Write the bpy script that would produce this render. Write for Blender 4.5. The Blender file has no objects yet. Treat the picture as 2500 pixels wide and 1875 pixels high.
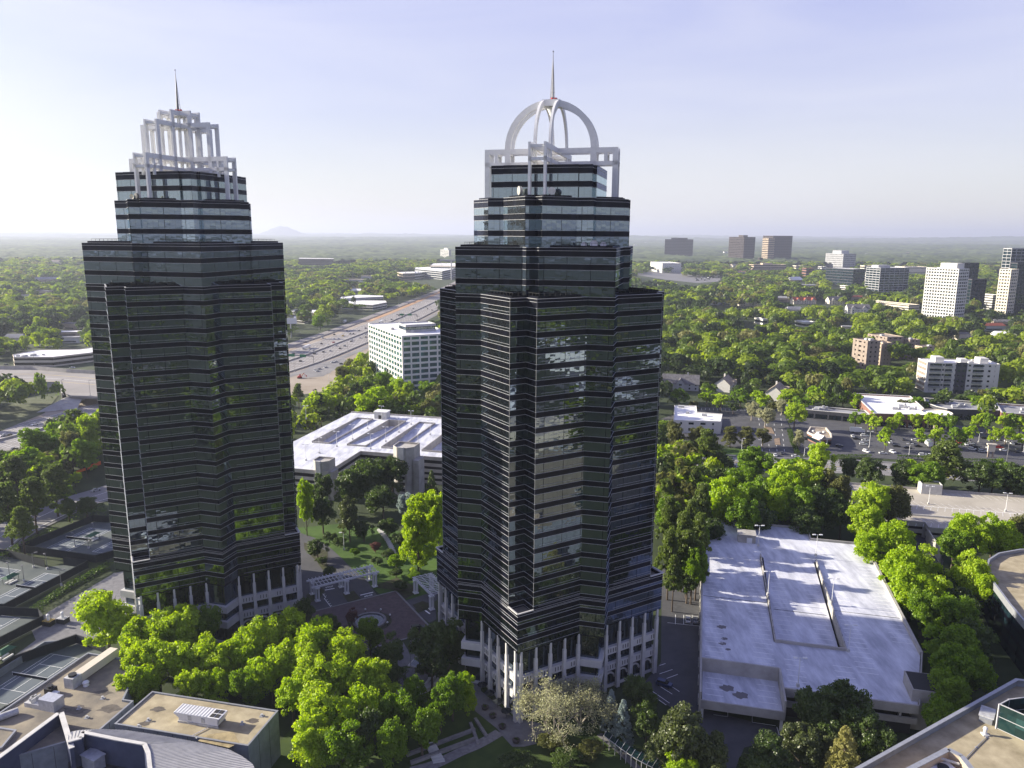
import bpy, math, random
import numpy as np
from mathutils import Vector, Matrix

random.seed(7)
RNG = np.random.default_rng(11)
scene = bpy.context.scene
COL = scene.collection

# ------------------------------------------------------------------ camera
CAM_H = 127.0             # layout height; the finished layout is enlarged by LAY_K about the ground point below the camera
DZ = 5.5
LAY_K = (CAM_H + DZ) / CAM_H
F_PX = 1852.47            # focal length in pixels of a 2500 px wide picture
PITCH = math.radians(11.18)
ROLL = math.radians(0.337)
cam_d = bpy.data.cameras.new('camera')
cam_d.sensor_width = 36.0
cam_d.lens = 36.0 * F_PX / 2500.0
cam_d.clip_start = 0.5
cam_d.clip_end = 90000.0
cam = bpy.data.objects.new('camera', cam_d)
COL.objects.link(cam)
cam.matrix_world = (Matrix.Translation((0, 0, CAM_H * LAY_K))
                    @ Matrix.Rotation(math.pi / 2 - PITCH, 4, 'X')
                    @ Matrix.Rotation(ROLL, 4, 'Z'))
scene.camera = cam

# ------------------------------------------------------------------ light
SUN_AZ = 166.6            # direction towards the sun, degrees from +X
SUN_EL = 20.0
w = bpy.data.worlds.new('World')
scene.world = w
w.use_nodes = True
nt = w.node_tree
for n in list(nt.nodes):
    nt.nodes.remove(n)
wo = nt.nodes.new('ShaderNodeOutputWorld')
bg = nt.nodes.new('ShaderNodeBackground')
sky = nt.nodes.new('ShaderNodeTexSky')
sky.sky_type = 'NISHITA'
sky.sun_disc = False
sky.sun_elevation = math.radians(SUN_EL)
sky.sun_rotation = math.radians(90.0 - SUN_AZ)
sky.altitude = 350.0
sky.air_density = 1.25
sky.dust_density = 0.9
sky.ozone_density = 3.2
# pale spring sky: the Nishita sky blended with a milky lavender gradient, plus thin high cloud
tc = nt.nodes.new('ShaderNodeTexCoord')
sx = nt.nodes.new('ShaderNodeSeparateXYZ')
nt.links.new(tc.outputs['Generated'], sx.inputs[0])
gr = nt.nodes.new('ShaderNodeValToRGB')
K_ = 1.0
cols = [(0.0, (0.84, 0.815, 0.775)), (0.07, (0.78, 0.775, 0.82)), (0.15, (0.655, 0.66, 0.87)), (0.28, (0.515, 0.53, 0.87)), (0.5, (0.24, 0.265, 0.72)), (1.0, (0.10, 0.125, 0.46))]  # upper stops lie out of view, deepened to tint and dim the shade
el = gr.color_ramp.elements
el[0].position, el[0].color = cols[0][0], (*cols[0][1], 1)
el[1].position, el[1].color = cols[-1][0], (*cols[-1][1], 1)
for p_, c_ in cols[1:-1]:
    e_ = el.new(p_); e_.color = (*c_, 1)
nt.links.new(sx.outputs['Z'], gr.inputs['Fac'])
gs = nt.nodes.new('ShaderNodeVectorMath'); gs.operation = 'SCALE'; gs.inputs['Scale'].default_value = 3.7
nt.links.new(gr.outputs['Color'], gs.inputs[0])
mp = nt.nodes.new('ShaderNodeMapping')
mp.inputs['Scale'].default_value = (1.1, 1.6, 6.0)
mp.inputs['Rotation'].default_value = (0.0, 0.1, 0.5)
ns = nt.nodes.new('ShaderNodeTexNoise')
ns.inputs['Scale'].default_value = 1.7
ns.inputs['Detail'].default_value = 7.0
ns.inputs['Distortion'].default_value = 0.6
cr_ = nt.nodes.new('ShaderNodeValToRGB')
cr_.color_ramp.elements[0].position = 0.40
cr_.color_ramp.elements[0].color = (0, 0, 0, 1)
cr_.color_ramp.elements[1].position = 0.90
cr_.color_ramp.elements[1].color = (0.55, 0.55, 0.55, 1)
mix0 = nt.nodes.new('ShaderNodeMixRGB'); mix0.inputs['Fac'].default_value = 0.86
nt.links.new(sky.outputs['Color'], mix0.inputs['Color1'])
nt.links.new(gs.outputs[0], mix0.inputs['Color2'])
mx = nt.nodes.new('ShaderNodeMixRGB')
mx.inputs['Color2'].default_value = (3.5, 3.5, 3.75, 1)
nt.links.new(tc.outputs['Generated'], mp.inputs['Vector'])
nt.links.new(mp.outputs['Vector'], ns.inputs['Vector'])
nt.links.new(ns.outputs['Fac'], cr_.inputs['Fac'])
nt.links.new(cr_.outputs['Color'], mx.inputs['Fac'])
nt.links.new(mix0.outputs['Color'], mx.inputs['Color1'])
# bright glow of the air round the (hidden) sun
def WM(op, a_, b_):
    x_ = nt.nodes.new('ShaderNodeMath'); x_.operation = op
    for i_, q_ in enumerate((a_, b_)):
        if isinstance(q_, (int, float)): x_.inputs[i_].default_value = q_
        else: nt.links.new(q_, x_.inputs[i_])
    return x_.outputs[0]
_az, _el = math.radians(SUN_AZ), math.radians(SUN_EL)
dt = nt.nodes.new('ShaderNodeVectorMath'); dt.operation = 'DOT_PRODUCT'
dt.inputs[1].default_value = (math.cos(_az) * math.cos(_el), math.sin(_az) * math.cos(_el), math.sin(_el))
nt.links.new(tc.outputs['Generated'], dt.inputs[0])
cs = WM('MAXIMUM', dt.outputs['Value'], 0.0)
glow = WM('ADD', WM('MULTIPLY', WM('POWER', cs, 7.0), 4.2), WM('MULTIPLY', WM('POWER', cs, 50.0), 9.0))
gv = nt.nodes.new('ShaderNodeVectorMath'); gv.operation = 'SCALE'; gv.inputs[0].default_value = (1.0, 0.96, 0.86)
nt.links.new(glow, gv.inputs['Scale'])
av = nt.nodes.new('ShaderNodeVectorMath'); av.operation = 'ADD'
nt.links.new(mx.outputs['Color'], av.inputs[0]); nt.links.new(gv.outputs[0], av.inputs[1])
nt.links.new(av.outputs[0], bg.inputs['Color'])
nt.links.new(bg.outputs['Background'], wo.inputs['Surface'])
bg.inputs['Strength'].default_value = 0.103

sun_d = bpy.data.lights.new('sun', 'SUN')
sun_d.energy = 5.0
sun_d.angle = math.radians(0.6)
sun_d.color = (1.0, 0.92, 0.76)
sun = bpy.data.objects.new('sun', sun_d)
COL.objects.link(sun)
SUN_V = Vector((math.cos(math.radians(SUN_AZ)) * math.cos(math.radians(SUN_EL)),
                math.sin(math.radians(SUN_AZ)) * math.cos(math.radians(SUN_EL)),
                math.sin(math.radians(SUN_EL))))
sun.rotation_euler = SUN_V.to_track_quat('Z', 'Y').to_euler()
sun.location = (0, 0, 400)

scene.view_settings.view_transform = 'Standard'
scene.view_settings.look = 'None'
scene.view_settings.exposure = 1.40
scene.view_settings.gamma = 1.0

# ------------------------------------------------------------------ helpers
def tag(o, label=None, cat=None, group=None, kind=None):
    if label: o['label'] = label
    if cat: o['category'] = cat
    if group: o['group'] = group
    if kind: o['kind'] = kind
    return o

def empty(name, loc, rz=0.0):
    o = bpy.data.objects.new(name, None)
    COL.objects.link(o)
    o.location = loc
    o.rotation_euler = (0, 0, rz)
    return o

def thing(name, label, cat, loc, rz=0.0, group=None):
    return tag(empty(name, loc, rz), label, cat, group)

def copy_tree(o, parent=None):
    c = o.copy()
    COL.objects.link(c)
    c.parent = parent
    for ch in list(o.children):
        copy_tree(ch, c)
    return c

def rot2(x, y, a):
    c, s = math.cos(a), math.sin(a)
    return x * c - y * s, x * s + y * c

def gp(px, py, z=0.0):
    """point of the horizontal plane z seen at photo position (2500 px wide)"""
    u, v = px - 1250.0, py - 937.5
    c, s = math.cos(ROLL), math.sin(ROLL)
    u, v = u * c - v * s, u * s + v * c
    d = (u, F_PX * math.cos(PITCH) - v * math.sin(PITCH), -F_PX * math.sin(PITCH) - v * math.cos(PITCH))
    t = (z - CAM_H) / d[2]
    return (d[0] * t, d[1] * t)

def gd(px, py, z=0.0):     # same, position read in the 2212 px wide view
    k = 2500.0 / 2212.0
    return gp(px * k, py * k, z)

def proj(x, y, z):
    z = z - CAM_H
    d = y * math.cos(PITCH) - z * math.sin(PITCH)
    up = y * math.sin(PITCH) + z * math.cos(PITCH)
    if d < 1: return (-9999, -9999)
    a, b = F_PX * x / d, -F_PX * up / d
    c, s = math.cos(ROLL), math.sin(ROLL)
    return 1250 + a * c + b * s, 937.5 - a * s + b * c

class MB:
    """collects faces and links them as one mesh object"""
    def __init__(self):
        self.v = []; self.f = []; self.m = []; self.uv = []
    def face(self, pts, m=0, uv=None):
        n = len(self.v)
        self.v.extend(pts)
        self.f.append(tuple(range(n, n + len(pts))))
        self.m.append(m)
        self.uv.append(uv)
    def prism(self, poly, z0, z1, m=0, mt=None, top=True, bottom=True, uv0=0.0, sides=True):
        mt = m if mt is None else mt
        n = len(poly)
        u = uv0
        if sides:
            for i in range(n):
                a, b = poly[i], poly[(i + 1) % n]
                L = math.hypot(b[0] - a[0], b[1] - a[1])
                self.face([(a[0], a[1], z0), (b[0], b[1], z0), (b[0], b[1], z1), (a[0], a[1], z1)], m,
                          [(u, z0), (u + L, z0), (u + L, z1), (u, z1)])
                u += L
        if top: self.face([(p[0], p[1], z1) for p in poly], mt, [(p[0], p[1]) for p in poly])
        if bottom: self.face([(p[0], p[1], z0) for p in reversed(poly)], m, [(p[0], p[1]) for p in reversed(poly)])
    def box(self, cx, cy, z0, sx, sy, h, rz=0.0, m=0, mt=None):
        poly = []
        for x, y in ((-sx / 2, -sy / 2), (sx / 2, -sy / 2), (sx / 2, sy / 2), (-sx / 2, sy / 2)):
            X, Y = rot2(x, y, rz)
            poly.append((cx + X, cy + Y))
        self.prism(poly, z0, z0 + h, m, mt)
    def beam(self, p, q, w, h, m=0, up=(0, 0, 1)):
        p, q = Vector(p), Vector(q)
        d = (q - p)
        if d.length < 1e-6: return
        d.normalize()
        upv = Vector(up)
        if abs(d.dot(upv)) > 0.99: upv = Vector((1, 0, 0))
        s = d.cross(upv).normalized(); t = s.cross(d)
        c = []
        for e in (p, q):
            c.append([e + s * (a * w / 2) + t * (b * h / 2) for a, b in ((-1, -1), (1, -1), (1, 1), (-1, 1))])
        A, B = c
        for i in range(4):
            j = (i + 1) % 4
            self.face([tuple(A[j]), tuple(A[i]), tuple(B[i]), tuple(B[j])], m)
        self.face([tuple(x) for x in A], m)
        self.face([tuple(x) for x in reversed(B)], m)
    def tube(self, p, q, r0, r1=None, n=8, m=0, cap=True):
        r1 = r0 if r1 is None else r1
        p, q = Vector(p), Vector(q)
        d = (q - p).normalized()
        a = Vector((0, 0, 1)) if abs(d.z) < 0.9 else Vector((1, 0, 0))
        s = d.cross(a).normalized(); t = d.cross(s)
        R0 = [p + (s * math.cos(2 * math.pi * k / n) + t * math.sin(2 * math.pi * k / n)) * r0 for k in range(n)]
        R1 = [q + (s * math.cos(2 * math.pi * k / n) + t * math.sin(2 * math.pi * k / n)) * r1 for k in range(n)]
        for k in range(n):
            j = (k + 1) % n
            self.face([tuple(R0[k]), tuple(R1[k]), tuple(R1[j]), tuple(R0[j])], m)
        if cap:
            self.face([tuple(x) for x in R0], m)
            self.face([tuple(x) for x in reversed(R1)], m)
    def path(self, pts, rs, n=6, m=0):
        for i in range(len(pts) - 1):
            self.tube(pts[i], pts[i + 1], rs[i], rs[i + 1], n, m, cap=(i == len(pts) - 2 or i == 0))
    def ball(self, c, r, nu=10, nv=6, m=0, sz=1.0):
        for i in range(nv):
            t0, t1 = math.pi * i / nv, math.pi * (i + 1) / nv
            for k in range(nu):
                a0, a1 = 2 * math.pi * k / nu, 2 * math.pi * (k + 1) / nu
                P = lambda t, a: (c[0] + r * math.sin(t) * math.cos(a), c[1] + r * math.sin(t) * math.sin(a), c[2] + r * sz * math.cos(t))
                q = [P(t0, a0), P(t1, a0), P(t1, a1), P(t0, a1)]
                if i == 0: q = [q[0], q[1], q[2]]
                elif i == nv - 1: q = [q[0], q[1], q[3]]
                self.face(q, m)
    def build(self, name, mats, parent=None, origin=None, smooth=False):
        me = bpy.data.meshes.new(name)
        ox, oy, oz = origin or (0, 0, 0)
        me.from_pydata([(x - ox, y - oy, z - oz) for x, y, z in self.v], [], self.f)
        if not isinstance(mats, (list, tuple)): mats = [mats]
        for mm in mats: me.materials.append(mm)
        me.polygons.foreach_set('material_index', self.m)
        if any(u is not None for u in self.uv):
            ul = me.uv_layers.new(name='UVMap')
            flat = []
            for f, u in zip(self.f, self.uv):
                if u is None: u = [(0, 0)] * len(f)
                for a in u: flat.extend(a)
            ul.data.foreach_set('uv', flat)
        if smooth: me.polygons.foreach_set('use_smooth', [True] * len(me.polygons))
        me.update()
        o = bpy.data.objects.new(name, me)
        COL.objects.link(o)
        if parent is not None: o.parent = parent
        elif origin is not None: o.location = origin
        return o

# ------------------------------------------------------------------ materials
MATS = {}
def _nodes(name):
    m = bpy.data.materials.new(name)
    m.use_nodes = True
    t = m.node_tree
    b = t.nodes['Principled BSDF']
    return m, t, b

def mat(name, col, rough=0.8, metal=0.0, noise=0.0, nscale=1.0, bump=0.0, bscale=4.0, spec=0.3, col2=None, coord='Object', stretch=None, detail=4.0):
    """plain procedural material: base colour with noise-driven variation"""
    if name in MATS: return MATS[name]
    m, t, b = _nodes(name)
    b.inputs['Roughness'].default_value = rough
    b.inputs['Metallic'].default_value = metal
    b.inputs['Specular IOR Level'].default_value = spec
    tcn = t.nodes.new('ShaderNodeTexCoord')
    vec = tcn.outputs[coord]
    if stretch:
        mpn = t.nodes.new('ShaderNodeMapping')
        mpn.inputs['Scale'].default_value = stretch
        t.links.new(vec, mpn.inputs['Vector']); vec = mpn.outputs['Vector']
    if noise > 0 or col2:
        n = t.nodes.new('ShaderNodeTexNoise')
        n.inputs['Scale'].default_value = nscale
        n.inputs['Detail'].default_value = detail
        n.inputs['Roughness'].default_value = 0.6
        t.links.new(vec, n.inputs['Vector'])
        r = t.nodes.new('ShaderNodeValToRGB')
        c2 = col2 or tuple(min(1, c * (1 + noise)) for c in col)
        c1 = col if col2 else tuple(c * (1 - noise) for c in col)
        r.color_ramp.elements[0].position = 0.33
        r.color_ramp.elements[1].position = 0.67
        r.color_ramp.elements[0].color = (*c1, 1)
        r.color_ramp.elements[1].color = (*c2, 1)
        t.links.new(n.outputs['Fac'], r.inputs['Fac'])
        t.links.new(r.outputs['Color'], b.inputs['Base Color'])
    else:
        b.inputs['Base Color'].default_value = (*col, 1)
    if bump > 0:
        n2 = t.nodes.new('ShaderNodeTexNoise')
        n2.inputs['Scale'].default_value = bscale
        n2.inputs['Detail'].default_value = 5
        t.links.new(vec, n2.inputs['Vector'])
        bn = t.nodes.new('ShaderNodeBump')
        bn.inputs['Strength'].default_value = 1.0
        bn.inputs['Distance'].default_value = bump
        t.links.new(n2.outputs['Fac'], bn.inputs['Height'])
        t.links.new(bn.outputs['Normal'], b.inputs['Normal'])
    MATS[name] = m
    return m

def mat_glass(name, tint, body, refl, pane=1.55, big=6.2, floor_h=4.14, wob=0.012, wscale=0.35, mull=True, rough=0.01, dust=0.0):
    """reflective facade glass; UV in metres (along the wall, height)"""
    if name in MATS: return MATS[name]
    m = bpy.data.materials.new(name); m.use_nodes = True
    t = m.node_tree
    for n in list(t.nodes): t.nodes.remove(n)
    N = t.nodes.new; L = t.links.new
    out = N('ShaderNodeOutputMaterial')
    uv = N('ShaderNodeUVMap'); uv.uv_map = 'UVMap'
    sp = N('ShaderNodeSeparateXYZ'); L(uv.outputs['UV'], sp.inputs[0])
    def M(op, a, b=None, c=None):
        x = N('ShaderNodeMath'); x.operation = op
        for i, q in enumerate((a, b, c)):
            if q is None: continue
            if isinstance(q, (int, float)): x.inputs[i].default_value = q
            else: L(q, x.inputs[i])
        return x.outputs[0]
    u = M('DIVIDE', sp.outputs['X'], pane); v = M('DIVIDE', sp.outputs['Y'], floor_h)
    fu, fv = M('FLOOR', u), M('FLOOR', v)
    cb = N('ShaderNodeCombineXYZ'); L(fu, cb.inputs[0]); L(fv, cb.inputs[1])
    wn = N('ShaderNodeTexWhiteNoise'); wn.noise_dimensions = '3D'; L(cb.outputs[0], wn.inputs['Vector'])
    # wavy height + a slight tilt for every pane
    off = N('ShaderNodeVectorMath'); off.operation = 'SCALE'; L(wn.outputs['Color'], off.inputs[0]); off.inputs['Scale'].default_value = 9.0
    ad = N('ShaderNodeVectorMath'); ad.operation = 'ADD'; L(uv.outputs['UV'], ad.inputs[0]); L(off.outputs[0], ad.inputs[1])
    nz = N('ShaderNodeTexNoise'); nz.inputs['Scale'].default_value = wscale; nz.inputs['Detail'].default_value = 0.6
    st_ = N('ShaderNodeMapping'); st_.inputs['Scale'].default_value = (0.45, 1.35, 1.0); L(ad.outputs[0], st_.inputs['Vector'])
    L(st_.outputs['Vector'], nz.inputs['Vector'])
    tilt = M('MULTIPLY', M('SUBTRACT', wn.outputs['Value'], 0.5), M('MULTIPLY', M('FRACT', u), 0.25))
    hgt = M('ADD', nz.outputs['Fac'], tilt)
    bp = N('ShaderNodeBump'); bp.inputs['Strength'].default_value = 1.0; bp.inputs['Distance'].default_value = wob * 4
    L(hgt, bp.inputs['Height'])
    gl = N('ShaderNodeBsdfGlossy'); gl.inputs['Roughness'].default_value = rough; gl.inputs['Color'].default_value = (*tint, 1)
    L(bp.outputs['Normal'], gl.inputs['Normal'])
    df = N('ShaderNodeBsdfDiffuse')
    # blinds: panes differ a little in tone at random
    rmp = N('ShaderNodeMixRGB'); rmp.inputs['Color1'].default_value = (*body, 1)
    rmp.inputs['Color2'].default_value = (*[c * 2.6 for c in body], 1)
    L(M('POWER', wn.outputs['Value'], 3.0), rmp.inputs['Fac'])
    L(rmp.outputs['Color'], df.inputs['Color'])
    lw = N('ShaderNodeLayerWeight'); lw.inputs['Blend'].default_value = 0.5
    fac = M('ADD', refl, M('MULTIPLY', M('POWER', lw.outputs['Facing'], 3.2), 0.6))
    fac = M('MINIMUM', fac, 0.95)
    if mull:
        l1 = M('LESS_THAN', M('FRACT', u), 0.045)
        l2 = M('LESS_THAN', M('FRACT', M('DIVIDE', sp.outputs['X'], big)), 0.028)
        ln = M('MINIMUM', M('ADD', M('MULTIPLY', l1, 0.45), l2), 1.0)
        fac = M('MULTIPLY', fac, M('SUBTRACT', 1.0, M('MULTIPLY', ln, 0.85)))
    ms = N('ShaderNodeMixShader'); L(fac, ms.inputs['Fac']); L(df.outputs[0], ms.inputs[1]); L(gl.outputs[0], ms.inputs[2])
    # thin film of dust: catches the low sun as a broad soft sheen
    g2 = N('ShaderNodeBsdfGlossy'); g2.inputs['Roughness'].default_value = 0.42; g2.inputs['Color'].default_value = (0.9, 0.95, 1.0, 1)
    m2 = N('ShaderNodeMixShader'); m2.inputs['Fac'].default_value = dust; L(ms.outputs[0], m2.inputs[1]); L(g2.outputs[0], m2.inputs[2])
    L(m2.outputs[0], out.inputs['Surface'])
    MATS[name] = m
    return m
# ------------------------------------------------------------------ the two towers
M_GLASS = mat_glass('tower_glass', (0.66, 0.82, 1.0), (0.002, 0.003, 0.004), 0.19, wob=0.0075, wscale=0.55, dust=0.009)
M_GLASSU = mat_glass('brightened_tower_glass', (0.72, 0.88, 0.98), (0.003, 0.005, 0.006), 0.30, wob=0.005, wscale=0.6, dust=0.012)  # same glass as below; a brighter sky reflection is put into this copy
M_SPAN = mat_glass('tower_spandrel', (0.42, 0.47, 0.68), (0.002, 0.0022, 0.005), 0.010, wob=0.004, rough=0.08, dust=0.008)
M_TRIM = mat('tower_trim', (0.40, 0.40, 0.41), 0.4, 0.0, 0.08, 3.0)
M_DARKMETAL = mat('dark_metal', (0.02, 0.02, 0.022), 0.5)
M_CONC = mat('pale_concrete', (0.50, 0.49, 0.47), 0.85, 0, 0.10, 0.6, 0.01, 6.0)
M_COL = mat('column_stone', (0.47, 0.46, 0.45), 0.8, 0, 0.08, 0.5)
M_WHITE = mat('white_paint', (0.66, 0.66, 0.66), 0.5, 0, 0.05, 0.8)
M_ROOFG = mat('roof_gravel', (0.17, 0.155, 0.13), 0.95, 0, 0.25, 0.5, 0.02, 8)
M_LOBBY = mat('lobby_dark', (0.025, 0.025, 0.03), 0.4)
M_STEEL = mat('mast_steel', (0.16, 0.16, 0.17), 0.5, 0.3, 0.1, 2)
M_RED = mat('red_beacon', (0.45, 0.03, 0.02), 0.4)

TM, TR, Tm, Tr = 25.42, 21.5, 17.3, 14.4
ZG, Z1, Z2, Z3, Z4, Z5 = 15.9, 27.3, 111.1, 123.6, 136.5, 145.0
S2 = math.sqrt(2)

def outline(M, R, n=0.0, off=0.0):
    """corner square of half width M joined with a square of half width R turned 45 degrees"""
    M2 = M + off; R2 = R + off
    g = R2 * S2 - M2
    q = []
    if n > 0:
        q += [(-M2, -M + n - off), (-M + n - off, -M + n - off), (-M + n - off, -M2)]
    else:
        q += [(-M2, -M2)]
    q += [(-g, -M2), (0, -R2 * S2), (g, -M2)]
    res = []
    for k in range(4):
        a = k * math.pi / 2
        for x, y in q:
            res.append(rot2(x, y, a))
    return res

def diamond(R, off=0.0):
    R2 = R + off; r = R2 * S2
    st = 3.6; dd = 0.7     # little steps near the tips
    res = []
    for k in range(4):
        a = k * math.pi / 2
        q = [(0, -r + dd * S2), (st / S2 , -r + st / S2 + dd * S2), ((st) / S2 + dd / S2, -r + st / S2 + dd / S2)]
        q2 = [(r - st / S2 - dd / S2, -st / S2 - dd / S2 ), (r - st / S2 - dd * S2, -st / S2), ]
        for x, y in q + q2:
            res.append(rot2(x, y, a))
    return res

LEVELS = [  # z0, z1, function(off)
    (ZG, Z1, lambda o: outline(TM, TR, 0, o)),
    (Z1, Z2, lambda o: outline(TM, TR, 4.9, o)),
    (Z2, Z3, lambda o: outline(Tm, TR, 2.4, o)),
    (Z3, Z4, lambda o: outline(Tm, Tr, 3.2, o)),
    (Z4, Z5, lambda o: diamond(Tr, o)),
]

def ring(mb, fn, z0, z1, off, thick, m=0, mt=None):
    """closed band standing proud of the facade by off"""
    o = fn(off); i = fn(off - thick)
    n = len(o)
    u = 0
    for k in range(n):
        a, b = o[k], o[(k + 1) % n]
        c, d = i[k], i[(k + 1) % n]
        L = math.hypot(b[0] - a[0], b[1] - a[1])
        mb.face([(*a, z0), (*b, z0), (*b, z1), (*a, z1)], m, [(u, z0), (u + L, z0), (u + L, z1), (u, z1)])
        mb.face([(*d, z0), (*c, z0), (*c, z1), (*d, z1)], m, [(u, z0), (u + L, z0), (u + L, z1), (u, z1)])
        mb.face([(*a, z1), (*b, z1), (*d, z1), (*c, z1)], m if mt is None else mt)
        mb.face([(*b, z0), (*a, z0), (*c, z0), (*d, z0)], m)
        u += L

def build_tower(name, label, cx, cy, th, crown):
    root = thing(name, label, 'tower', (cx, cy, 0), math.radians(th))
    FH = (Z2 - ZG) / 23.0
    # floor list per level: spandrel bands and window bands
    core = MB(); trim = MB(); roofs = MB(); para = MB(); sill = MB()
    for li, (z0, z1, fn) in enumerate(LEVELS):
        nfl = {0: 0, 1: 0}.get(li)
        if li == 0: edges = [ZG, ZG + FH, ZG + 2 * FH, Z1 ]
        elif li == 1:
            edges = [Z1]; z = ZG + 3 * FH
            while z < Z2 - 1: edges.append(z); z += FH
            edges.append(Z2)
        else:
            k = 3 if li < 4 else 2
            edges = [z0 + (z1 - z0) * i / k for i in range(k + 1)]
        SP = 1.5
        # thin solid core just behind the bands, closes the volume
        core.prism(fn(-0.45), z0 - (0.3 if li else 0), z1 - 1.0, 0, top=False, bottom=False)
        roofs.prism(fn(-0.40), z1 - 1.15, z1 - 1.0, 0)
        for i in range(len(edges) - 1):
            a, b = edges[i], edges[i + 1]
            top = i == len(edges) - 2
            sp_lo = b - (2.3 if top else SP)
            # window band
            wb = MB(); wa = a
            if li == 1 and i == 0: wa = Z1 - 1.0
            if i == 0 and li > 1: wa = a - 1.05
            wb.prism(fn(0.0), wa, sp_lo, 0, top=False, bottom=False)
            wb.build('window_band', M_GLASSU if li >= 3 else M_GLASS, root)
            # spandrel band
            sb = MB(); ring(sb, fn, sp_lo, b, 0.03, 0.25)
            sb.build('spandrel_band', M_SPAN, root)
            lw = 0.06 if li < 2 else 0.05
            ring(trim, fn, sp_lo - 0.02, sp_lo + lw, 0.075, 0.07)
            ring(trim, fn, b - (0.0 if not top else 0.02), b + lw, 0.075, 0.07 if not top else 0.45)
            if top: ring(trim, fn, b - 0.80, b - 0.72, 0.10, 0.07)
            # sill bar a little above the floor line on the long faces
            if li <= 1 and not (li == 0 and i > 1):
                o = fn(0.10)
                for k in range(len(o)):
                    p, q = o[k], o[(k + 1) % len(o)]
                    L = math.hypot(q[0] - p[0], q[1] - p[1])
                    if L > 12:
                        e = 1.7 / L
                        P = (p[0] + (q[0] - p[0]) * e, p[1] + (q[1] - p[1]) * e, a + 0.75)
                        Q = (q[0] - (q[0] - p[0]) * 0.2 / L, q[1] - (q[1] - p[1]) * 0.2 / L, a + 0.75)
                        sill.beam(P, Q, 0.05, 0.045)
        if li in (2, 1, 3):
            para = MB(); ring(para, fn, z1, z1 + 0.55, -1.1, 0.35); para.build('parapet', M_SPAN, root)
    core.build('core', M_DARKMETAL, root)
    roofs.build('roof', M_ROOFG, root)
    trim.build('floor_trim', M_TRIM, root)
    sill.build('sill_bar', M_TRIM, root)
    ca = MB()          # pale caps on the small corner terraces
    g = TM - 4.9
    for k in range(4):
        for (p, q) in (((-TM - .12, -TM - .12), (-g, -TM - .12)), ((-TM - .12, -TM - .12), (-TM - .12, -g))):
            P = rot2(*p, k * math.pi / 2); Q = rot2(*q, k * math.pi / 2)
            ca.beam((*P, Z1 + .12), (*Q, Z1 + .12), .4, .25)
    ca.build('terrace_coping', M_CONC, root)
    # vertical light seams on the re-entrant corners
    seam = MB()
    for sx in range(4):
        for p in ((-TM - .02, -g), (-g, -TM - .02)):
            x, y = rot2(*p, sx * math.pi / 2)
            seam.box(x, y, Z1, .05, .05, Z2 - Z1)
    seam.build('corner_seam', M_TRIM, root)
    # ---- base: lobby, white bands, columns
    inner = lambda o: outline(TM, TR, 0, o)
    lob = MB(); lob.prism(inner(-1.6), -DZ - .5, ZG + .4, 0, top=False, bottom=False); lob.build('lobby_glass', M_GLASS, root)
    cl = MB(); cl.prism(inner(-0.05), ZG - .35, ZG, 0); cl.build('soffit', M_SPAN, root)
    for z0, z1 in ((5.7, 8.0), (0.4, 2.7)):
        b = MB(); ring(b, inner, z0, z1, -0.55, 1.2); b.build('balcony_band', M_COL, root)
        sl = MB()
        o = inner(-0.52)
        for k in range(len(o)):
            p, q = o[k], o[(k + 1) % len(o)]
            L = math.hypot(q[0] - p[0], q[1] - p[1])
            if L < 12: continue
            nb = int(L / 0.9)
            for j in range(nb):
                if j % 6 in (0, 5): continue
                t = (j + .5) / nb
                sl.box(p[0] + (q[0] - p[0]) * t, p[1] + (q[1] - p[1]) * t, z0 + .6, .2, .12, 1.2, math.atan2(q[1] - p[1], q[0] - p[0]))
        tag(sl.build('balcony_slots', M_DARKMETAL, root), kind='stuff')
    gnd = MB(); ring(gnd, inner, -DZ - .3, -DZ + .8, -1.2, .5); gnd.build('plinth', M_COL, root)
    g2 = TR * S2 - TM
    proto = None
    for k in range(4):
        for s in (-1, 1):
            for j in range(5):
                a = s * (TM - 1.3 - j * (TM - g2 - 1.3) / 4.0)
                x, y = rot2(a, -TM + .35, k * math.pi / 2)
                if proto is None:
                    c = MB()
                    c.box(0, 0, -DZ - .3, 1.2, .9, 8.8 + .3); c.box(0, -.1, 3.3, .92, .75, 9.2); c.box(0, -.2, 12.5, .58, .5, ZG - 12.5)
                    c.box(-.42, -.48, -DZ, .28, .12, 10.5); c.box(.42, -.48, -DZ, .28, .12, 10.5)
                    proto = c.build('column', M_COL, root)
                    cc = proto
                else:
                    cc = proto.copy(); COL.objects.link(cc); cc.parent = root
                cc.location = (x, y, 0); cc.rotation_euler = (0, 0, k * math.pi / 2)
    # entrance arches between the columns at ground level
    for k in range(4):
        for s in (-1, 1):
            for j in range(4):
                ar = MB()
                a = s * (TM - 1.3 - (j + .5) * (TM - g2 - 1.3) / 4.0)
                for t in range(8):
                    t0, t1 = math.pi * t / 8, math.pi * (t + 1) / 8
                    r0, r1 = 1.6, 2.15
                    yy = -TM + 1.2
                    P = [(a + r0 * math.cos(t0), yy, -2.6 + r0 * math.sin(t0)), (a + r1 * math.cos(t0), yy, -2.6 + r1 * math.sin(t0)),
                         (a + r1 * math.cos(t1), yy, -2.6 + r1 * math.sin(t1)), (a + r0 * math.cos(t1), yy, -2.6 + r0 * math.sin(t1))]
                    ar.face([(*rot2(x, y, k * math.pi / 2), z) for x, y, z in P])
                    ar.face([(*rot2(x, y + .4, k * math.pi / 2), z) for x, y, z in reversed(P)])
                ar.build('entrance_arch', M_COL, root)
    # ---- crown: two pairs of plane frames crossing at 45 degrees to the walls
    W = 2.05; T = 0.62
    def frame(fb, plate):
        """plate(list of (p0,p1,z0,z1)) rectangles in the frame plane"""
        return plate
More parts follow.
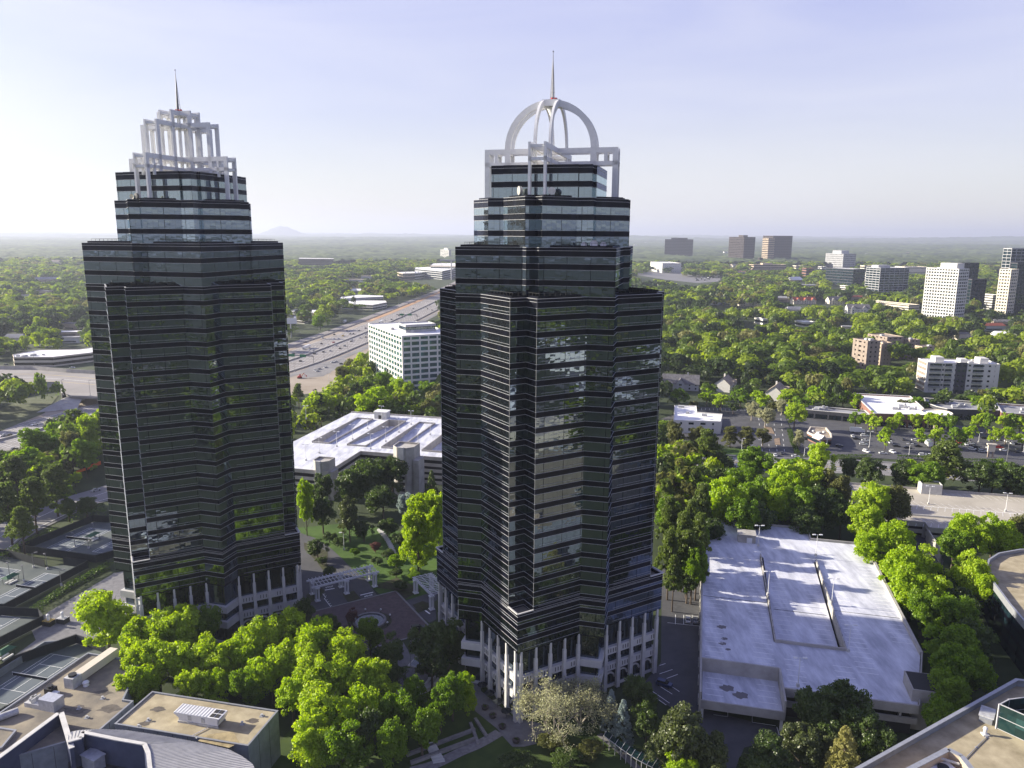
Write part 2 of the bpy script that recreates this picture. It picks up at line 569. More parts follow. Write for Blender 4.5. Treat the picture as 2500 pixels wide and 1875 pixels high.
    def bars():
        L = []
        if crown == 'arch':
            H = 18.9
            L += [(-H, H, 149.0, 150.4), (-H, H, 145.7, 146.8)]
            for s in (-1, 1):
                L += [tuple(sorted((s * H, s * (H - 1.45)))) + (Z4 - 1.0, 149.0)]
                L += [tuple(sorted((s * 16.0, s * 15.1))) + (146.8, 149.0)]
                L += [tuple(sorted((s * 13.0, s * 11.3))) + (144.0, 149.0)]
        else:
            H = 18.5
            L += [(-H, H, 148.8, 150.2), (-H, H, 145.9, 146.9), (-12.9, 12.9, 159.1, 160.5), (-6.2, 6.2, 162.8, 164.2)]
            for s in (-1, 1):
                L += [tuple(sorted((s * H, s * (H - 1.25)))) + (Z4 - 1.0, 148.8)]
                L += [tuple(sorted((s * 15.4, s * 14.7))) + (144, 148.8)]
                L += [tuple(sorted((s * 12.9, s * 11.7))) + (144.0, 159.1)]
                L += [tuple(sorted((s * 6.2, s * 5.05))) + (144.0, 162.8)]
        return L
    for d in range(2):
        for s in (-1, 1):
            fb = MB()
            ang = -math.pi / 4 + d * math.pi / 2
            # cut the bars where the crossing pair passes so no faces coincide
            for (p0, p1, z0, z1) in bars():
                segs = [(p0, p1)]
                if d == 1:
                    for c in (-W, W):
                        ns_ = []
                        for a, b in segs:
                            lo, hi = c - T / 2, c + T / 2
                            if a < lo and b > hi: ns_ += [(a, lo), (hi, b)]
                            else: ns_.append((a, b))
                        segs = ns_
                for a, b in segs:
                    poly = [rot2(x, y, ang) for x, y in ((a, s * W - T / 2), (b, s * W - T / 2), (b, s * W + T / 2), (a, s * W + T / 2))]
                    fb.prism(poly, z0, z1)
            if crown == 'arch':
                n = 48; R1, R0 = 13.0, 11.35
                for k in range(n):
                    t0, t1 = math.pi * k / n, math.pi * (k + 1) / n
                    xm = 12 * math.cos((t0 + t1) / 2)
                    zt = 150.3
                    def PP(r, t, yy):
                        x = r * math.cos(t); z = zt + r * math.sin(t) * 1.0
                        X, Y = rot2(x, yy, ang)
                        return (X, Y, z)
                    y0, y1 = s * W - T / 2 + d * .003, s * W + T / 2 - d * .003
                    q = {}
                    for nm, r in (('o', R1), ('i', R0)):
                        for tn, t in (('a', t0), ('b', t1)):
                            for yn, yy in (('0', y0), ('1', y1)):
                                q[nm + tn + yn] = PP(r, t, yy)
                    fb.face([q['oa0'], q['ob0'], q['ob1'], q['oa1']])
                    fb.face([q['ia1'], q['ib1'], q['ib0'], q['ia0']])
                    fb.face([q['oa0'], q['ia0'], q['ib0'], q['ob0']])
                    fb.face([q['oa1'], q['ob1'], q['ib1'], q['ia1']])
            fb.build('crown_frame', M_WHITE, root)
    # ties between the pair and the inner square shaft
    tb = MB()
    for d in range(2):
        ang = -math.pi / 4 + d * math.pi / 2
        ends = ((18.3, 149.4), (18.3, 146.2), (15.5, 149.0), (12, 149.2)) if crown == 'arch' else ((18.0, 149.3), (18, 146.3), (12.2, 159.6), (12.2, 149.0), (5.6, 163.2))
        for s in (-1, 1):
            for e, z in ends:
                x0, y0 = rot2(s * e, -W + T / 2 + .01, ang); x1, y1 = rot2(s * e, W - T / 2 - .01, ang)
                tb.beam((x0, y0, z), (x1, y1, z), .7, .8)
    tb.build('crown_tie', M_WHITE, root)
    zt = 163.2 if crown == 'arch' else 164.2
    if crown == 'arch':
        hub = MB(); hub.prism([rot2(x, y, -math.pi / 4) for x, y in ((-2.5, -2.5), (2.5, -2.5), (2.5, 2.5), (-2.5, 2.5))], 161.6, 163.35)
        hub.build('crown_hub', M_WHITE, root)
        st_ = MB(); st_.tube((0, 0, 161.5), (0, 0, 159.0), 1.6, .45, 12); st_.tube((0, 0, 159), (0, 0, Z5 - 1), .45, .45, 10)
        st_.build('crown_stem', M_WHITE, root)
    else:
        st_ = MB()
        for x in (-1, 1):
            for y in (-1, 1):
                X, Y = rot2(x * 1.1, y * 1.1, -math.pi / 4)
                st_.box(X, Y, Z5 - 1, .5, .5, 163.0 - Z5 + 1, -math.pi / 4)
        st_.prism([rot2(x, y, -math.pi / 4) for x, y in ((-1.6, -1.6), (1.6, -1.6), (1.6, 1.6), (-1.6, 1.6))], 163.0, 164.4)
        st_.build('crown_stem', M_WHITE, root)
    sp = MB()
    zb = 163.3 if crown == 'arch' else 164.3
    ztip = 176.0 if crown == 'arch' else 176.7
    sp.tube((0, 0, zb), (0, 0, ztip), .38, .06, 8)
    for k in range(3):
        a = k * 2.09
        sp.tube((.75 * math.cos(a), .75 * math.sin(a), zb), (.05 * math.cos(a), .05 * math.sin(a), ztip - 1.5), .09, .04, 5)
    for j in range(9):
        z = zb + 1 + j * 1.2; r = .72 * (1 - (z - zb) / (ztip - zb - 1.2))
        if r > .1:
            for k in range(3):
                a, b = k * 2.09, (k + 1) * 2.09
                sp.tube((r * math.cos(a), r * math.sin(a), z), (r * math.cos(b), r * math.sin(b), z), .04, .04, 4)
    sp.ball((0, 0, ztip + .15), .22, 8, 5)
    spo = sp.build('spire', M_STEEL, root)
    bc = MB(); bc.ball((.8, -.6, zb + .5), .38, 8, 5); bc.ball((-.7, -.8, zb + .4), .35, 8, 5); bc.ball((0.1, -1.0, zb + .45), .3, 8, 5)
    bc.build('beacon', M_RED, spo)
    # railings / machinery rims on terraces
    rl = MB()
    for lev, zz in ((2, Z2), (3, Z3)):
        fn = LEVELS[lev - 1][2]
        o = fn(-1.9)
        for k in range(len(o)):
            p, q = o[k], o[(k + 1) % len(o)]
            L = math.hypot(q[0] - p[0], q[1] - p[1])
            if L < 2: continue
            rl.beam((*p, zz + 1.2), (*q, zz + 1.2), .07, .07)
            nb = max(1, int(L / 1.5))
            for j in range(nb + 1):
                t = j / nb
                rl.beam((p[0] + (q[0] - p[0]) * t, p[1] + (q[1] - p[1]) * t, zz - 1.0), (p[0] + (q[0] - p[0]) * t, p[1] + (q[1] - p[1]) * t, zz + 1.2), .06, .06)
    rl.build('roof_railing', M_DARKMETAL, root)
    for ch in root.children: ch.location.z += DZ
    return root

TOWER_R = build_tower('office_tower', 'black glass office tower with round white arched crown, nearer of the two', 10.77, 221.68, 30.7, 'arch')
TOWER_L = build_tower('office_tower', 'black glass office tower with square stepped white crown, left of the two', -106.29, 252.48, 28.89, 'step')

def on_tower(root, x, y):
    t = root.rotation_euler[2]
    X, Y = rot2(x, y, t)
    return root.location[0] + X, root.location[1] + Y

def dish(root, x, y, z, r, az, label, mname='dish_grey', col=(0.33, 0.32, 0.30), drum=True):
    X, Y = on_tower(root, x, y)
    d = thing('satellite_dish', label, 'satellite dish', (X, Y, z + DZ), math.radians(az))
    m = MB()
    n = 20
    prof = [(0.0, 0.0), (r * .5, .06 * r), (r * .85, .2 * r), (r, .34 * r)] if not drum else [(0, -.55 * r), (r * .6, -.42 * r), (r * .93, -.2 * r), (r, .1 * r), (r, .45 * r), (0, .5 * r)]
    h = r + .55
    for i in range(len(prof) - 1):
        (r0, d0), (r1, d1) = prof[i], prof[i + 1]
        for k in range(n):
            a0, a1 = 2 * math.pi * k / n, 2 * math.pi * (k + 1) / n
            P = [(d0, r0 * math.cos(a0), h + r0 * math.sin(a0)), (d1, r1 * math.cos(a0), h + r1 * math.sin(a0)),
                 (d1, r1 * math.cos(a1), h + r1 * math.sin(a1)), (d0, r0 * math.cos(a1), h + r0 * math.sin(a1))]
            if r0 < 1e-6: P = [P[0], P[1], P[2]]
            elif r1 < 1e-6: P = [P[0], P[1], P[3]]
            m.face(P)
    m.build('reflector', mat(mname, col, .5, 0, .15, 1.0), d, smooth=True)
    p = MB(); p.tube((-.25 * r, 0, 0), (-.25 * r, 0, h), .12, .12, 8); p.beam((-.9 * r, 0, .05), (-.25 * r, 0, h * .8), .08, .08)
    p.beam((-.2 * r, .5 * r, .05), (-.25 * r, 0, h * .8), .08, .08); p.box(-.3, 0, 0, 1.2, 1.0, .12)
    p.build('mount', M_DARKMETAL, d)
    return d

dish(TOWER_R, -16.0, -9.6, Z4, 1.15, 200, 'round dark grey dish antenna left of the front crown legs on the arched tower')
dish(TOWER_R, -10.2, -15.8, Z4, 1.0, 262, 'round pale grey drum antenna right of the front crown legs on the arched tower', 'dish_pale', (0.55, 0.54, 0.50))
for (x, y, r, l) in ((-2.2, -19.4, .75, 'smaller white dish antenna, left one of the three on the lower front terrace'),
                     (.2, -20.6, 1.0, 'largest white dish antenna, middle of the three on the lower front terrace'),
                     (3.6, -20.2, .8, 'tilted white dish antenna, right one of the three on the lower front terrace')):
    dish(TOWER_R, x, y, Z3 - .6, r, 262, l, 'dish_white', (0.7, 0.68, 0.7), drum=False)
dish(TOWER_L, -15.9, -13.2, Z4 - .6, .8, 250, 'cream dish antenna between the front crown legs on the square-crowned tower', 'dish_cream', (0.65, 0.6, 0.45), drum=False)
dish(TOWER_L, -14.7, -14.3, Z4 - .4, .85, 240, 'black drum antenna between the front crown legs on the square-crowned tower', 'dish_black', (0.03, 0.03, 0.04))
# ------------------------------------------------------------------ ground, roads, lots
PH = math.radians(-14.0)            # street grid direction
E1 = (math.cos(PH), math.sin(PH)); E2 = (-math.sin(PH), math.cos(PH))
def eg(o, a, b):                    # grid coordinates about an origin -> world
    return (o[0] + E1[0] * a + E2[0] * b, o[1] + E1[1] * a + E2[1] * b)

M_SOIL = mat('woodland_floor', (0.020, 0.032, 0.012), .95, 0, .4, .05, col2=(0.045, 0.062, 0.020))
M_LAWN = mat('lawn_grass', (0.035, 0.075, 0.010), .95, 0, .3, .15, col2=(0.065, 0.12, 0.018))
M_ASPH = mat('asphalt', (0.060, 0.060, 0.066), .9, 0, .25, .15, .004, 30, col2=(0.085, 0.085, 0.09))
M_ASPH2 = mat('worn_road', (0.17, 0.165, 0.165), .9, 0, .2, .05, col2=(0.23, 0.22, 0.215))
M_HWY = mat('motorway_concrete', (0.20, 0.185, 0.175), .9, 0, .2, .03, col2=(0.27, 0.25, 0.235))
M_CLAY = mat('bare_clay', (0.36, 0.20, 0.10), .95, 0, .3, .04, col2=(0.42, 0.29, 0.18))
M_SAND = mat('graded_dirt', (0.25, 0.205, 0.155), .95, 0, .3, .03, col2=(0.34, 0.29, 0.235))
M_BRICKP = mat('brick_paving', (0.075, 0.055, 0.055), .9, 0, .3, .6, .01, 12, col2=(0.12, 0.088, 0.085))
M_PAVE = mat('pavement', (0.13, 0.128, 0.135), .9, 0, .2, .5, col2=(0.19, 0.185, 0.19))
M_LINE = mat('road_paint', (0.80, 0.80, 0.78), .7, 0, .1, .3)
M_YLINE = mat('yellow_paint', (0.62, 0.45, 0.12), .7, 0, .1, .3)
M_DECK = mat('deck_concrete', (0.36, 0.37, 0.42), .9, 0, .1, .16, .01, 3, col2=(0.66, 0.67, 0.72), detail=14, stretch=(2.2, .55, 1))
M_DECK2 = mat('tan_deck', (0.33, 0.30, 0.245), .9, 0, .1, .06, .01, 3, col2=(0.42, 0.385, 0.32))
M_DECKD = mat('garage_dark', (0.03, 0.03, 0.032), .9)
M_CONCW = mat('weathered_concrete', (0.30, 0.285, 0.26), .9, 0, .1, .25, .01, 3, col2=(0.42, 0.40, 0.37))
M_MULCH = mat('planting_bed', (0.035, 0.028, 0.02), .95, 0, .5, .6, .03, 5, col2=(0.05, 0.06, 0.02))
M_COURT = mat('tennis_surface', (0.060, 0.075, 0.078), .85, 0, .2, .12, col2=(0.105, 0.12, 0.11), detail=9)
M_COURT_IN = mat('tennis_playing_surface', (0.075, 0.095, 0.115), .85, 0, .2, .12, col2=(0.115, 0.135, 0.15), detail=9)
M_SCREEN = mat('dark_windscreen', (0.012, 0.016, 0.02), .9)
M_TARR = mat('tan_gravel_roof', (0.24, 0.20, 0.125), .95, 0, .3, .22, .02, 10, col2=(0.42, 0.36, 0.24), detail=8)
M_GRAVR = mat('grey_gravel_roof', (0.14, 0.125, 0.105), .95, 0, .3, .15, .02, 10, col2=(0.31, 0.265, 0.19), detail=8)
M_METALROOF = mat('standing_seam', (0.44, 0.43, 0.42), .45, .1, .08, .5)
M_COPING = mat('metal_coping', (0.30, 0.31, 0.33), .4, .3, .1, 1)
M_BLUEWALL = mat('slate_blue_panel', (0.055, 0.065, 0.115), .5, 0, .15, .4)
M_GREYWALL = mat('grey_green_panel', (0.20, 0.22, 0.25), .6, 0, .15, .5)
M_WHITEROOF = mat('white_roof', (0.72, 0.71, 0.69), .7, 0, .1, .08, col2=(0.80, 0.79, 0.77))
M_WATER = mat('pool_water', (0.03, 0.05, 0.05), .08, 0, 0, 1, .01, 3, spec=.6)

gnd = MB()
gnd.face([(-60000, -30000, 0), (60000, -30000, 0), (60000, 50000, 0), (-60000, 50000, 0)])
tag(gnd.build('ground', M_SOIL), kind='structure')

def ccw(pts):
    a = sum(pts[i][0] * pts[(i + 1) % len(pts)][1] - pts[(i + 1) % len(pts)][0] * pts[i][1] for i in range(len(pts)))
    return list(pts) if a > 0 else list(reversed(pts))

def sheet(name, pts, z, m, parent=None, kind='structure', thick=0.0):
    b = MB(); pts = ccw(pts)
    if thick: b.prism(pts, z - thick, z)
    else: b.face([(x, y, z) for x, y in pts])
    o = b.build(name, m, parent)
    if kind: tag(o, kind=kind)
    return o

def crop(o, s):
    return lambda x, y, z=0.0: gp(o[0] + x / s, o[1] + y / s, z)

def strip(pts, w, off=0.0):
    """ribbon polygon(s) along a polyline"""
    L, Rr = [], []
    n = len(pts)
    for i in range(n):
        a = pts[max(0, i - 1)]; b = pts[min(n - 1, i + 1)]
        d = math.hypot(b[0] - a[0], b[1] - a[1]) or 1
        nx, ny = -(b[1] - a[1]) / d, (b[0] - a[0]) / d
        L.append((pts[i][0] + nx * (off + w / 2), pts[i][1] + ny * (off + w / 2)))
        Rr.append((pts[i][0] + nx * (off - w / 2), pts[i][1] + ny * (off - w / 2)))
    return L, Rr

def ribbon(name, pts, w, z, m, off=0.0, kind='structure', parent=None, dash=None):
    b = MB()
    L, Rr = strip(pts, w, off)
    for i in range(len(pts) - 1):
        if dash is None:
            b.face([(*Rr[i], z), (*Rr[i + 1], z), (*L[i + 1], z), (*L[i], z)])
        else:
            on, per = dash
            seg = math.hypot(pts[i + 1][0] - pts[i][0], pts[i + 1][1] - pts[i][1])
            k = 0.0
            while k < seg:
                t0, t1 = k / seg, min(1, (k + on) / seg)
                P = lambda A, B, t: (A[0] + (B[0] - A[0]) * t, A[1] + (B[1] - A[1]) * t, z)
                b.face([P(Rr[i], Rr[i + 1], t0), P(Rr[i], Rr[i + 1], t1), P(L[i], L[i + 1], t1), P(L[i], L[i + 1], t0)])
                k += per
    o = b.build(name, m, parent)
    if kind: tag(o, kind=kind)
    return o

def smooth_path(pts, n=8):
    out = []
    P = [pts[0]] + list(pts) + [pts[-1]]
    for i in range(1, len(P) - 2):
        for k in range(n):
            t = k / n
            q = []
            for c in range(2):
                p0, p1, p2, p3 = (P[i + j][c] for j in (-1, 0, 1, 2))
                q.append(.5 * (2 * p1 + (-p0 + p2) * t + (2 * p0 - 5 * p1 + 4 * p2 - p3) * t * t + (-p0 + 3 * p1 - 3 * p2 + p3) * t ** 3))
            out.append(tuple(q))
    out.append(pts[-1])
    return out

def offs(pts, d):
    L, _ = strip(pts, 0, d)
    return L

# ---- motorway
HW = smooth_path([(-372, 300), (-345, 380), (-316, 452), (-290, 530), (-253, 650), (-224, 759), (-205, 880), (-188, 1006), (-166, 1220), (-145, 1459), (-112, 1850), (-90, 2300)])
ribbon('dirt_verge', HW, 104, .04, M_SAND, off=4)
Kd = crop((680, 550), 3.686)
sheet('dirt_lot', [Kd(60, 1360), Kd(330, 1240), Kd(640, 1120), Kd(830, 1060), Kd(830, 1200), Kd(760, 1300), Kd(500, 1500), Kd(120, 1560)], .05, M_SAND)
sheet('parking_lot', [Kd(280, 1290), Kd(560, 1210), Kd(640, 1240), Kd(400, 1380), Kd(200, 1400)], .10, M_ASPH2)
ribbon('motorway', HW, 27, .16, M_HWY, off=-16.5)
ribbon('motorway', HW, 25, .16, M_HWY, off=16)
far = [p for p in HW if p[1] > 620]
ribbon('clay_strip', [p for p in HW if p[1] > 1080], 12, .22, M_CLAY, off=35)
ribbon('slip_road', [p for p in HW if p[1] > 560], 11, .16, M_HWY, off=50)
ribbon('slip_road', [p for p in HW if 640 < p[1] < 1250], 9, .16, M_ASPH2, off=-43)
for off in (-27.5, -23.7, -20.0, -16.3, -12.6, -8.9, 7.5, 11.2, 15, 18.7, 22.4):
    ribbon('lane_marking', HW, .35, .24, M_LINE, off=off, dash=(6, 14))
for off in (-29.4, 27.6, -4.4, 4.6):
    ribbon('edge_line', HW, .35, .24, M_LINE, off=off)
def barrier(pts, off, h, w, label, z0=0.0, m=None):
    b = MB(); L, Rr = strip(pts, w, off)
    for i in range(len(pts) - 1):
        b.face([(*Rr[i], z0), (*Rr[i + 1], z0), (*Rr[i + 1], z0 + h), (*Rr[i], z0 + h)])
        b.face([(*L[i + 1], z0), (*L[i], z0), (*L[i], z0 + h), (*L[i + 1], z0 + h)])
        b.face([(*Rr[i], z0 + h), (*Rr[i + 1], z0 + h), (*L[i + 1], z0 + h), (*L[i], z0 + h)])
    return tag(b.build('concrete_barrier', m or M_CONCW), label, 'barrier')
barrier(HW, 0, 1.3, 1.2, 'long concrete median barrier down the middle of the motorway')
barrier([p for p in HW if p[1] > 600], 41, 1.0, .7, 'concrete barrier between the motorway and its far slip road')
barrier([p for p in HW if p[1] > 600], -33, 1.1, .7, 'concrete barrier along the near edge of the motorway')

# ---- overpass, ramp road and retaining wall at the left
K = crop((0, 550), 3.687)
rz_ = 6.5
road = [K(-60, 1350, rz_), K(300, 1350, rz_), K(600, 1372, rz_), K(900, 1385, rz_), K(1000, 1600, rz_), K(830, 1592, rz_), K(640, 1590, rz_), K(600, 1575, rz_), K(545, 1462, rz_), K(400, 1462, rz_), K(200, 1490, rz_), K(-60, 1530, rz_)]
ov = thing('overpass', 'pale concrete overpass road curving above the motorway behind the left tower', 'overpass', (-400, 640, 0))
def rel(o, b, name, m):       # build world-coordinate faces under a thing
    return b.build(name, m, o, origin=tuple(o.location))
b = MB(); b.prism(ccw(road), rz_ - 1.4, rz_); rel(ov, b, 'road_deck', M_HWY)
b = MB()
ed = [K(-60, 1350, rz_), K(300, 1350, rz_), K(600, 1372, rz_), K(900, 1385, rz_)]
for i in range(3): b.beam((*ed[i], rz_ + 1.6), (*ed[i + 1], rz_ + 1.6), .4, 3.2)
ed2 = [K(600, 1578, rz_), K(640, 1592, rz_), K(830, 1594, rz_), K(1000, 1602, rz_)]
for i in range(3): b.beam((*ed2[i], rz_ + .5), (*ed2[i + 1], rz_ + .5), .4, 1.2)
rel(ov, b, 'parapet', M_CONCW)
b = MB()
for (x, y) in ((700, 1600), (790, 1605)):
    X, Y = K(x, y, 0); b.box(X, Y - 6, 0, 2, 2, rz_ - 1.4)
rel(ov, b, 'bridge_pier', M_CONCW)
for yy, mm in ((1395, M_YLINE), (1425, M_LINE), (1450, M_YLINE)):
    q = [K(-20, yy, rz_), K(300, yy - 5, rz_), K(560, yy + 8, rz_), K(860, yy + 30, rz_)]
    L, Rr = strip(q, .5); b = MB()
    for i in range(3): b.face([(*Rr[i], rz_ + .06), (*Rr[i + 1], rz_ + .06), (*L[i + 1], rz_ + .06), (*L[i], rz_ + .06)])
    rel(ov, b, 'lane_line', mm)
wl = [K(-80, 1560, 6.5), K(0, 1535, 6.5), K(200, 1490, 6.5), K(400, 1462, 6.5), K(545, 1460, 6.5)]
b = MB()
for i in range(4): b.beam((*wl[i], 3.4), (*wl[i + 1], 3.4), 1.0, 7.2)
b.beam((*wl[4], 3.4), (*K(562, 1580, 5), 3.4), 1.0, 7.0)
tag(b.build('retaining_wall', M_CONCW), 'long curved light grey retaining wall below the overpass road', 'wall')
ab = [K(520, 1659, 0), K(640, 1600, 0), K(850, 1610, 0), K(850, 1659, 0)]
b = MB(); q = [K(330, 1740, 0), K(700, 1700, 0), K(600, 1640, 0)]
b.face([(*q[0], .3), (*q[1], .3), (*K(740, 1606, 5), 5), (*K(610, 1590, 6), 6)]); b.face([(*q[0], .3), (*K(610, 1590, 6), 6), (*K(560, 1610, 4), 4)])
tag(b.build('bridge_embankment', M_CONCW), 'sloping concrete bank under the near end of the overpass', 'embankment')
K = crop((0, 950), 3.016)
sheet('slope_grass', [K(-20, 200), K(200, 110), K(430, 90), K(330, 220), K(0, 360), K(-20, 360)], .3, mat('slope_turf', (0.055, 0.07, 0.025), .95, 0, .3, .08, col2=(0.09, 0.10, 0.05)))
# street left of the left tower
rd = smooth_path([K(-200, 1330), K(0, 1140), K(300, 985), K(560, 870), K(780, 800), K(1100, 690)])
ribbon('road', rd, 20, .10, M_ASPH2)
ribbon('pavement', rd, 1.8, .22, M_PAVE, off=-11.5)
ribbon('edge_line', rd, .2, .12, M_LINE, off=-9)
ribbon('lane_marking', rd, .2, .12, M_LINE, dash=(3, 9))
sheet('tower_forecourt', [K(380, 1680), K(300, 1740), K(1300, 1740), K(1300, 1300), K(860, 1390)], .10, M_PAVE)

# ---- roads at the right
K = crop((1600, 850), 4.148)
rdR = smooth_path([K(-2400, 960), K(-900, 1040), K(0, 1120), K(690, 1128), K(1300, 1150), K(2070, 1168), K(3000, 1215), K(4600, 1290), K(7000, 1400)], 6)
ribbon('road', rdR, 25, .08, M_ASPH2)
ribbon('pavement', rdR, 2.4, .20, M_PAVE, off=14)
for o_ in (-7.5, -4, 4, 7.5):
    ribbon('lane_marking', rdR, .25, .13, M_LINE, off=o_, dash=(3, 9))
for o_ in (.3, -.3):
    ribbon('centre_line', rdR, .16, .13, M_YLINE, off=o_)
sheet('grass_verge', [K(690, 1000), K(940, 985), K(1010, 1040), K(900, 1075), K(690, 1070)], .16, M_LAWN)
drv = [K(990, 585), K(1285, 590), K(1360, 760), K(1450, 1075), K(1010, 1075), K(1000, 900), K(1030, 740)]
sheet('access_road', drv, .14, M_ASPH)
lotA = [K(420, 570), K(990, 585), K(1030, 740), K(1000, 1000), K(680, 960), K(200, 930), K(60, 900), K(60, 700)]
sheet('parking_lot', lotA, .06, M_ASPH)
lotB = [K(1285, 590), K(2100, 640), K(6500, 1050), K(6500, 1380), K(3700, 1160), K(2074, 1060), K(1450, 1030), K(1380, 780)]
sheet('parking_lot', lotB, .10, M_ASPH)
b = MB()
def linebox(b, p, q, w=.16, z=.18):
    L, Rr = strip([p, q], w)
    b.face([(*Rr[0], z), (*Rr[1], z), (*L[1], z), (*L[0], z)])
for i in range(14):
    linebox(b, K(430 + i * 40, 585 + i * .6), K(430 + i * 40, 606 + i * .6))
for i in range(4):
    for k in range(8):
        yy = 630 + k * 52
        x = 1040 + i * 75 + (yy - 600) * .12
        if 1030 < x < 1430: linebox(b, K(x, yy), K(x + 3, yy + 22), .22)
for i in range(5): linebox(b, K(1050 + i * 30, 898), K(1068 + i * 30, 900), .5)
tag(b.build('road_marking', M_LINE), kind='structure')
for pts in ([(1075, 655), (1125, 650), (1150, 700), (1095, 705)], [(1210, 890), (1262, 880), (1275, 950), (1220, 952)], [(1100, 765), (1180, 775), (1215, 840), (1160, 830)]):
    o = sheet('traffic_island', [K(*p) for p in pts], .30, mat('island_mulch', (.22, .16, .11), .95, 0, .3, .5), thick=.3)

# hedges at the lot edge
def hedge(pts, w, h, label):
    b = MB(); L, Rr = strip(pts, w)
    n = len(pts)
    for i in range(n - 1):
        seg = int(max(2, math.hypot(pts[i + 1][0] - pts[i][0], pts[i + 1][1] - pts[i][1]) / .9))
        for k in range(seg):
            t0 = (k + .5) / seg
            x = pts[i][0] + (pts[i + 1][0] - pts[i][0]) * t0; y = pts[i][1] + (pts[i + 1][1] - pts[i][1]) * t0
            for j in range(26):
                a = random.uniform(-w / 2, w / 2); c = random.uniform(-.5, .5)
                nx, ny = (L[i][0] - Rr[i][0]) / w, (L[i][1] - Rr[i][1]) / w
                zz = h * random.uniform(.1, 1.0)
                if random.random() < .6: zz = h * random.uniform(.92, 1.05)
                P = Vector((x + nx * a + ny * c, y + ny * a - nx * c, zz))
                s = .32; e1 = Vector((random.gauss(0, 1), random.gauss(0, 1), random.gauss(0, .4))).normalized() * s
                e2 = e1.cross(Vector((random.gauss(0, .5), random.gauss(0, .5), 1))).normalized() * s
                b.face([tuple(P - e1), tuple(P - e2), tuple(P + e1), tuple(P + e2)])
    return tag(b.build('hedge', leafmat('hedge')), label, 'hedge')
# ------------------------------------------------------------------ plants
LEAF_COL = {
    'bright': ((0.190, 0.310, 0.008), (0.330, 0.455, 0.020)),
    'lime': ((0.215, 0.320, 0.012), (0.370, 0.485, 0.034)),
    'green': ((0.095, 0.180, 0.012), (0.185, 0.290, 0.024)),
    'dark': ((0.032, 0.060, 0.012), (0.080, 0.125, 0.022)),
    'olive': ((0.085, 0.095, 0.028), (0.160, 0.170, 0.050)),
    'pine': ((0.050, 0.085, 0.018), (0.130, 0.175, 0.038)),
    'blue': ((0.200, 0.250, 0.235), (0.340, 0.400, 0.385)),
    'gold': ((0.22, 0.21, 0.06), (0.36, 0.34, 0.12)),
    'bare': ((0.24, 0.245, 0.13), (0.40, 0.40, 0.24)),
    'hedge':  ((0.045, 0.085, 0.012), (0.080, 0.130, 0.020)),
    'wood':   ((0.045, 0.070, 0.020), (0.110, 0.150, 0.035)),
    'redbud': ((0.120, 0.050, 0.045), (0.170, 0.080, 0.070)),
    'magnolia': ((0.035, 0.055, 0.014), (0.110, 0.135, 0.040)),
}
def leafmat(kind):
    nm = kind + '_foliage'
    if nm in MATS: return MATS[nm]
    c1, c2 = LEAF_COL[kind]
    m = bpy.data.materials.new(nm); m.use_nodes = True
    t = m.node_tree
    for n in list(t.nodes): t.nodes.remove(n)
    N = t.nodes.new; L = t.links.new
    out = N('ShaderNodeOutputMaterial')
    oi = N('ShaderNodeObjectInfo'); geo = N('ShaderNodeNewGeometry')
    nz = N('ShaderNodeTexNoise'); nz.inputs['Scale'].default_value = .22 if kind != 'wood' else .035
    nz.inputs['Detail'].default_value = 3
    L(geo.outputs['Position'], nz.inputs['Vector'])
    # every leaf a little different, every tree too
    a = N('ShaderNodeMath'); a.operation = 'MULTIPLY_ADD'; L(geo.outputs['Random Per Island'], a.inputs[0]); a.inputs[1].default_value = .55
    L(nz.outputs['Fac'], a.inputs[2])
    a2 = N('ShaderNodeMath'); a2.operation = 'MULTIPLY_ADD'; L(oi.outputs['Random'], a2.inputs[0]); a2.inputs[1].default_value = .35; L(a.outputs[0], a2.inputs[2])
    r = N('ShaderNodeValToRGB'); r.color_ramp.elements[0].position = .55 if kind != 'wood' else .45; r.color_ramp.elements[1].position = 1.25 if kind != 'wood' else 1.1
    r.color_ramp.elements[1].position = min(1.0, r.color_ramp.elements[1].position)
    r.color_ramp.elements[0].color = (*c1, 1); r.color_ramp.elements[1].color = (*c2, 1)
    L(a2.outputs[0], r.inputs['Fac'])
    d = N('ShaderNodeBsdfDiffuse'); tr = N('ShaderNodeBsdfTranslucent')
    g = N('ShaderNodeBsdfGlossy'); g.inputs['Roughness'].default_value = .45; g.inputs['Color'].default_value = (.7, .7, .65, 1)
    L(r.outputs['Color'], d.inputs['Color'])
    hs = N('ShaderNodeHueSaturation'); hs.inputs['Value'].default_value = 1.25; hs.inputs['Saturation'].default_value = 1.1
    L(r.outputs['Color'], hs.inputs['Color']); L(hs.outputs['Color'], tr.inputs['Color'])
    ms = N('ShaderNodeMixShader'); ms.inputs['Fac'].default_value = .50
    L(d.outputs[0], ms.inputs[1]); L(tr.outputs[0], ms.inputs[2])
    ms2 = N('ShaderNodeMixShader'); ms2.inputs['Fac'].default_value = .045 if kind in ('dark', 'magnolia') else .02
    L(ms.outputs[0], ms2.inputs[1]); L(g.outputs[0], ms2.inputs[2])
    L(ms2.outputs[0], out.inputs['Surface'])
    MATS[nm] = m
    return m
M_BARK = mat('bark', (0.085, 0.065, 0.05), .95, 0, .3, 2.0, .02, 6)
M_BARKL = mat('pale_bark', (0.30, 0.26, 0.21), .9, 0, .3, 2.0, .02, 6)

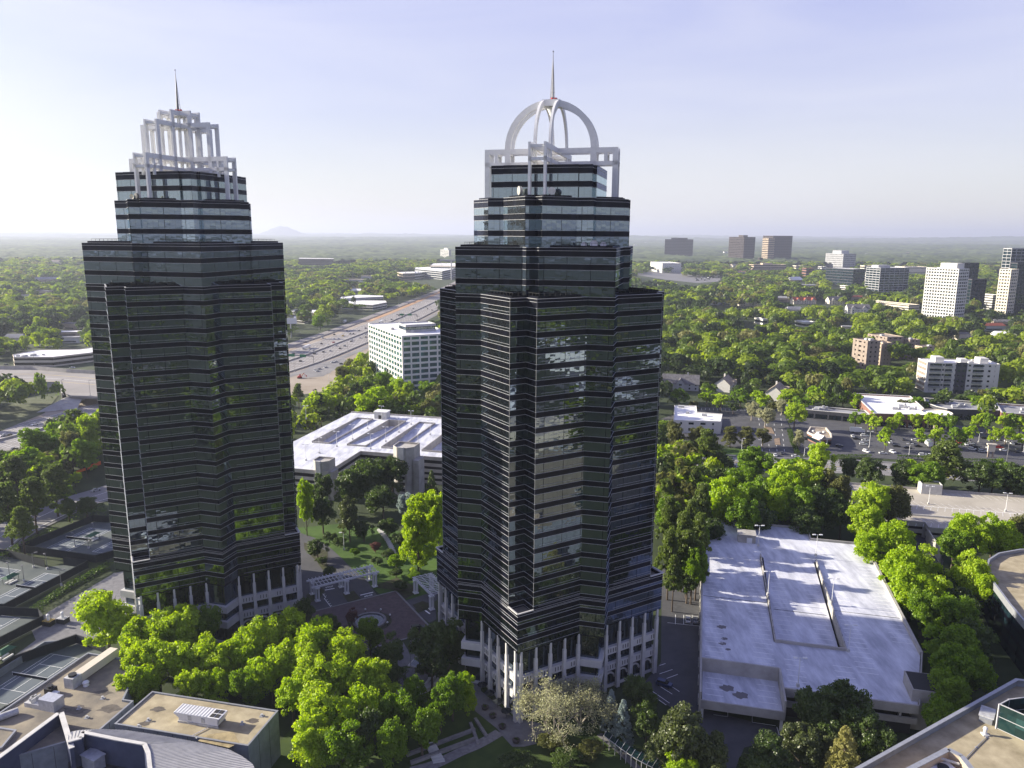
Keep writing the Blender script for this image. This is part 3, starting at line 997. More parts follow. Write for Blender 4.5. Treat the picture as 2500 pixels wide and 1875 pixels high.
def quads(P, Nn, s, rng, asp=.75, jit=.7):
    """leaf quads centred at P, facing roughly Nn"""
    n = len(P)
    Nn = Nn + rng.normal(0, jit, (n, 3))
    Nn /= np.linalg.norm(Nn, axis=1)[:, None] + 1e-9
    A = rng.normal(0, 1, (n, 3))
    U = np.cross(Nn, A); U /= np.linalg.norm(U, axis=1)[:, None] + 1e-9
    V = np.cross(Nn, U)
    s = (s * rng.uniform(.6, 1.3, n))[:, None]
    # pointed leaf-spray outline, slightly folded
    v = np.stack([P - U * s, P - V * s * asp + Nn * s * .12, P + U * s, P + V * s * asp + Nn * s * .12], 1)
    return v.reshape(-1, 3)

def mesh_from_quads(name, v, m, extra=None):
    me = bpy.data.meshes.new(name)
    n = len(v) // 4
    me.vertices.add(len(v)); me.vertices.foreach_set('co', v.astype(np.float32).ravel())
    me.loops.add(len(v)); me.loops.foreach_set('vertex_index', np.arange(len(v), dtype=np.int32))
    me.polygons.add(n)
    me.polygons.foreach_set('loop_start', np.arange(0, len(v), 4, dtype=np.int32))
    me.polygons.foreach_set('loop_total', np.full(n, 4, dtype=np.int32))
    me.materials.append(m)
    me.update(calc_edges=True)
    me.validate()
    return me

def crown_pts(rng, shape, nclump, nleaf, leaf, top_bias=.25):
    """unit crown: radius 1, height 0..hz; returns quad vertices"""
    out = []
    if shape == 'broad': hz, low = 1.5, .25
    elif shape == 'tall': hz, low = 2.9, .25
    elif shape == 'cone': hz, low = 2.6, .12
    elif shape == 'pine': hz, low = 1.9, .55
    elif shape == 'flat': hz, low = 1.0, .2
    # a few big lobes give the outline
    lobes = []
    nl = {'broad': 9, 'tall': 14, 'cone': 1, 'pine': 1, 'flat': 7}[shape]
    for i in range(nl):
        a = rng.uniform(0, 2 * math.pi); rr = rng.uniform(.25, .62); zz = low + (hz - low) * rng.uniform(.15, .80)
        if shape == 'tall': rr = rng.uniform(.15, .50)
        k = 1 - abs((zz - low) / (hz - low) - .45) * (.9 if shape == 'broad' else .5)
        lobes.append((np.array([rr * k * math.cos(a), rr * k * math.sin(a), zz]), rng.uniform(.36, .56)))
    for i in range(nclump):
        if shape in ('broad', 'tall', 'flat'):
            c, r = lobes[rng.integers(len(lobes))]
            d = rng.normal(0, 1, 3); d /= np.linalg.norm(d); d[2] = abs(d[2]) * (1 if rng.random() < .72 else -1)
            p = c + d * r * rng.uniform(.62, 1.0)
            cr = rng.uniform(.12, .22)
            if p[2] < low * .6: p[2] = low * .6
        elif shape == 'cone':
            t = rng.uniform(0, 1) ** 1.3; z = low + (hz - low) * t
            rad = (1 - t) ** .8 * .95 + .04; a = rng.uniform(0, 2 * math.pi)
            p = np.array([rad * math.cos(a) * rng.uniform(.75, 1), rad * math.sin(a) * rng.uniform(.75, 1), z]); cr = rng.uniform(.10, .17)
        else:
            t = rng.uniform(0, 1); z = low + (hz - low) * t
            rad = (1 - t * .75) * rng.uniform(.25, 1.0) * .95; a = rng.uniform(0, 2 * math.pi)
            p = np.array([rad * math.cos(a), rad * math.sin(a), z]); cr = rng.uniform(.13, .22)
        n = int(nleaf * rng.uniform(.7, 1.3))
        d = rng.normal(0, 1, (n, 3)); d /= np.linalg.norm(d, axis=1)[:, None]
        flat = .45 if shape == 'pine' else .75
        q = p + d * cr * rng.uniform(.45, 1.05, (n, 1)) * np.array([1, 1, flat])
        nrm = d * .8 + np.array([0, 0, .45])
        out.append(quads(q, nrm, np.full(n, leaf), rng))
    return np.concatenate(out), hz

TREE_LIB = {}
def tree_lib(kind, shape, nvar, nclump, nleaf, leaf, tier):
    L = []
    for i in range(nvar):
        rng = np.random.default_rng(100 + len(TREE_LIB) * 17 + i)
        v, hz = crown_pts(rng, shape, nclump, nleaf, leaf)
        L.append((v, hz))
    TREE_LIB[(shape, tier)] = L
tree_lib('', 'broad', 6, 150, 85, .042, 'hi')
tree_lib('', 'tall', 3, 230, 80, .046, 'hi')
tree_lib('', 'cone', 3, 190, 60, .045, 'hi')
tree_lib('', 'pine', 3, 120, 60, .052, 'hi')
tree_lib('', 'broad', 5, 60, 30, .085, 'mid')
tree_lib('', 'cone', 2, 60, 24, .085, 'mid')
tree_lib('', 'pine', 3, 60, 24, .090, 'mid')
MESH_CACHE = {}
def crown_mesh(kind, shape, tier, var):
    k = (kind, shape, tier, var)
    if k not in MESH_CACHE:
        v, hz = TREE_LIB[(shape, tier)][var]
        MESH_CACHE[k] = mesh_from_quads('crown', v, leafmat(kind))
    return MESH_CACHE[k], TREE_LIB[(shape, tier)][var][1]
TRUNKS = {}
def trunk_mesh(pale, shape):
    k = (pale, shape)
    if k in TRUNKS: return TRUNKS[k]
    b = MB(); rng = random.Random(5)
    top = {'broad': 1.25, 'tall': 2.5, 'cone': 2.4, 'pine': 1.75, 'flat': .8}[shape]
    b.path([(0, 0, -.9), (.015, 0, 0), (0, .02, top * .5), (.02, 0, top)], [.075, .055, .035, .008], 7)
    for i in range(9):
        z = .15 + i * top * .08; a = i * 2.4
        L = .55 if shape in ('broad', 'flat') else .35
        b.path([(0, 0, z), (L * .5 * math.cos(a), L * .5 * math.sin(a), z + .12), (L * math.cos(a + .2), L * math.sin(a + .2), z + .4)], [.025, .016, .005], 5)
    me = b.build('trunk', M_BARKL if pale else M_BARK)
    d = me.data; bpy.data.objects.remove(me)
    TRUNKS[k] = d
    return d

TREES = []       # (object, screen x, region, look)
def plant(kind, shape, x, y, R, H, look, region, tier='hi', z0=0.0, pale=False, cat='tree', sx=None):
    """crown radius R, total height H"""
    var = random.randrange(len(TREE_LIB[(shape, tier)]))
    me, hz = crown_mesh(kind, shape, tier, var)
    root = empty('tree' if shape not in ('cone', 'pine') else 'conifer_tree', (x, y, z0), random.uniform(0, 6.28))
    k = {'broad': .80, 'tall': .97, 'cone': .95, 'pine': .78, 'flat': .9}[shape]
    hc = H * k / hz
    c = bpy.data.objects.new('crown', me); COL.objects.link(c); c.parent = root
    c.scale = (R, R, hc); c.location = (0, 0, H - hc * hz)
    t = bpy.data.objects.new('trunk', trunk_mesh(pale, shape)); COL.objects.link(t); t.parent = root
    t.scale = (min(R, 7), min(R, 7), hc); t.location = (0, 0, max(0, H - hc * hz))
    root['category'] = cat
    TREES.append((root, proj(x, y, H * .5)[0], region, look, proj(x, y, H * .6)[1]))
    return root

def tdisp(kind, shape, px, py, Rpx, H, look, region, tier='hi', z0=0.0, pale=False, cat='tree', k=.6):
    """tree whose crown centre shows at display position (2212 wide) with pixel radius"""
    x, y = gd(px, py, z0 + H * k)
    d = math.sqrt(x * x + y * y + (CAM_H - H * k) ** 2)
    R = Rpx * d / 1639.0
    return plant(kind, shape, x, y, R, H, look, region, tier, z0, pale, cat)

def ordinal(n):
    w_ = ['', 'first', 'second', 'third', 'fourth', 'fifth', 'sixth', 'seventh', 'eighth', 'ninth', 'tenth', 'eleventh', 'twelfth']
    if n < len(w_): return w_[n]
    s = 'th' if 10 <= n % 100 <= 20 else {1: 'st', 2: 'nd', 3: 'rd'}.get(n % 10, 'th')
    return '%d%s' % (n, s)

def label_sets(items, noun_of=None):
    """items: (obj, screen x, region, look); writes labels unique by order from the left"""
    sets = {}
    for it in items: sets.setdefault((it[3], it[2]), []).append(it)
    for (look, reg), L in sets.items():
        L.sort(key=lambda t: t[1])
        for i, it in enumerate(L):
            if len(L) == 1: it[0]['label'] = '%s %s' % (look, reg)
            else: it[0]['label'] = '%s %s, %s from the left' % (look, reg, ordinal(i + 1))
            it[0]['group'] = it[5] if len(it) > 5 else ('%s' % reg)
# ------------------------------------------------------------------ generic building parts
def poffset(poly, d):
    n = len(poly); res = []
    for i in range(n):
        a, b, c = poly[i - 1], poly[i], poly[(i + 1) % n]
        d1 = (b[0] - a[0], b[1] - a[1]); d2 = (c[0] - b[0], c[1] - b[1])
        l1 = math.hypot(*d1) or 1; l2 = math.hypot(*d2) or 1
        n1 = (d1[1] / l1, -d1[0] / l1); n2 = (d2[1] / l2, -d2[0] / l2)
        k = 1 + n1[0] * n2[0] + n1[1] * n2[1]
        k = max(k, .25)
        res.append((b[0] + (n1[0] + n2[0]) * d / k, b[1] + (n1[1] + n2[1]) * d / k))
    return res

def local(poly, o): return [(x - o[0], y - o[1]) for x, y in poly]

def rectp(o, L1, L2, ang):
    c, s = math.cos(ang), math.sin(ang)
    return [o, (o[0] + c * L1, o[1] + s * L1), (o[0] + c * L1 - s * L2, o[1] + s * L1 + c * L2), (o[0] - s * L2, o[1] + c * L2)]

def corner_rect(pxc, yb, pxl, pxr, ang, z=0.0, L1=None, L2=None):
    """footprint whose nearest corner stands at photo position (pxc, yb); ends seen at pxl and pxr"""
    C = gp(pxc, yb, z)
    def hit(px, d):
        q = gp(px, yb, z); l = math.hypot(*q); r = (q[0] / l, q[1] / l)
        # C + d*L parallel to r : cross = 0
        den = d[0] * r[1] - d[1] * r[0]
        return -(C[0] * r[1] - C[1] * r[0]) / den
    u = (math.cos(ang), math.sin(ang)); v = (-u[1], u[0])
    if L1 is None: L1 = hit(pxr, u)
    if L2 is None: L2 = hit(pxl, v)
    L1 = abs(L1); L2 = abs(L2)
    return rectp(C, L1, L2, ang), C

def htop(py, C, px=None):
    """height of a point above ground position C that is seen at photo row py"""
    lo, hi = -50.0, 600.0
    for _ in range(40):
        m_ = (lo + hi) / 2
        if proj(C[0], C[1], m_)[1] > py: lo = m_
        else: hi = m_
    return (lo + hi) / 2

def pring(mb, poly, z0, z1, off, thick, m=0, top=True):
    ring(mb, lambda d: poffset(poly, d), z0, z1, off, thick, m)

FG = mat_glass('office_glass', (0.55, 0.66, 0.70), (0.012, 0.018, 0.022), .10, wob=.006, pane=1.5, floor_h=4)
FG_G = mat_glass('green_glass', (0.60, 0.80, 0.82), (0.022, 0.062, 0.062), .15, wob=.01, pane=1.5, floor_h=4)
FG_B = mat_glass('bronze_glass', (0.38, 0.30, 0.26), (0.010, 0.008, 0.007), .05, wob=.004, pane=1.5, floor_h=4)
FG_D = mat_glass('dark_teal_glass', (0.50, 0.62, 0.66), (0.006, 0.013, 0.017), .09, wob=.006, pane=1.5, floor_h=4)
FG_E = mat_glass('enclosure_glass', (0.4, 0.5, 0.5), (0.010, 0.026, 0.026), .08, wob=.006, pane=1.8, floor_h=2.3)
W_WHITE = mat('white_panel', (0.56, 0.545, 0.51), .75, 0, .06, .2)
W_CREAM = mat('cream_panel', (0.58, 0.52, 0.42), .8, 0, .08, .2)
W_BROWN = mat('brown_panel', (0.055, 0.045, 0.043), .8, 0, .15, .1)
W_TAN = mat('tan_panel', (0.40, 0.32, 0.24), .8, 0, .1, .1)
W_GREY = mat('grey_panel', (0.34, 0.34, 0.35), .8, 0, .1, .1)
W_BRICK = mat('red_brick', (0.20, 0.105, 0.08), .9, 0, .25, .5)
W_BRICK2 = mat('tan_brick', (0.26, 0.21, 0.175), .9, 0, .2, .3)
W_CHAR = mat('charcoal_panel', (0.055, 0.055, 0.065), .8, 0, .1, .3)
R_SHIN = mat('shingle_grey', (0.13, 0.125, 0.13), .9, 0, .3, .6)
R_SHINT = mat('shingle_tan', (0.30, 0.25, 0.19), .9, 0, .3, .6)
R_RED = mat('clay_tile', (0.30, 0.085, 0.05), .85, 0, .25, .8)
R_GREY = mat('grey_roof', (0.26, 0.26, 0.27), .9, 0, .2, .1)
M_MECH = mat('mechanical_unit', (0.42, 0.42, 0.42), .6, .1, .2, .8)

def building(label, poly, H, floors, wall=W_WHITE, glass=FG, roof=M_WHITEROOF, sp=.42, pier=0.0, pw=1.0, cat='office building', name='office_building',
             z0=0.0, proud=.25, parapet=.9, tops=(), units=0, group=None, ground_open=False, root=None, detail=True):
    poly = ccw(poly)
    cx = sum(p[0] for p in poly) / len(poly); cy = sum(p[1] for p in poly) / len(poly)
    if root is None:
        root = thing(name, label, cat, (cx, cy, 0), 0, group)
    ox, oy = root.location[0], root.location[1]
    P = local(poly, (ox, oy))
    fh = (H - z0) / floors
    wallb = MB()
    inner = poffset(P, -proud)
    core = MB(); core.prism(poffset(P, -proud - .15), z0 - 1 if z0 == 0 else z0, H - parapet - .2, top=False, bottom=False)
    core.build('core', M_DECKD, root)
    for f in range(floors):
        a = z0 + f * fh
        wb = MB(); u = 0
        lo = a + fh * sp * .62; hi = a + fh * (1 - sp * .38)
        if f == floors - 1: hi = min(hi, H - max(parapet, fh * .3))
        wb.prism(inner, lo - .05, hi + .05, top=False, bottom=False)
        wb.build('window_band', glass, root)
        pring(wallb, P, a if f or z0 else -1.0, lo, 0, proud + .12)
        pring(wallb, P, hi, a + fh if f < floors - 1 else H, 0, proud + .12)
    if pier > 0:
        for i in range(len(P)):
            a, b = P[i], P[(i + 1) % len(P)]
            L = math.hypot(b[0] - a[0], b[1] - a[1]); n = max(1, int(round(L / pier)))
            an = math.atan2(b[1] - a[1], b[0] - a[0])
            nx, ny = math.sin(an), -math.cos(an)
            for k in range(n + 1):
                t = k / n
                tt = min(max(t, pw * .5 / L), 1 - pw * .5 / L)
                x = a[0] + (b[0] - a[0]) * tt - nx * (proud * .5 - .04); y = a[1] + (b[1] - a[1]) * tt - ny * (proud * .5 - .04)
                wallb.box(x, y, z0, pw, proud + .06, H - z0 - .02, an)
    wallb.build('wall', wall, root)
    r = MB(); r.prism(poffset(P, -proud - .05), H - parapet - .3, H - parapet); r.build('roof', roof, root)
    for (fx, fy, sx, sy, h) in tops:   # penthouses in fractions of the footprint bounding frame
        A, B, D = P[0], P[1], P[-1]
        x = A[0] + (B[0] - A[0]) * fx + (D[0] - A[0]) * fy; y = A[1] + (B[1] - A[1]) * fx + (D[1] - A[1]) * fy
        t = MB(); L1 = math.hypot(B[0] - A[0], B[1] - A[1]); L2 = math.hypot(D[0] - A[0], D[1] - A[1])
        t.box(x, y, H - parapet, sx * L1, sy * L2, h + parapet, math.atan2(B[1] - A[1], B[0] - A[0]))
        t.build('penthouse', wall, root)
    if units:
        A, B, D = P[0], P[1], P[-1]
        an = math.atan2(B[1] - A[1], B[0] - A[0])
        for k in range(units):
            fx, fy = random.uniform(.12, .88), random.uniform(.15, .85)
            x = A[0] + (B[0] - A[0]) * fx + (D[0] - A[0]) * fy; y = A[1] + (B[1] - A[1]) * fx + (D[1] - A[1]) * fy
            t = MB(); s = random.uniform(1.6, 3.2)
            t.box(x, y, H - parapet + .25, s * 1.4, s, s * .55, an)
            t.box(x, y, H - parapet, s * 1.2, s * .8, .25, an)
            t.tube((x, y, H - parapet + .25 + s * .55), (x, y, H - parapet + .5 + s * .55), s * .3, s * .3, 10)
            t.build('roof_unit', M_MECH, root)
    return root

def gable_house(label, c, L, Wd, h, ang, roofm, wallm, group=None, gables=2, cat='house', name='house'):
    root = thing(name, label, cat, (c[0], c[1], 0), ang, group)
    w_ = MB(); w_.box(0, 0, -1, L, Wd, h + 1)
    rise = Wd * .42
    for s in (-1, 1):
        q = [(s * L / 2, -Wd / 2, h), (s * L / 2, Wd / 2, h), (s * L / 2, 0, h + rise)]
        w_.face(q if s > 0 else q[::-1])
    rf = MB(); e = .6
    for s in (-1, 1):
        a = [(-L / 2 - e, s * (Wd / 2 + e), h - e * .8), (L / 2 + e, s * (Wd / 2 + e), h - e * .8), (L / 2 + e, 0, h + rise + .1), (-L / 2 - e, 0, h + rise + .1)]
        rf.face(a if s < 0 else a[::-1])
        rf.face([(x, y, z - .25) for x, y, z in (a[::-1] if s < 0 else a)])
    for g in range(gables):
        x = -L / 2 + L * (g + .5) / gables; gw = min(6.5, L / gables * .55); gr = gw * .62; dep = Wd / 2 + 1.6
        w_.box(x, -dep / 2, -1, gw, dep, h + 1)
        w_.face([(x - gw / 2, -dep - .01, h), (x + gw / 2, -dep - .01, h), (x, -dep - .01, h + gr)])
        yb = -Wd / 2 * (1 - gr / rise) if gr < rise else 0
        rf.face([(x - gw / 2 - .4, -dep - .5, h - .3), (x, -dep - .5, h + gr + .12), (x, min(0, -Wd / 2 + Wd / 2 * gr / rise), h + gr + .12), (x - gw / 2 - .4, -Wd / 2 - .2, h - .3)][::-1])
        rf.face([(x + gw / 2 + .4, -dep - .5, h - .3), (x, -dep - .5, h + gr + .12), (x, min(0, -Wd / 2 + Wd / 2 * gr / rise), h + gr + .12), (x + gw / 2 + .4, -Wd / 2 - .2, h - .3)])
        for zz in (1.2, 4.2):
            if zz + 1.6 < h + .5:
                win = MB(); win.box(x, -dep - .05, zz, 2.2, .1, 1.6); win.build('window', FG, root)
    n = int(L / 5)
    for k in range(n):
        x = -L / 2 + (k + .5) * L / n
        for zz in (1.2, 4.2):
            if zz + 1.6 < h:
                win = MB(); win.box(x, -Wd / 2 - .03, zz, 1.3, .1, 1.5); win.build('window', FG, root)
    ch = MB(); ch.box(L * .2, Wd * .1, h, 1.2, 1.2, rise + 1.4); ch.build('chimney', wallm, root)
    w_.build('wall', wallm, root); rf.build('roof', roofm, root)
    return root

def sky_far(label, pxc, yb, pxl, pxr, ytop, ang, floors, L1=None, L2=None, **kw):
    poly, C = corner_rect(pxc, yb, pxl, pxr, math.radians(ang), 0, L1, L2)
    return building(label, poly, htop(ytop, C), floors, **kw), poly, C

# ---- office tower between the two black towers
r_, p_, C_ = sky_far('white gridded office block with green glass, between the two black towers', 985, 975, 905, 1090, 823, 27, 11, L1=44,
        wall=mat('cream_white_panel', (.66, .64, .59), .7, 0, .05, .2), glass=FG_G, sp=.36, pier=7, pw=1.2, units=3)
H_ = htop(823, C_)
b = building('', poffset(rectp((p_[0][0] * .75 + p_[2][0] * .25, p_[0][1] * .75 + p_[2][1] * .25), 26, 18, math.radians(27)), 0), H_ + 5.5, 1, wall=W_GREY, glass=FG, sp=.5, z0=H_ - 1, root=r_)
KEEPX = []
CLEAR = [p_]      # footprints no tree may stand in
def far(*a, **k):
    r, p, C = sky_far(*a, **k); CLEAR.append(p); return r, p, C

# ---- far offices on the right
r, p, C = far('dark brown stepped office block standing alone near the horizon', 1687, 624, 1618, 1700, 579.5, 184 - 180, 13, L2=40, wall=W_BROWN, glass=FG_B, sp=.5, roof=R_GREY, units=2) if False else (None, None, None)
def facing_box(label, pxl, pxr, yb, ytop, depth, floors, ang=0.0, **kw):
    A = gp(pxl, yb); B = gp(pxr, yb)
    cx, cy = (A[0] + B[0]) / 2, (A[1] + B[1]) / 2
    w_ = math.hypot(A[0] - B[0], A[1] - B[1])
    base = math.atan2(B[1] - A[1], B[0] - A[0]) + math.radians(ang)
    c, s = math.cos(base), math.sin(base)
    o = (cx - c * w_ / 2, cy - s * w_ / 2)
    poly = rectp(o, w_, depth, base)
    H = htop(ytop, (cx, cy))
    CLEAR.append(poly)
    return building(label, poly, H, floors, **kw), poly, H
r, p, H = facing_box('dark brown stepped office block standing alone near the horizon', 1618, 1687, 624, 579.5, 40, 12, wall=W_BROWN, glass=FG_B, sp=.5, roof=R_GREY, units=2)
q = rectp((p[0][0] * .78 + p[1][0] * .22, p[0][1] * .78 + p[1][1] * .22), math.dist(p[0], p[1]) * .58, 36, math.atan2(p[1][1] - p[0][1], p[1][0] - p[0][0]))
building('', [(x + 0, y + 2) for x, y in q], H + 8, 2, wall=W_BROWN, glass=FG_B, sp=.5, z0=H - 1, roof=R_GREY, root=r)
rb, p, C = far('brown office tower with pale striped left side, left one of the far brown pair', 1810, 634, 1773, 1837, 572, 22, 15, wall=W_BROWN, glass=FG_B, sp=.5, roof=R_GREY, units=2, tops=((.3, .3, .4, .3, 9),))
rb, p, C = far('brown office tower with dark broad front, right one of the far brown pair', 1880, 632, 1855, 1927, 568, 14, 16, wall=W_BROWN, glass=FG_B, sp=.45, roof=R_GREY, units=2)
q, C2 = corner_rect(1869, 636, 1854.4, 1884, math.radians(14))
building('', q, htop(574, C2), 14, wall=W_TAN, glass=FG_B, sp=.5, roof=R_GREY, root=rb)
r, p, C = far('white windowless block with white roof beside the far parking lot', 1613, 662, 1584, 1659, 638, 6, 4, wall=W_WHITE, glass=FG, sp=.86, pier=7, pw=5.6, units=2)
r, p, C = far('low tan office complex with curved middle among the far trees', 1836, 656, 1815, 1915, 639, 8, 3, wall=W_TAN, glass=FG_B, sp=.5, L2=40, roof=R_SHINT, tops=((.45, .4, .3, .5, 5),))
r, p, C = far('grey gridded office tower with white top storey, near the horizon', 2053, 645, 2010, 2084, 610, 22, 7, wall=W_GREY, glass=FG_B, sp=.5, pier=7, pw=3, tops=((.4, .45, .6, .5, 12),))
r, p, C = far('wide dark glass office block with white roof below the grey gridded tower', 2077, 688, 2010, 2107, 647, 24, 6, wall=W_CHAR, glass=FG_D, sp=.22, pier=0)
r, p, C = far('dark glass office tower with curved striped left side', 2141, 708, 2120, 2211, 643, 14, 11, wall=W_GREY, glass=FG_D, sp=.26, pier=12, pw=.8, tops=((.25, .5, .4, .5, 5),), L2=46)
r, p, C = far('low cream store with flat roof behind the curved glass tower', 2204, 660, 2196, 2260, 640, 4, 2, wall=W_CREAM, glass=FG, sp=.9, L2=60, roof=R_SHINT, units=3)
r, p, C = far('long low parking structure below the curved glass tower', 2215, 752, 2100, 2244, 733, 24, 3, wall=W_CREAM, glass=FG, sp=.6, roof=M_DECK2, L1=26)
# white tower pair
r, p, C = far('tall white gridded office tower with a dark glass wing, left of the two white towers', 2325, 768, 2246, 2350, 643.5, 26, 16, wall=W_WHITE, glass=FG, sp=.44, pier=4.6, pw=1.3, tops=((.45, .35, .7, .5, 8),))
q, C2 = corner_rect(2362, 745, 2345, 2398, math.radians(12))
CLEAR.append(q)
building('', q, htop(668, C2), 9, wall=W_CHAR, glass=FG_D, sp=.12, pier=9, pw=.5, root=r, roof=R_GREY)
q, C2 = corner_rect(2350, 735, 2338, 2392, math.radians(12))
building('', [(x + 6, y + 30) for x, y in q], htop(630, C2) , 14, wall=W_CHAR, glass=FG_D, sp=.12, pier=9, pw=.5, root=r, roof=R_GREY)
r, p, C = far('white office tower with dark glass front at the right edge of the view', 2452, 760, 2424, 2470, 643, 26, 15, wall=W_CREAM, glass=FG, sp=.5, pier=5, pw=1.5)
q, C2 = corner_rect(2466, 752, 2450, 2560, math.radians(10))
CLEAR.append(q)
building('', q, htop(627, C2), 15, wall=W_CHAR, glass=FG_D, sp=.12, pier=10, pw=.6, root=r, roof=R_GREY)
q, C2 = corner_rect(2463, 745, 2442, 2560, math.radians(10))
building('', [(x + 4, y + 22) for x, y in q], htop(592, C2), 19, wall=W_GREY, glass=FG_D, sp=.16, pier=10, pw=.7, root=r, roof=R_GREY)
r, p, C = far('small white banded parking garage between the two white towers', 2418, 742, 2393, 2432, 706, 18, 6, wall=W_WHITE, glass=FG_B, sp=.55, L2=40)
# brick apartments: wings around a court
ap, p, C = far('brown and pink brick apartment block with many bays behind the white apartment block', 2112, 890, 2076, 2142, 822, 14, 6, wall=W_BRICK2, glass=FG_B, sp=.62, pier=7, pw=3.4, roof=R_SHINT, units=3)
for (a, bb, l, rr, t) in ((2160, 868, 2112, 2200, 812), (2150, 882, 2136, 2172, 826), (2216, 868, 2196, 2240, 818), (2246, 880, 2228, 2276, 834)):
    q, C2 = corner_rect(a, bb, l, rr, math.radians(14)); CLEAR.append(q)
    building('', q, htop(t, C2), 6, wall=W_TAN if a in (2150, 2246) else W_BRICK2, glass=FG_B, sp=.62, pier=6, pw=3, roof=R_SHINT, root=ap, units=1)
for fx, fy in ((.1, .3), (.6, .6)):
    pass
# white apartment block
poly, C = corner_rect(2256.6, 946, 2233, 2433, math.radians(-9), 0)
CLEAR.append(poly)
Hh = htop(869 + 3, C)
ap = building('white six-storey apartment block with dark balconies beside the shopping centre', poly, Hh, 6, wall=W_WHITE, glass=FG, sp=.62, pier=5.2, pw=3.1, units=4, name='apartment_block', cat='apartment building',
     tops=((.2, .5, .12, .5, 3.5), (.55, .5, .10, .4, 2.2), (.82, .5, .12, .5, 3.5)))
A, B, D = poly[0], poly[1], poly[3]
an = math.atan2(B[1] - A[1], B[0] - A[0]); LL = math.dist(A, B)
o = ap.location
def onface(t, d=0.0): return (A[0] + (B[0] - A[0]) * t + math.sin(an) * d - o[0], A[1] + (B[1] - A[1]) * t - math.cos(an) * d - o[1])
dk = MB(); x, y = onface(.475, .0); dk.box(x, y, 0, LL * .15, 1.2, Hh + .4, an); dk.build('dark_bay', W_CHAR, ap)
for k in range(6):
    for (t, wd) in ((.12, .17), (.30, .10), (.70, .13)):
        bb = MB(); x, y = onface(t, .75); z = k * Hh / 6 + 1.1
        if k == 0: continue
        bb.box(x, y, z - .6, LL * wd, 1.5, .2, an); bb.box(*onface(t, 1.5), z - .4, LL * wd, .08, 1.0, an)
        bb.build('balcony', M_COPING, ap)
        bb = MB(); bb.box(*onface(t, .08), z - .3, LL * wd * .96, .2, 2.4, an); bb.build('balcony_door', FG_D, ap)
    for t in (.44, .51):
        bb = MB(); bb.box(*onface(t, .68), k * Hh / 6 + 1.3, 1.8, .12, 1.7, an); bb.build('window', FG, ap)
bb = MB(); c2 = ((A[0] + D[0]) / 2 - o[0] - .15, (A[1] + D[1]) / 2 - o[1]); L2_ = math.dist(A, D)
for k in range(6): bb.box(c2[0], c2[1], k * Hh / 6 + .9, .3, L2_ * .86, Hh / 6 * .55, an)
bb.build('tan_side_panel', W_BRICK2, ap)

# ---- houses
K = crop((1530, 540), 4.254)
for (x, y, L, Wd, h, a, rm, wm, lab, g) in (
    (905, 842, 16, 13, 8, 20, R_SHIN, W_WHITE, 'white gabled house with grey roof, left one of the pair right of the arched tower', 1),
    (1250, 850, 34, 14, 8, 8, R_SHIN, W_CREAM, 'long cream town house row with grey roof and white gables', 3),
    (1000, 775, 40, 14, 8, 12, R_SHIN, W_CREAM, 'long grey roofed house row half hidden behind the white gables', 1),
    (1820, 822, 46, 14, 7.5, 10, R_RED, W_CREAM, 'long cream house row with red tiled roof', 3),
    (2150, 822, 30, 16, 8, 6, R_SHIN, W_CREAM, 'grey roofed house with small tower, right of the red tiled row', 2)):
    c = K(x, y); gable_house(lab, c, L, Wd, h, math.radians(a), rm, wm, None, g)
    CLEAR.append(poffset(rectp((c[0] - L / 2, c[1] - Wd / 2), L, Wd, math.radians(a)), 2))
K = crop((2000, 540), 4.424)
c = K(400, 950); gable_house('white gabled house with dark grey roof below the long parking structure', c, 36, 15, 9, math.radians(-6), R_SHIN, W_WHITE, None, 2); CLEAR.append(rectp((c[0] - 18, c[1] - 8), 36, 16, 0))
K = crop((1600, 850), 4.148)
for (x, y, L, lab, rm) in ((700, 400, 17, 'small white house with tan hipped roof, left of two beside the strip shops', R_SHINT),
                       (1225, 480, 20, 'small white house with tan stepped roofs, nearest the strip shops', R_SHINT)):
    c = K(x, y); gable_house(lab, c, L, 13, 6.5, math.radians(60), rm, W_WHITE, None, 2); CLEAR.append(rectp((c[0] - 10, c[1] - 9), 22, 18, 0))
c = K(250, 390); gable_house('grey roofed house in shade behind the small white office', c, 30, 15, 6, math.radians(-12), R_SHIN, W_GREY, None, 1); CLEAR.append(rectp((c[0] - 16, c[1] - 8), 32, 18, 0))

# ---- small white office right of the arched tower
P8 = lambda x, y: K(x, y, 8.5)
poly = [P8(190, 708), P8(668, 716), P8(683, 640), P8(425, 622), P8(418, 560), P8(196, 556)]
CLEAR.append(poffset(ccw(poly), 3))
r = building('small white two-storey office with dark windows and L-shaped white roof', poly, 8.5, 2, wall=W_WHITE, glass=FG_D, sp=.55, pier=8, pw=4.2, name='office_building', parapet=.7)
for (x, y, s) in ((265, 578, 2.6), (500, 662, 2.2), (330, 640, 1.4)):
    c = K(x, y, 8); t = MB(); t.box(c[0] - r.location[0], c[1] - r.location[1], 7.8, s * 1.6, s, 1.5, PH); t.build('roof_unit', M_MECH, r)

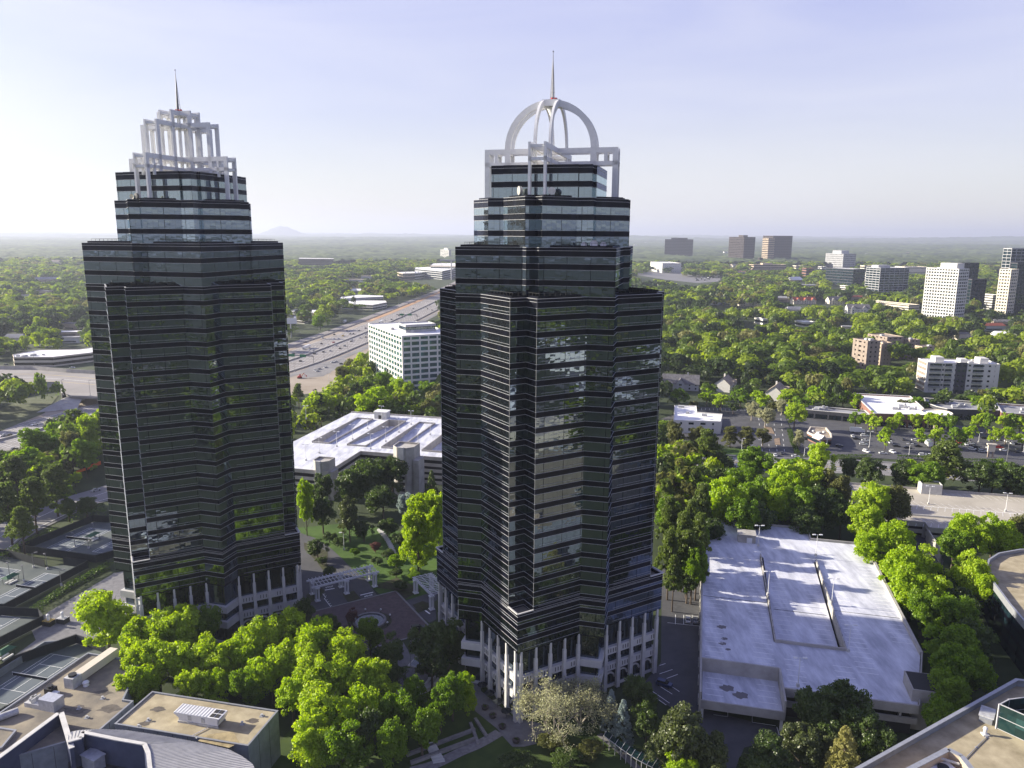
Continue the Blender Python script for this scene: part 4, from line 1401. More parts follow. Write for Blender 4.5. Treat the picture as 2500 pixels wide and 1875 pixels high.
# ---- shopping centre
K = crop((2000, 850), 4.148)
SH = []
def shop(label, pts, H, wall, roof, name='shop', cat='shop', units=3, glassm=FG_D, sp=.7, band=True, parapet=.8, L=None):
    poly = ccw([K(x, y, H) for x, y in pts]); CLEAR.append(poffset(poly, 4))
    cx = sum(p[0] for p in poly) / len(poly); cy = sum(p[1] for p in poly) / len(poly)
    root = thing(name, label, cat, (cx, cy, 0)); P = local(poly, (cx, cy))
    b = MB(); pring(b, P, 3.6, H, 0, .5); 
    n = len(P)
    for i in range(n):
        a, c = P[i], P[(i + 1) % n]; LL = math.dist(a, c); an = math.atan2(c[1] - a[1], c[0] - a[0]); m = max(1, int(LL / 9))
        for k in range(m + 1):
            t = min(max(k / m, .7 / LL), 1 - .7 / LL); b.box(a[0] + (c[0] - a[0]) * t - math.sin(an) * -.0 , a[1] + (c[1] - a[1]) * t, -.5, 1.1, .9, 4.2, an)
    b.build('wall', wall, root)
    b = MB(); pring(b, P, H, H + .35, .12, .8); b.build('cornice', W_WHITE, root)
    b = MB(); b.prism(poffset(P, -1.6), -.5, 3.7, top=False, bottom=False); b.build('storefront', glassm, root)
    b = MB(); b.prism(poffset(P, -.5), H - parapet - .3, H - parapet); b.build('roof', roof, root)
    for k in range(units):
        x = sum(p[0] * w_ for p, w_ in zip(P, RNG.dirichlet([2] * n))); y = sum(p[1] * w_ for p, w_ in zip(P, RNG.dirichlet([2] * n)))
        t = MB(); s = random.uniform(1.5, 2.6); t.box(x, y, H - parapet, s * 1.7, s, s * .7, PH); t.box(x + s * 1.5, y, H - parapet, s * .6, s * .6, s * 1.1, PH)
        t.build('roof_unit', M_MECH, root)
    return root, P
sr, SP_ = shop('big brick store with wide white roof in the middle of the shopping centre', [(555, 620), (1080, 630), (1060, 560), (925, 440), (345, 418)], 9.0, W_BRICK, M_WHITEROOF, units=5, name='store_building', cat='store')
def sign_text(s, x, y, z, ang, size, m, parent, name='sign_lettering', flat=False):
    cu = bpy.data.curves.new(name, 'FONT'); cu.body = s; cu.size = size; cu.extrude = .04; cu.align_x = 'CENTER'
    o_ = bpy.data.objects.new(name, cu)
    COL.objects.link(o_)
    dg = bpy.context.evaluated_depsgraph_get()
    me = bpy.data.meshes.new_from_object(o_.evaluated_get(dg))
    bpy.data.objects.remove(o_)
    me.materials.clear(); me.materials.append(m)
    o = bpy.data.objects.new(name, me); COL.objects.link(o)
    o.location = (x, y, z); o.rotation_euler = (0 if flat else math.pi / 2, 0, ang)
    if parent: o.parent = parent
    return o
a = K(555, 620, 9); c = K(1080, 630, 9); an = math.atan2(c[1] - a[1], c[0] - a[0])
t = .5; sx_, sy_ = a[0] + (c[0] - a[0]) * t + math.sin(an) * .35, a[1] + (c[1] - a[1]) * t - math.cos(an) * .35
sign_text('ells', sx_ - sr.location[0], sy_ - sr.location[1], 5.6, an, 2.4, M_WHITE, sr)
shop('long low row of shops with dark fronts, right of the round entrance', [(1300, 565), (1830, 575), (1770, 500), (1060, 455), (1070, 500), (1200, 545)], 7.5, W_CHAR, R_GREY, units=7)
shop('pale-roofed shops at the right end of the shopping centre', [(1850, 595), (2500, 640), (2500, 540), (1790, 500)], 7.5, W_BRICK, R_GREY, units=3)
shop('low grey-roofed strip of shops at the left end of the shopping centre', [(-325, 565), (-180, 585), (530, 640), (470, 590), (80, 560), (-330, 540)], 6.0, W_CHAR, R_GREY, units=4)
# round entrance drum
c = K(1195, 600, 10); dr = thing('entrance_rotunda', 'round cream rotunda at the corner of the big brick store', 'rotunda', (c[0], c[1], 0)); CLEAR.append(rectp((c[0] - 12, c[1] - 12), 24, 24, 0))
def discp(r, n=28): return [(r * math.cos(2 * math.pi * k / n), r * math.sin(2 * math.pi * k / n)) for k in range(n)]
for nm, z0, z1, R0, m in (('cornice', 9.0, 10.3, 9.6, W_CREAM), ('drum_wall', 6.2, 9.0, 9.1, W_CREAM), ('glass_drum', -.5, 6.2, 8.0, FG_D)):
    b = MB(); pring(b, discp(R0), z0, z1, 0, .5); b.build(nm, m, dr)
b = MB(); b.prism(discp(9.0), 9.0, 9.4); b.build('roof', M_WHITEROOF, dr)
for k in range(6):
    b = MB(); a_ = -2.6 + k * .42; b.box(9.0 * math.cos(a_), 9.0 * math.sin(a_), -.5, .8, .8, 6.8, a_); b.build('column', W_CREAM, dr)
# restaurant on the pad
K = crop((1600, 850), 4.148)
poly = [K(1545, 815, 5), K(1690, 882, 5), K(1790, 870, 5), K(1785, 830, 5), K(1735, 770, 5), K(1575, 762, 5)]
poly = ccw(poly); CLEAR.append(poffset(poly, 6))
cx = sum(p[0] for p in poly) / 6; cy = sum(p[1] for p in poly) / 6
rs = thing('restaurant', 'small brick drive-in restaurant with a peaked white entrance gable', 'restaurant', (cx, cy, 0)); P = local(poly, (cx, cy))
b = MB(); b.prism(P, -.5, 4.2, top=False); b.build('wall', W_BRICK, rs)
b = MB(); pring(b, P, 4.2, 5.3, .25, .7); b.build('fascia', W_CREAM, rs)
b = MB(); b.prism(poffset(P, -.3), 4.0, 4.3); b.build('roof', R_SHINT, rs)
b = MB(); pring(b, P, 1.0, 3.0, .05, .1); b.build('window_band', FG_D, rs)
for (dx, dy, s) in ((-1, 1, 2.2), (3, 3, 1.5), (-3, 5, 1.3)):
    b = MB(); b.box(dx, dy, 4.3, s, s, 1.1, .4); b.build('roof_unit', M_MECH, rs)
g0 = K(1705, 975, 0); g0 = (g0[0] - cx, g0[1] - cy)
b = MB(); an = math.radians(20); 
def ga(x, y): X, Y = rot2(x, y, an); return (g0[0] + X, g0[1] + Y)
for s in (-1, 1): b.box(*ga(s * 2.6, 0), -.5, .5, .5, 5.6, an)
for s in (-1, 1): b.beam((*ga(s * 2.8, 0), 5.0), (*ga(0, 0), 7.6), .5, .5)
for s in (-1, 1): b.beam((*ga(s * 2.8, 5), 5.0), (*ga(0, 5), 7.6), .5, .5)
for s in (-1, 1): b.face([(*ga(s * 2.9, -.2), 5.15), (*ga(0, -.2), 7.85), (*ga(0, 7), 7.85), (*ga(s * 2.9, 7), 5.15)])
b.build('entrance_gable', W_WHITE, rs)

# ---- left: low white-roofed building beyond the ramp road
K = crop((0, 550), 3.687)
Z9 = lambda x, y: K(x, y, 9.5)
poly = [Z9(120, 1238), Z9(475, 1232), Z9(810, 1190), Z9(960, 1150), Z9(980, 1120), Z9(700, 1160), Z9(340, 1170), Z9(110, 1215)]
r = building('long low office with white roof and dark ribbon windows at the far left', poly, 9.5, 2, wall=W_CREAM, glass=FG_B, sp=.45, pier=0, units=7, parapet=.6)
CLEAR.append(poffset(ccw(poly), 8))
K = crop((680, 550), 3.686)
for (lab, pts, H, fl, wl_, gl) in (
    ('upper white-roofed box of the two-tier modern office left of the motorway', [(545, 678), (700, 668), (935, 655), (930, 645), (700, 640), (545, 665)], 13, 1, W_GREY, FG_D),
    ('lower white-roofed wing of the two-tier modern office left of the motorway', [(560, 722), (840, 730), (965, 705), (950, 690), (560, 690)], 9, 2, W_WHITE, FG_D),
    ('low white-roofed office with a glass front beside the left tower', [(95, 798), (360, 812), (432, 796), (400, 780), (95, 782)], 7.5, 2, W_WHITE, FG_D),
    ('small white block with arched window openings beside the left tower', [(130, 855), (225, 862), (258, 850), (250, 836), (130, 838)], 7.5, 2, W_WHITE, FG_B),
    ('long brown brick building half hidden in the far woods', [(170, 322), (480, 322), (485, 316), (170, 314)], 26, 4, W_BROWN, FG_B),
    ('low tan corner block of the glass office campus beyond the motorway', [(1105, 445), (1215, 440), (1215, 425), (1055, 432)], 18, 2, W_TAN, FG_D),
    ('white middle wing of the glass office campus beyond the motorway', [(1215, 440), (1335, 425), (1330, 408), (1215, 412)], 17, 2, W_WHITE, FG_D),
    ('curved dark glass wing of the office campus beyond the motorway', [(1215, 400), (1460, 420), (1600, 390), (1600, 370), (1440, 378), (1215, 388)], 24, 4, W_GREY, FG_D),
    ('pale drum-topped rear block of the office campus beyond the motorway', [(1355, 368), (1600, 370), (1600, 345), (1380, 350)], 32, 2, W_CREAM, FG_D)):
    Hh = H; poly = ccw([K(x, y, Hh) for x, y in pts]); CLEAR.append(poffset(poly, 6))
    building(lab, poly, Hh, fl, wall=wl_, glass=gl, sp=.42, pier=0, units=2, parapet=.6)
r, p, C = far('white columned office tower beyond the glass campus, near the horizon', 680 + 1520 / 3.686, 550 + 330 / 3.686, 680 + 1445 / 3.686, 1098, 612, 30, 8, wall=W_WHITE, glass=FG, sp=.2, pier=9, pw=3.2, tops=((.4, .4, .5, .4, 8),))
for (lab, a, bb, l, rr_, t, wl_, gl, fl, rf_) in (
    ('red brick three-storey block with pale bands among the far trees', 1964, 666, 1948, 1982, 646, W_BRICK, FG, 3, R_SHIN),
    ('long white-roofed hall behind the small red brick block', 2002, 652, 1976, 2014, 642, W_WHITE, FG, 2, M_WHITEROOF),
    ('low cream pavilion left of the long white-roofed hall', 1940, 648, 1926, 1954, 640, W_CREAM, FG, 1, W_CREAM),
    ('tan-roofed building between the grey gridded tower and the curved glass tower', 2106, 656, 2088, 2124, 638, W_CREAM, FG, 2, R_SHINT),
    ('slim white block left of the curved glass tower', 2112, 680, 2106, 2122, 656, W_WHITE, FG, 4, M_WHITEROOF),
    ('white colonnaded walkway building below the wide dark glass block', 2062, 699, 2026, 2070, 688, W_WHITE, FG_B, 2, M_WHITEROOF),
    ('dark low link between the two far brown towers', 1850, 640, 1836, 1858, 622, W_BROWN, FG_B, 4, R_GREY),
    ('long pale roof hidden among the trees right of the arched tower', 1860, 786, 1802, 1872, 772, W_WHITE, FG, 1, M_WHITEROOF),
    ('second long pale roof further right among the same trees', 1960, 792, 1944, 1990, 778, W_WHITE, FG, 1, M_WHITEROOF)):
    far(lab, a, bb, l, rr_, t, 12, fl, L2=24 if fl < 4 else 16, wall=wl_, glass=gl, sp=.5, roof=rf_, name='building', cat='building')
    KEEPX.append([(l, t - 1), (rr_, t - 1), (rr_, bb - 4), (l, bb - 4)])
# pale building specks out towards the horizon
K = crop((1530, 540), 4.254)
for i, (x, y, s) in enumerate(((170, 222, 5), (995, 330, 9), (60, 250, 6), (2060, 185, 7))):
    c = K(x, y); D_ = math.hypot(*c); w_ = s * D_ / F_PX / 1.0
    building('%s pale building speck far out in the woods on the right' % ('round', 'small low', 'tiny', 'faint')[i], rectp((c[0], c[1]), w_, w_, 0), 24, 1, wall=W_WHITE, sp=.9)
# ------------------------------------------------------------------ parking garages
def garage_shell(root, P, H, levels, wall=M_CONCW, deckm=M_DECK, rail=1.0, core=True, z0=-.5):
    """P local polygon; deck at height H"""
    b = MB(); b.prism(P, H - .5, H); b.build('deck', deckm, root)
    if core:
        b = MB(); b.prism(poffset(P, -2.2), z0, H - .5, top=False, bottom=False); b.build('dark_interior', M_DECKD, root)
    b = MB()
    fh = H / levels
    for k in range(levels, 0, -1):
        z = k * fh
        pring(b, P, z - 1.25, z + (rail if k == levels else .55), .12, .3)
    n = len(P)
    for i in range(n):
        a, c = P[i], P[(i + 1) % n]; L = math.dist(a, c); m = max(1, int(L / 9)); an = math.atan2(c[1] - a[1], c[0] - a[0])
        for k in range(m + 1):
            t = min(max(k / m, .4 / L), 1 - .4 / L) if L > 1 else .5
            b.box(a[0] + (c[0] - a[0]) * t, a[1] + (c[1] - a[1]) * t, z0, .8, .7, H - 1.3 - z0, an)
    b.build('parapet_wall', wall, root)

def bay_lines(b, o, a0, a1, b0, b1, step, z, w=.11, shorten=0):
    """row of parking lines running along E1 from a0 to a1, stepping along E2"""
    v = b0
    while v < b1:
        p, q = eg(o, a0, v), eg(o, a1, v)
        linebox(b, p, q, w, z); v += step

def light_pole(label, x, y, z, h, heads=2, ang=0.0, group='light poles on the garage decks', m=None):
    r = thing('light_pole', label, 'light pole', (x, y, z), ang, group)
    b = MB(); b.box(0, 0, 0, .7, .7, .9); b.build('base', M_CONC, r)
    b = MB(); b.tube((0, 0, .8), (0, 0, h), .13, .08, 8); b.build('post', m or M_WHITE, r)
    for k in range(heads):
        s = 1 if k == 0 else -1
        b = MB(); b.beam((0, 0, h - .05), (s * .8, 0, h + .02), .08, .08); b.box(s * 1.25, 0, h - .08, 1.1, .6, .24); b.build('lamp_head', m or M_WHITE, r)
    return r

O1 = (50.4, 180.6)          # front left corner of the right garage (grid origin)
GZ = 8.0
g1 = thing('parking_garage', 'large pale concrete parking garage with ramps on its roof, right of the arched tower', 'parking garage', (80, 235, 0))
def L1(a, b_): x, y = eg(O1, a, b_); return (x - 80, y - 235)
# deck pieces around the sunken corner and the ramp slots
def slab(root, quad, z, name='deck', m=M_DECK, th=.5, zz=None):
    b = MB(); q = ccw(quad)
    if zz is None: b.prism(q, z - th, z)
    else:
        b.face([(quad[i][0], quad[i][1], zz[i]) for i in range(4)]) if ccw(quad) == list(quad) else b.face([(quad[i][0], quad[i][1], zz[i]) for i in (3, 2, 1, 0)])
    return b.build(name, m, root)
def R1(a0, a1, b0, b1): return [L1(a0, b0), L1(a1, b0), L1(a1, b1), L1(a0, b1)]
slab(g1, R1(0, 20.9, 17, 100), GZ)
slab(g1, [L1(0, 100), L1(20.9, 100), L1(20.9, 129), L1(4.5, 129), L1(0, 124)], GZ)
slab(g1, R1(20.9, 41.5, 7.5, 33), GZ)
slab(g1, R1(20.9, 41.5, 96, 129), GZ)
slab(g1, [L1(41.5, 7.5), L1(54, 8), L1(61.5, 36), L1(61.5, 117.5), L1(41.5, 117.5)], GZ)
slab(g1, R1(22.2, 40.1, 33, 96), GZ, 'ramp', zz=[GZ - 3.2, GZ - 3.2, GZ, GZ])
slab(g1, R1(.4, 20.9, 1.5, 17), GZ - 3.2, 'lower_deck')
b = MB()
b.prism(R1(1.5, 53, 8.5, 60)[:4], -.5, GZ - 3.4, top=False, bottom=False)
b.prism(R1(1.5, 60, 60, 116), -.5, GZ - 3.5, top=False, bottom=False)
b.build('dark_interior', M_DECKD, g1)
wb_ = MB()
def wall1(a0, b0, a1, b1, z0, z1, w=.35, bb=wb_):
    p, q = L1(a0, b0), L1(a1, b1); an = math.atan2(q[1] - p[1], q[0] - p[0]); L = math.dist(p, q)
    bb.box((p[0] + q[0]) / 2, (p[1] + q[1]) / 2, z0, L, w, z1 - z0, an)
wall1(-.15, 0, -.15, 124, GZ - 4.5, GZ + .9, .5); wall1(-.15, 0, -.15, 124, 0, GZ - 6.3, .4)
wall1(0, 124.1, 4.6, 129.2, GZ - 4, GZ + .9); wall1(4.6, 129.2, 41.5, 129.2, GZ - 4, GZ + .9); wall1(41.7, 129, 41.7, 117.7, GZ - 2, GZ + .9); wall1(41.9, 117.8, 61.6, 117.8, GZ - 2, GZ + .9)
wall1(61.7, 117.5, 61.7, 36, GZ - 1.3, GZ + 1.0, .9); wall1(61.9, 36, 54.4, 8.2, GZ - 1.3, GZ + .9)
wall1(21.3, 7.3, 54.2, 7.8, GZ - 1.5, GZ + 1.0, .5); wall1(21.3, 7.5, 54.2, 8.0, GZ - 4.6, GZ - 2.9, .5)
wall1(0, 1.3, 21.2, 1.3, GZ - 4.7, GZ - 2.2, .4); wall1(21.2, 1.2, 21.2, 17, GZ - 4.7, GZ + .9, .5); wall1(0, 17.1, 21, 17.1, GZ - 3.2, GZ + .9, .5)
# walls along the ramp slot
wall1(21.3, 33, 21.3, 97, GZ - 3.3, GZ + .9, .4); wall1(41.0, 33, 41.0, 97, GZ - 3.3, GZ + .9, .4); wall1(21.2, 32.8, 41.2, 32.8, GZ - 3.3, GZ + .9, .4)
wb_.build('parapet_wall', M_CONCW, g1)
b = MB()
for bv in (4, 8.5, 13): wall1(0.05 + 0, bv, .06 + 0, bv, 0, .1, .1, b)
for av in (.5, 20.6): wall1(av, 1.4, av + .01, 1.6, 0, GZ - 3.4, .8, b)
for av in (30, 40, 50): wall1(av, 9, av + .6, 9, 0, GZ - 1.0, .8, b)
for bv in range(12, 120, 9): wall1(-.1, bv, -.1, bv + 1.1, 0, GZ - 3, .5, b)
b.build('column', M_CONC, g1)
wh = MB()
for k in range(11): wall1(-.5, 6 + k * 9.5, -.5, 8 + k * 9.5, 1.0, 3.2, .25, wh)
wh.build('wall_sign_panel', M_CONC, g1)
pl = MB()
def L1lines(a0, a1, b0, b1, step=2.75, z=GZ + .03):
    v = b0
    while v < b1:
        if callable(z): za, zb = z(v), z(v)
        else: za = z
        p, q = L1(a0, v), L1(a1, v); L, Rr = strip([p, q], .20)
        pl.face([(*Rr[0], za), (*Rr[1], za), (*L[1], za), (*L[0], za)]); v += step
L1lines(1.0, 6.2, 20, 120); L1lines(14.6, 20.2, 20, 96)
rz1 = lambda v: GZ - 3.2 + 3.2 * (v - 33) / 63 + .05
L1lines(23.1, 28.0, 35, 95, z=rz1); L1lines(34.2, 39.2, 35, 95, z=rz1)
L1lines(42.2, 47.6, 22, 114); L1lines(55.4, 60.8, 42, 114)
L1lines(23, 28, 10, 24); L1lines(36, 41, 10, 24); L1lines(1.2, 6, 3, 15, z=GZ - 3.17); L1lines(15, 20, 3, 15, z=GZ - 3.17)
tag(pl.build('parking_lines', M_LINE, g1), kind='stuff')
for (a, v, s) in ((6, 38, 1.4), (6.6, 31, 1), (6, 28, 1.1), (7.5, 25, .8), (7, 10, 1.9), (10.5, 7.5, 2)):
    x, y = L1(a, v); z = GZ if v > 17 else GZ - 3.2
    st = MB(); st.prism([(x + s * (1 + .25 * math.sin(k * 2.2)) * math.cos(k * .45), y + s * .8 * (1 + .2 * math.cos(k * 3.1)) * math.sin(k * .45)) for k in range(14)], z, z + .02, sides=False, bottom=False)
    st.build('oil_stain', mat('oil_stain', (.16, .15, .15), .8), g1)
b = MB(); x, y = L1(16.8, 111); b.box(x, y, GZ, 6.6, 5.6, 3.0, PH); b.box(x, y, GZ + 3.0, 7.0, 6.0, .35, PH); b.build('stair_house', M_CONCW, g1)
b = MB(); x, y = L1(17.8, 108.1); b.box(x, y, GZ, 2.0, .2, 2.2, PH); b.build('stair_door', M_WHITE, g1)
b = MB(); x, y = L1(56.5, 15.5); b.box(x, y, 0, 6.5, 9, GZ + 3.4, PH); b.build('stair_tower', M_CONCW, g1)
b = MB(); b.box(x, y, GZ + 3.41, 5.9, 8.4, .06, PH); b.build('stair_roof', M_DECKD, g1)
dv = MB()
for (x, y) in ((1, 0),): pass
for (a0, a1, v) in ((0.4, 20.8, 58), (23, 39.3, 58), (41.6, 61, 58)):
    za = GZ + .035 if a0 != 23 else rz1(58)
    p, q = L1(a0, v), L1(a1, v); L, Rr = strip([p, q], .28)
    dv.face([(*Rr[0], za), (*Rr[1], za), (*L[1], za), (*L[0], za)])
# thin posts along the slots
ps = MB()
for v in range(36, 96, 4):
    for av in (21.3, 41.0):
        x, y = L1(av, v); ps.box(x, y, GZ + .9, .12, .12, .5, PH)
ps.build('guard_post', M_STEEL, g1)
dv.build('expansion_joint', M_DECKD, g1)
for i, (a, v, l) in enumerate(((20.9, 104, 'beside the small stair house'), (21.3, 62, 'at the middle of the left ramp wall'), (41.3, 62, 'at the middle of the right ramp wall'),
                               (41.3, 100, 'at the far end of the right ramp wall'), (41.2, 31, 'at the near end of the right ramp wall'), (25, 9, 'on the front wall of the right garage'))):
    x, y = eg(O1, a, v); light_pole('white twin-headed light pole ' + l, x, y, GZ + .8, 8.5, 2, PH + .2)

# ---- garage between the towers
O2 = (-88.0, 348.5); G2 = 14.0
g2 = thing('parking_garage', 'multi-bay concrete parking garage with ramps behind the gap between the two towers', 'parking garage', (-70, 410, 0))
def L2(a, v): x, y = eg(O2, a, v); return (x + 70, y - 410)
P2 = [L2(-45, 0), L2(0, 0), L2(0, 36), L2(75, 36), L2(75, 118), L2(-45, 118)]
b = MB()
ivory = M_DECK
slots = [(-34, -23.5), (-13, -2.0), (7, 17), (30, 41)]        # sunken ramps run along E2
ycut0, ycut1 = 47, 104
# deck: front strip, back strip, ribs between slots
def S2q(a0, a1, v0, v1): return [L2(a0, v0), L2(a1, v0), L2(a1, v1), L2(a0, v1)]
slab(g2, S2q(-45, 0, 0, 36), G2); slab(g2, S2q(-45, 75, 36, ycut0), G2); slab(g2, S2q(-45, 75, ycut1, 118), G2)
edges = [-45] + [e for s in slots for e in s] + [75]
for i in range(0, len(edges), 2): slab(g2, S2q(edges[i], edges[i + 1], ycut0, ycut1), G2)
wb2 = MB()
def wall2(a0, b0, a1, b1, z0, z1, w=.4, bb=None):
    bb = bb or wb2
    p, q = L2(a0, b0), L2(a1, b1); an = math.atan2(q[1] - p[1], q[0] - p[0])
    bb.box((p[0] + q[0]) / 2, (p[1] + q[1]) / 2, z0, math.dist(p, q), w, z1 - z0, an)
for i, (s0, s1) in enumerate(slots):
    zz = [G2 - 3.2, G2 - 3.2, G2 - .02, G2 - .02] if i % 2 == 0 else [G2 - .02, G2 - .02, G2 - 3.2, G2 - 3.2]
    if i == 3: zz = [G2 - 3.2] * 4
    slab(g2, S2q(s0, s1, ycut0, ycut1), G2, 'ramp', zz=zz)
    wall2(s0, ycut0, s0, ycut1, G2 - 3.2, G2 + 1.0); wall2(s1, ycut0, s1, ycut1, G2 - 3.2, G2 + 1.0)
    wall2(s0, ycut0, s1, ycut0, G2 - 3.2, G2 + .9); wall2(s0, ycut1, s1, ycut1, G2 - 3.2, G2 + .9)
for k in range(5):
    z = G2 - k * 3.1
    for (a0, b0, a1, b1) in ((-45, 0, 0, 0), (0, 0, 0, 36), (0, 36, 75, 36), (-45, 118, 75, 118)):
        wall2(a0, b0, a1, b1, z - 1.2 if k else z - .9, z + (1.0 if k == 0 else .4))
wb2.build('parapet_wall', M_CONCW, g2)
b = MB()
for z0, q in ((0, S2q(-43, -2, 2, 40)), (0, S2q(-43, 73, 38.5, 116))): b.prism(q, -.5, G2 - .6, top=False, bottom=False)
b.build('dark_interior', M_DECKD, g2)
pl = MB()
for (a0, a1) in ((-22, -16), (-1, 5), (18, 24), (24.5, 29.5), (42.5, 48)):
    v = ycut0 + 3
    while v < ycut1: 
        p, q = L2(a0 + .6, v), L2(a1 - .6, v); L, Rr = strip([p, q], .14); pl.face([(*Rr[0], G2 + .03), (*Rr[1], G2 + .03), (*L[1], G2 + .03), (*L[0], G2 + .03)]); v += 2.8
v = -30
while v < -2:
    for b0 in (8, 20):
        p, q = L2(v, b0), L2(v, b0 + 5); L, Rr = strip([p, q], .14); pl.face([(*Rr[0], G2 + .03), (*Rr[1], G2 + .03), (*L[1], G2 + .03), (*L[0], G2 + .03)])
    v += 2.8
tag(pl.build('parking_lines', M_LINE, g2), kind='stuff')
# stair towers on it
def stair_tower(label, x, y, w_, h, notch=True):
    r = thing('stair_tower', label, 'stair tower', (x, y, 0), PH)
    b = MB(); c = w_ * .28
    P = [(-w_ / 2 + c, -w_ / 2), (w_ / 2 - c, -w_ / 2), (w_ / 2, -w_ / 2 + c), (w_ / 2, w_ / 2), (-w_ / 2, w_ / 2), (-w_ / 2, -w_ / 2 + c)]
    b.prism(P, -.5, h - .9); pring(b, P, h - .9, h, 0, .4); b.build('wall', M_CONCW, r)
    b = MB()
    z = 2.2
    while z < h - 6:
        b.box(0, -w_ / 2 - .06, z, w_ * .26, .15, 1.5); z += 3.1
    b.build('stair_opening', M_DECKD, r)
    b = MB()
    z = .8
    while z < h - 4:
        b.box(0, -w_ / 2 - .25, z, w_ * .3, .5, 1.2); z += 3.1
    b.box(0, -w_ / 2 - .5, h - 6, w_ * .26, 1.0, 6.4)
    b.build('stair_balcony', M_CONC, r)
    b = MB(); b.box(w_ * .62, 0, -.5, w_ * .26, w_ * .7, h * .76); b.build('lift_shaft', M_CONCW, r)
    return r
stair_tower('tall angular concrete stair tower beside the arched tower', -52.5, 362.0, 11.0, 24.5)
x, y = eg(O2, -4.5, 4); stair_tower('shorter concrete stair tower at the front corner of the middle garage', x, y, 8.5, 19.5)
for (a, v, l) in ((-20, 110, 'small white lift house at the far left of the middle garage roof'), (24, 115, 'small white lift house on the far edge of the middle garage roof')):
    x, y = eg(O2, a, v); r = thing('lift_house', l, 'lift house', (x, y, G2), PH)
    b = MB(); b.box(0, 0, 0, 8, 6, 4.2); b.build('wall', M_CONC, r); b = MB(); b.box(0, 0, 4.2, 8.6, 6.6, .5); b.build('roof', M_WHITEROOF, r)
    b = MB(); b.box(0, -3.03, 0, 2.4, .1, 2.4); b.build('door', M_DECKD, r)
K = crop((700, 950), 3.017); POLES2 = []
for i, (x, y) in enumerate(((150, 545), (247, 490), (375, 440), (490, 385), (625, 455), (735, 400), (600, 305), (703, 235), (832, 330), (920, 270), (972, 410), (1062, 345), (147, 240))):
    X, Y = K(x, y, G2); r = light_pole('', X, Y, G2, 8.5, 2, PH); POLES2.append((r, X / Y, 'on the middle garage roof', 'white light pole'))

label_sets_later = POLES2

# ---- far right deck
O3 = (152.7, 307.6); G3 = 6.0
g3 = thing('parking_garage', 'wide tan rooftop parking deck with white bay lines at the right edge', 'parking garage', (200, 330, 0))
def L3(a, v): x, y = eg(O3, a, v); return (x - 200, y - 330)
P3 = [L3(0, 0), L3(12, 0), L3(12, 6), L3(24, 6), L3(24, 0), L3(140, 0), L3(140, 55), L3(0, 55)]
garage_shell(g3, P3, G3, 2, deckm=M_DECK2)
pl = MB()
for (b0, b1) in ((48, 53.5), (30.5, 36), (25, 30.2), (8, 13), (2.4, 7.4)):
    v = 2
    while v < 136:
        if not (b0 > 45 and 28 < v < 38):
            p, q = L3(v, b0), L3(v - 1.6 if b0 in (30.5, 48, 8) else v + 1.6, b1); L, Rr = strip([p, q], .13); pl.face([(*Rr[0], G3 + .03), (*Rr[1], G3 + .03), (*L[1], G3 + .03), (*L[0], G3 + .03)])
        v += 2.9
p, q = L3(1, 30.3), L3(138, 30.3); L, Rr = strip([p, q], .35); pl.face([(*Rr[0], G3 + .04), (*Rr[1], G3 + .04), (*L[1], G3 + .04), (*L[0], G3 + .04)])
tag(pl.build('parking_lines', M_LINE, g3), kind='stuff')
b = MB()
for (z0, z1) in ((G3, G3 + .8),):
    x, y = L3(22, 16); b.box(x, y, z0, 44, .35, .8, PH)
b.build('low_wall', M_CONC, g3)
c = crop((2000, 850), 4.148)(1147, 1432, G3)
r = thing('stair_house', 'white cube-shaped stair house on the edge of the tan parking deck', 'stair house', (c[0], c[1], G3), PH)
b = MB(); b.box(0, 3.2, 0, 9, 6.5, 4.4); pring(b, [(-4.5, -.05), (4.5, -.05), (4.5, 6.45), (-4.5, 6.45)], 4.4, 5.0, 0, .3); b.build('wall', M_CONC, r)
b = MB(); b.box(0, 3.2, 4.4, 8.3, 5.8, .12); b.build('roof', mat('mossy_roof', (.10, .11, .05), .9, 0, .3, .8), r)
K = crop((2000, 850), 4.148)
for (x, y, l) in ((1120, 1530, 'left one of the pair on the tan parking deck'), (1902, 1595, 'right one of the pair on the tan parking deck')):
    X, Y = K(x, y, G3); light_pole('white light pole with double lamp, ' + l, X, Y, G3, 8.6, 2, PH)
K = crop((2000, 1200), 2.458)
sheet('service_road', [K(585, 225), K(660, 215), K(760, 390), K(720, 500), K(600, 420)], .12, M_ASPH)
b = MB(); p, q = K(655, 225, 3), K(740, 360, 3); b.beam((*p, 3), (*q, 3), .5, 5.5); tag(b.build('ramp_wall', M_CONCW), 'tan concrete ramp wall below the left end of the tan deck', 'wall')

